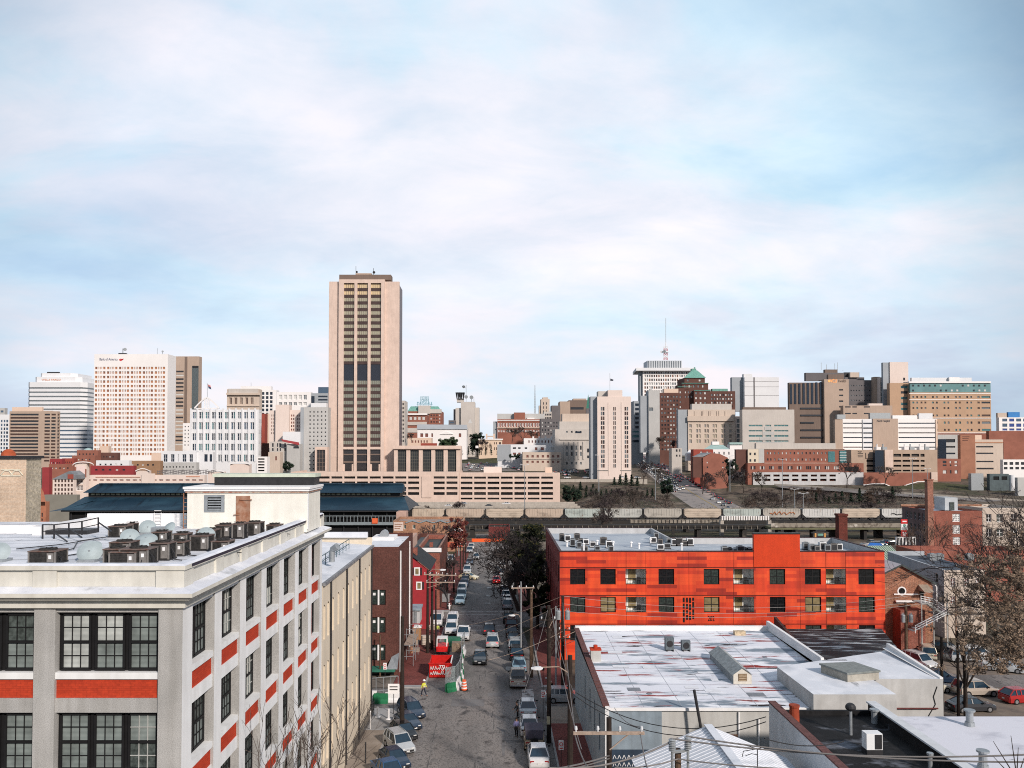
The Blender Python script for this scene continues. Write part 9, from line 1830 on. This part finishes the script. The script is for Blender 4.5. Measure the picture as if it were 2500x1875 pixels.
for i,(px,y0,y,lab)in enumerate(((1108,1350,160,'black pole beside the far left parked cars'),(1124,1332,185,'thin dark pole nearest the brick end building'),(1131,1325,200,'thin dark pole near the end of the street'),(1120,1300,225,'pale pole with white street name boards at the street end'),(1137,1318,215,'slim pole farthest down the street'))):pole(px,y0,1450,y,.16,lab,M_WOOD if i!=3 else M_STEEL,arms=[(y0+4,px-8,px+8,'iron')]if i in(1,2)else())
pole(2212,1470,1600,103,.2,'grey pole with two transformers beside the outdoor stair',M_WOODB,trans=2)
pole(2299,1555,1690,75,.14,'black pole at the right corner of the pale grey block');pole(2338,1540,1660,80,.13,'left one of two black poles in the car park');pole(2354,1540,1660,81,.13,'right one of two black poles in the car park');pole(2333,1440,1495,117,.1,'short brown pipe pole on the beige front',M_RUST,cat='pole',base=-2)
pole(1418,1505,1570,62.5,.06,'thin iron rack pole at the warehouse coping',M_STEEL,arms=[(1512,1398,1436,'iron'),(1557,1402,1440,'iron')],cat='pole',base=7.4)if False else None
def lamp_post(px,py0,py1,y,label):
 p,q=at(px,py0,y),at(px,py1,y);t=thing('highway_lamp',label,'street lamp',q,'tall highway lamp masts');mk('mast',MB().cyl(q,p,.22,.12,8),M_STEEL,t);m_=MB();[m_.bar(p,p+Vector((s*1.3,0,.25)),.14)for s in(-1,1)];[m_.box(p.x+s*1.6-.5,p.x+s*1.6+.5,y-.3,y+.3,p.z+.15,p.z+.4)for s in(-1,1)];mk('lamp_head',m_,M_INS,t)
for px,a,b,y,lab in((1281,1136,1240,380,'highway lamp mast before the right garage bays'),(1462,1112,1200,430,'highway lamp mast before the pale slit tower base'),(1600,1145,1220,430,'highway lamp mast left of the hill street'),(1782,1114,1200,440,'highway lamp mast before the dark brick wing'),(1910,1122,1240,400,'highway lamp mast before the pale parking base'),(2228,1120,1216,430,'highway lamp mast before the brown garage'),(1961,1205,1270,330,'twin headed lamp left of the dark red chimney'),(1940,1195,1240,380,'short lamp mast in the brown brush'),(2264,1145,1180,500,'terrace lamp with three heads by the garage stair')):lamp_post(px,a,b,y,lab)
def wire(a,b,sag,r,label,m=M_WIRE,group=None):
 a,b=Vector(a),Vector(b);pts=[a.lerp(b,i/14)-Vector((0,0,sag*4*(i/14)*(1-i/14)))for i in range(15)];mb=MB();mb.tube(pts,r,5);tag(mk('overhead_wire',mb,m),label,'wire',group or 'overhead wires')
W_=wire
W_(at(1340,1875,27),at(1655,1802,30),.35,.035,'upper pale cable crossing the street corner at the bottom to the stub pole')
W_(at(1180,1890,26),at(1487,1845,35.8),.2,.035,'lower pale cable crossing above the white saloon at the bottom');W_(at(1180,1897,26.2),at(1487,1852,35.8),.2,.03,'second pale cable just under the lower one above the white saloon')
W_(at(1637,1803,29.7),at(2510,1842,27),.3,.03,'upper cable from the stub pole over the tar roof to the right edge');W_(at(1675,1797,29.7),at(2510,1860,26.5),.25,.03,'second cable from the stub pole over the tar roof to the right edge');W_(at(1500,1875,29),at(1655,1853,29.6),.1,.025,'short thin cable at the bottom reaching the stub pole');W_(at(1655,1853,29.6),at(2060,1880,28),.1,.025,'thin cable at the bottom right of the stub pole')
W_(at(1405,1690,57),at(1870,1750,50),1.5,.03,'black service cable sagging along the warehouse front',M_WIRED);W_(at(1405,1700,57),at(1870,1762,50),1.7,.03,'second black service cable sagging along the warehouse front',M_WIRED)
W_(at(1403,1780,36),at(1374,1470,88),1.0,.028,'pale wire rising from the left end of the near crossarm');W_(at(1562,1775,36),at(1500,1728,60),.3,.02,'thin pale wire from the right end of the crossarm to the warehouse corner');W_(at(1403,1792,36),at(1450,1890,27),.3,.03,'wire dropping from the left end of the near crossarm');W_(at(1563,1790,36),at(1585,1890,27),.2,.025,'wire dropping from the right end of the near crossarm')
for k,(ya,yb,yc)in enumerate(((1455,1472,1445),(1474,1480,1462),(1492,1500,1470))):
 nm=('top','middle','lowest')[k]
 W_(at(1374,ya,88),at(2280,yc,95),1.6-.2*k,.018,f'{nm} white wire strung across the orange front',mat('wire_pale',(.38,.36,.35),.6,.1,1));W_(at(1374,ya,88),at(1120,ya+75+k*22,98),.4,.02,f'{nm} pale wire slanting down left across the street from the corner pole',M_WOODL)
W_(at(1376,1540,88),at(1190,1612,78),.3,.02,'pale slanting cable over the right parked row',M_WOODL);W_(at(1337,1490,73),at(1280,1690,60),.2,.02,'thin stay wire beside the straight dark pole');W_(at(1345,1485,73),at(1400,1690,56),.6,.025,'curved wire between the straight dark pole and the stout pole');W_(at(1348,1500,73),at(1420,1830,45),1.0,.028,'long hanging pale wire beside the stout black pole')
W_(at(1867,1803,40),at(2060,1810,44),.3,.03,'dark cable crossing the white parapet wall of the tar roof house',M_WIRED);W_(at(2298,1655,74),at(2075,1725,62),.3,.03,'dark stay cable on the pale grey block wall',M_WIRED);W_(at(2298,1660,74),at(2010,1740,60),.3,.025,'second dark stay cable on the pale grey block wall',M_WIRED)
t=thing('tv_antenna','thin roof antenna with bent arms in front of the white parapet wall','antenna',at(1849,1875,42));m_=MB();a=at(1849,1828,42);m_.bar((a.x,42,9),a,.04);m_.tube([at(1812,1848,42),at(1815,1834,42),a],.02,4);m_.tube([at(1820,1845,42),at(1835,1840,42),at(1850,1843,42)],.02,4);m_.tube([at(1822,1820,42),a,at(1870,1822,42)],.02,4);mk('rods',m_,M_DARK,t)
def branch(mb,tw,p,d,ln,r,lvl,maxl,spread,upb,rmin):
 """tapered limbs into mb, fine twigs into tw"""
 n=3;pts=[p];q=p.copy();dd=d.copy()
 for i in range(n):
  dd=(dd+Vector((random.uniform(-1,1),random.uniform(-1,1),random.uniform(-.6,.8)))*.13+Vector((0,0,upb*.1))).normalized();q=q+dd*(ln/n);pts.append(q.copy())
 tgt=mb if lvl<2 else tw;ns=7 if lvl<2 else 4 if lvl<3 else 3
 for i in range(n):tgt.cyl(pts[i],pts[i+1],max(rmin,r*(1-.3*i/n)),max(rmin,r*(1-.3*(i+1)/n)),ns,0,False)
 if lvl>=maxl:return
 k=random.choice((2,3,3)if maxl<7 else(3,3,3,4)if lvl<4 else(2,3))if lvl else random.choice((4,5))
 for i in range(k):
  ax=Vector((random.uniform(-1,1),random.uniform(-1,1),random.uniform(-.3,.3))).normalized();nd=(Matrix.Rotation(random.uniform(.5,1)*spread,3,ax)@dd).normalized()
  branch(mb,tw,pts[random.choice((2,3,3))]if i else pts[3],nd,ln*random.uniform(.62,.82),r*.6,lvl+1,maxl,spread,upb,rmin)
def bare_tree(label,x,y,h,r,seed,maxl=5,spread=.75,upb=.6,rmin=.012,tw=None,base=None,group=None,name='bare_tree',bark=None,dx=0):
 random.seed(seed);z=gz(x,y)-.2 if base is None else base;t=thing(name,label,'tree',(x,y,z),group);a,b=MB(),MB()
 branch(a,b,Vector((x,y,z)),Vector((dx+random.uniform(-.06,.06),random.uniform(-.06,.06),1)),h*.33,r,0,maxl,spread,upb,rmin);mk('trunk',a,bark or M_BARK,t);mk('crown',b,tw or M_TWIG,t);return t
M_TWIGD=mat('twigs_dark',(.045,.037,.036),.95,.25,2)
def leaf_mats(nm,a,b,c):
 return[mat(nm+str(i),k,.9,.3,1.5,spec=.15)for i,k in enumerate((a,b,c))]
LEAF_E=leaf_mats('evergreen_leaf',(.010,.014,.009),(.028,.034,.014),(.085,.078,.028));LEAF_T=leaf_mats('dry_leaf',(.21,.155,.115),(.30,.225,.165),(.11,.08,.06));LEAF_P=leaf_mats('conifer_leaf',(.014,.028,.020),(.026,.046,.030),(.045,.062,.035));LEAF_G=leaf_mats('broad_leaf',(.03,.06,.03),(.06,.10,.05),(.10,.115,.055));LEAF_B=leaf_mats('brush_leaf',(.065,.050,.046),(.125,.092,.078),(.036,.030,.030))
def leaves(mb,c,R,n,s,drop=0,flat=.5):
 for _ in range(n):
  v=Vector((random.gauss(0,1),random.gauss(0,1),random.gauss(0,1))).normalized()*(random.random()**.45);p=Vector(c)+Vector((v.x*R[0],v.y*R[1],v.z*R[2]));a=Vector((random.uniform(-1,1),random.uniform(-1,1),random.uniform(-flat,flat))).normalized()*s*random.uniform(.6,1.3);b=a.orthogonal().normalized()*s*random.uniform(.4,.8);mb.face([p-a,p-b*.8,p+a,p+b],random.choice((0,0,1,1,2))if v.z>-.1 else 0)
def crown_tree(label,x,y,h,rad,seed,mats,n_cl=40,n_l=60,s=.3,trunk=.25,base=None,cz=.62,sy=1,name='tree',group=None,zr=.42,topm=None):
 random.seed(seed);z=gz(x,y)-.2 if base is None else base;t=thing(name,label,'tree',(x,y,z),group);a,b=MB(),MB();mb=MB();branch(a,b,Vector((x,y,z)),Vector((0,0,1)),h*.38,trunk,0,3,.7,.7,.03);a.v,k=a.v+b.v,len(a.v);a.f+=[tuple(i+k for i in f)for f in b.f];a.m+=b.m;mk('trunk',a,M_BARK,t)
 for i in range(n_cl):
  v=Vector((random.gauss(0,1),random.gauss(0,1),random.gauss(0,1))).normalized()*random.uniform(.35,1);c=(x+v.x*rad,y+v.y*rad*sy,z+h*cz+v.z*h*zr);r=rad*random.uniform(.16,.32);leaves(mb,c,(r,r,r*.8),n_l,s)
 mk('crown',mb,mats,t);return t
def conifer(label,x,y,h,rad,seed,group=None,base=None,name='conifer',s=.35,n=420):
 random.seed(seed);z=gz(x,y)-.3 if base is None else base;t=thing(name,label,'tree',(x,y,z),group);mk('trunk',MB().cyl((x,y,z),(x,y,z+h*.9),rad*.08+.05,.03,6),M_BARK,t);mb=MB()
 for i in range(n):
  k=random.random()**.8;R=rad*(1-k)*(.75+.35*math.sin(k*34));an=random.uniform(0,6.283);p=Vector((x+math.cos(an)*R*random.uniform(.4,1),y+math.sin(an)*R*random.uniform(.4,1),z+h*(.06+.94*k)));a=Vector((math.cos(an),math.sin(an),-.45))*s*random.uniform(.6,1.3);b=Vector((-math.sin(an),math.cos(an),0))*s*.5;mb.face([p-a,p-b,p+a,p+b],random.choice((0,0,1,2)))
 mk('crown',mb,LEAF_P,t);return t
bare_tree('bare twiggy street tree nearest the camera in front of the factory corner',-11.5,31,15.0,.12,5,5,.55,.9,.010,base=-.2)
bare_tree('bare twiggy street tree in front of the factory side wall',-10.9,41,13.8,.12,12,5,.75,.8,.010,base=-.2)
bare_tree('slender bare street tree before the beige building',-11.3,48,12.2,.11,23,5,.7,.8,.011,base=-.2)
crown_tree('tall dark evergreen tree left of the orange block',5.7,150,15.6,3.7,8,LEAF_E,115,140,.24,.4,cz=.56,zr=.40)
crown_tree('lower dark evergreen mass between tall evergreen and orange flank',6.0,124,12,2.0,9,LEAF_E,50,90,.25,.3,cz=.5,zr=.48)
crown_tree('dark ivy covered tree at the left side of the evergreen',3.3,158,15,3.0,10,LEAF_E,34,80,.26,.3,cz=.5,zr=.48)
bare_tree('wide bare spreading tree leaning over the street from the right',3.6,140,14.5,.40,31,7,1.15,.05,.036,M_TWIGD,dx=-.22)
bare_tree('bare tree in front of the dark evergreen trunk',5.2,129,11.5,.25,33,7,.85,.35,.025,M_TWIGD)
bare_tree('small bare pavement tree on the right brick pavement',6.3,101,6.5,.1,36,5,.7,.6,.015,M_TWIG)
random.seed(2)
bare_tree('small black street tree at the far left corner',-7.9-1.0,141.2,6.2,.2,41,5,.8,.4,.03,M_DARK,bark=M_DARK)
bare_tree('bare purple tree in front of the brick end building',-17,208,11,.3,42,6,.8,.5,.04,M_TWIGP);crown_tree('reddish brown leafed tree at the right end of the brick end building',-11.5,222,11.5,3.4,43,leaf_mats('russet_leaf',(.13,.035,.03),(.17,.05,.04),(.08,.03,.028)),36,46,.4,.25);bare_tree('dark bare shrub tree behind the crimson gable house yard',-10.2,160,8,.2,44,6,.85,.4,.035,M_TWIGP)
t=bare_tree('big gnarled bare limbed tree on the right edge',51.5,71,22,.42,51,7,.85,.3,.016,M_TWIGD)
random.seed(52);mb=MB()
for i in range(300):
 px=2500-abs(random.gauss(0,1))*82;py=random.uniform(1360,1640);
 if px<2330+.0*py and random.random()<.7:px+=80
 p=at(px,py,random.uniform(66,74));leaves(mb,p,(.42,.6,.34),46,.13,flat=1)
for i in range(40):p=at(random.uniform(2440,2560),random.uniform(1290,1380),70);leaves(mb,p,(.6,.6,.4),18,.15,flat=1)
mk('dry_foliage',mb,LEAF_T,t)
bare_tree('small bare tree with upright twigs in the car park',47.5,82,8.5,.18,54,5,.7,.6,.018);bare_tree('grey bare tree between stair and beige front',58,100,9.5,.16,57,6,.8,.5,.018,mat('twigs_grey',(.20,.175,.155),.95,.2,3));bare_tree('bare tree in front of the brick warehouse',88,165,14,.22,58,6,.7,.6,.022,mat('twigs_warm',(.19,.13,.10),.95,.2,3));bare_tree('bare tree right of the brick warehouse',106,168,16,.22,59,6,.75,.5,.022,MATS['twigs_warm']);bare_tree('fine bare tree at the right edge above the leafy tree',79,118,17,.2,60,6,.75,.5,.018,M_TWIG)
t=thing('twig_bush','bundle of bare dark shoots poking up in the lower right corner','shrub',(16.4,24.6,13));mb=MB()
for a,b in(((2425,1810),(2478,1895)),((2468,1796),(2482,1895)),((2486,1825),(2482,1895)),((2426,1848),(2470,1895)),((2500,1850),(2486,1895))):p,q=at(*b,24.6),at(*a,24.6);mb.cyl(p,q,.022,.008,5,0,False);mb.cyl((16.6,24.6,-.5),p,.05,.022,5,0,False)
mk('shoots',mb,M_BARK,t)
random.seed(77)
def ht(y):return y/F
far_bare=[(1045,1245,360,8,'bare tree on the bank in front of the garage left end'),(1118,1243,365,9,'bare tree with thick trunk in front of the garage middle'),(1210,1240,370,5,'low bare bush tree before the garage right bays'),(1500,1240,345,13,'spreading bare tree left of the hill street foot'),(1545,1240,350,14,'spreading bare tree nearer the hill street foot'),(1460,1242,340,9,'bare tree left end of the wooded bank'),(1485,1268,290,10,'bare tree growing between viaduct and wagons'),(1470,1272,286,9,'second bare tree between viaduct and wagons'),(1625,1240,405,8,'bare tree just left of the lower hill street'),(1570,1170,520,17,'purple bare tree beside the pale slit tower'),(1600,1172,500,16,'bare tree leaning over the hill street kerb'),(1715,1178,480,14,'bare tree before the brick barn'),(1775,1172,490,16,'dark bare tree between barn and brick building'),(1815,1175,480,15,'round bare tree before the pale parking base left'),(1860,1178,478,13,'fine bare tree before the pale parking base'),(2068,1188,500,18,'wide bare tree at the right end of the pale parking base'),(2160,1186,515,15,'dark bare tree before the brick retaining wall'),(2133,1268,330,10,'bare tree behind the white wagon'),(1005,1080,640,9,'bare tree above the peach low house'),(1175,1110,660,15,'purple grey bare tree beside the yellow mansion'),(1250,1080,700,16,'bare tree before the ornate brick hall'),(1275,1082,705,15,'bare tree before the ornate hall middle'),(1300,1083,705,13,'bare tree before the ornate hall right'),(1645,1100,680,10,'dark bare street tree at the top of the hill street'),(1610,1095,690,12,'bare street tree by the blank slab')]
for i,(px,py,y,h,lab)in enumerate(far_bare):
 p=at(px,py,y);bare_tree(lab,p.x,y,h*.9,.014*h+.1,100+i,6,.85,.4,.05 if y<420 else .08,M_TWIGP if i%2 else M_TWIG,base=min(p.z,gz(p.x,y)+2)-.3 if y<600 else p.z-.3)
for i in range(24):
 px=random.uniform(1815,2020)if i<15 else random.uniform(2020,2200);py=1240;y=random.uniform(398,455);p=at(px,py,y);h=random.uniform(6.5,10)
 bare_tree('bare brown thicket tree on the bank behind the wagons',p.x,y,h*.95,.14,200+i,6,.9,.4,.05,[M_TWIG,M_TWIGP,mat('twigs_brown',(.16,.11,.085),.95,.25,1)][i%3],base=gz(p.x,y)-.2,group='brown thicket trees behind the wagons')
for i in range(12):
 px=random.uniform(1440,1575);y=random.uniform(398,470);p=at(px,1240,y);h=random.uniform(6,9)
 bare_tree('bare grey thicket tree on the bank left of the hill street',p.x,y,h*.95,.13,260+i,6,.9,.4,.05,M_TWIGP if i%2 else M_TWIG,base=gz(p.x,y)-.2,group='grey thicket trees left of the hill street')
cf=[(1417,1203,520,7),(1400,1210,500,6.5),(1432,1205,515,5),(1448,1203,520,5.5)]+[(1500+k*14,1188+(k%2)*4,530,9 if k in(1,2,3)else 6)for k in range(5)]
for i,(px,py,y,h)in enumerate(cf):p=at(px,py,y);conifer('dark conifer on the bank below the concrete retaining wall',p.x,y,h,h*.42,300+i,'conifers below the retaining wall',base=p.z,s=.75,n=360)
for i in range(15):p=at(1418+i*12.5,1212-(i%3),470);conifer('small dark conifer in the hedge row below the retaining wall',p.x,470,4.2+(i%4)*.5,1.9,330+i,'conifer hedge row',base=p.z-1.2,s=.65,n=240)
for i,(px,py,h)in enumerate(((1993,1224,5),(2012,1222,4),(2040,1226,5),(2056,1222,5.5),(2078,1224,5),(2099,1226,8),(2120,1230,6),(2142,1232,7.5),(2179,1218,7),(2024,1230,4.2))):p=at(px,py,430);conifer('dark conifer on the slope below the ramp road',p.x,430,h,h*.4,360+i,'conifers below the ramp road',base=p.z-.5,s=.7,n=320)
for i in range(7):p=at(1127+i*14.5+random.uniform(-3,3),1112,680);conifer('clipped dark conifer in the row below the yellow mansion',p.x,680,7+(i%3),2.2,380+i,'conifer row below the mansion',base=p.z,s=.7,n=160)
p=at(1165,1100,720);crown_tree('large dark cedar left of the yellow mansion',p.x,720,22,7.5,391,LEAF_P,90,70,.7,.5,base=p.z-6);p=at(1085,1088,640);crown_tree('green leafy tree in front of the white classical hall',p.x,640,11,5.5,392,LEAF_G,70,60,.5,.3,base=p.z-5);p=at(1104,1088,645);crown_tree('olive leafy tree right of the green one before the hall',p.x,645,11.5,4.6,393,LEAF_G,60,60,.5,.3,base=p.z-5)
p=at(1628,1212,440);crown_tree('dense dark green tree at the left edge of the hill street',p.x,440,10.5,4.2,394,LEAF_P,50,50,.5,.3,base=p.z-1.5);p=at(1385,1235,455);crown_tree('dark evergreen trees at the right end of the parking garage',p.x,455,13,3.6,395,LEAF_P,50,50,.5,.3,base=p.z-1);p=at(1405,1225,460);crown_tree('dark evergreen right of the garage end',p.x,460,9,3.5,396,LEAF_P,40,45,.5,.3,base=p.z-1.5);p=at(710,1140,540);crown_tree('dark tree beside the porthole slab',p.x,530,8,4,397,LEAF_P,40,50,.5,.3,base=p.z-4);p=at(1785,1155,500);crown_tree('dark ivy tree between barn and dark brick wing',p.x,500,14,4.2,398,LEAF_P,30,40,.6,.3,base=p.z-5);p=at(1700,1150,540);crown_tree('dark street trees left of the brick barn',p.x,540,10,3.6,399,LEAF_P,26,40,.6,.3,base=p.z-3)
for i,(px,py,y)in enumerate(((1248,1117,612),(1262,1118,612),(1285,1119,606))):p=at(px,py,y);crown_tree('round dark shrub below the grey flat roofed house',p.x,y,5,2.8,410+i,LEAF_P,12,30,.6,.2,base=p.z-2,name='shrub',group='shrubs below the grey house')
for i,(px,py,y,nm)in enumerate(((1512,1335,160,'left'),(1690,1330,165,'middle'),(1776,1332,165,'right'))):
 pass
random.seed(500);mb=MB()
for i in range(2300):
 if i<1500:y=random.uniform(340,462);px=random.uniform(1000,2330);y=y if px>1395 else random.uniform(340,388);x=X(px,y);k=(2.3 if px<2060 else .9)if px>1395 else .7
 elif i<1800:y=random.uniform(425,520);x=X(random.uniform(1385,1640),y);k=.8
 elif i<2100:y=random.uniform(425,500);x=X(random.uniform(1800,2120),y);k=random.uniform(.3,1)
 else:y=random.uniform(440,530);x=X(random.uniform(1985,2480),y);k=.4
 p,h=hs_at(y)
 if y>378 and abs(x-p.x)<21:continue
 k*=random.uniform(.6,1.3);leaves(mb,(x,y,gz(x,y)+k*random.uniform(.4,1.5)),(2.2,2.2,.9*k),16,.36,flat=1)
tag(mk('scrub',mb,LEAF_B),'brown scrub covering the railway and highway banks','scrub',kind='stuff')
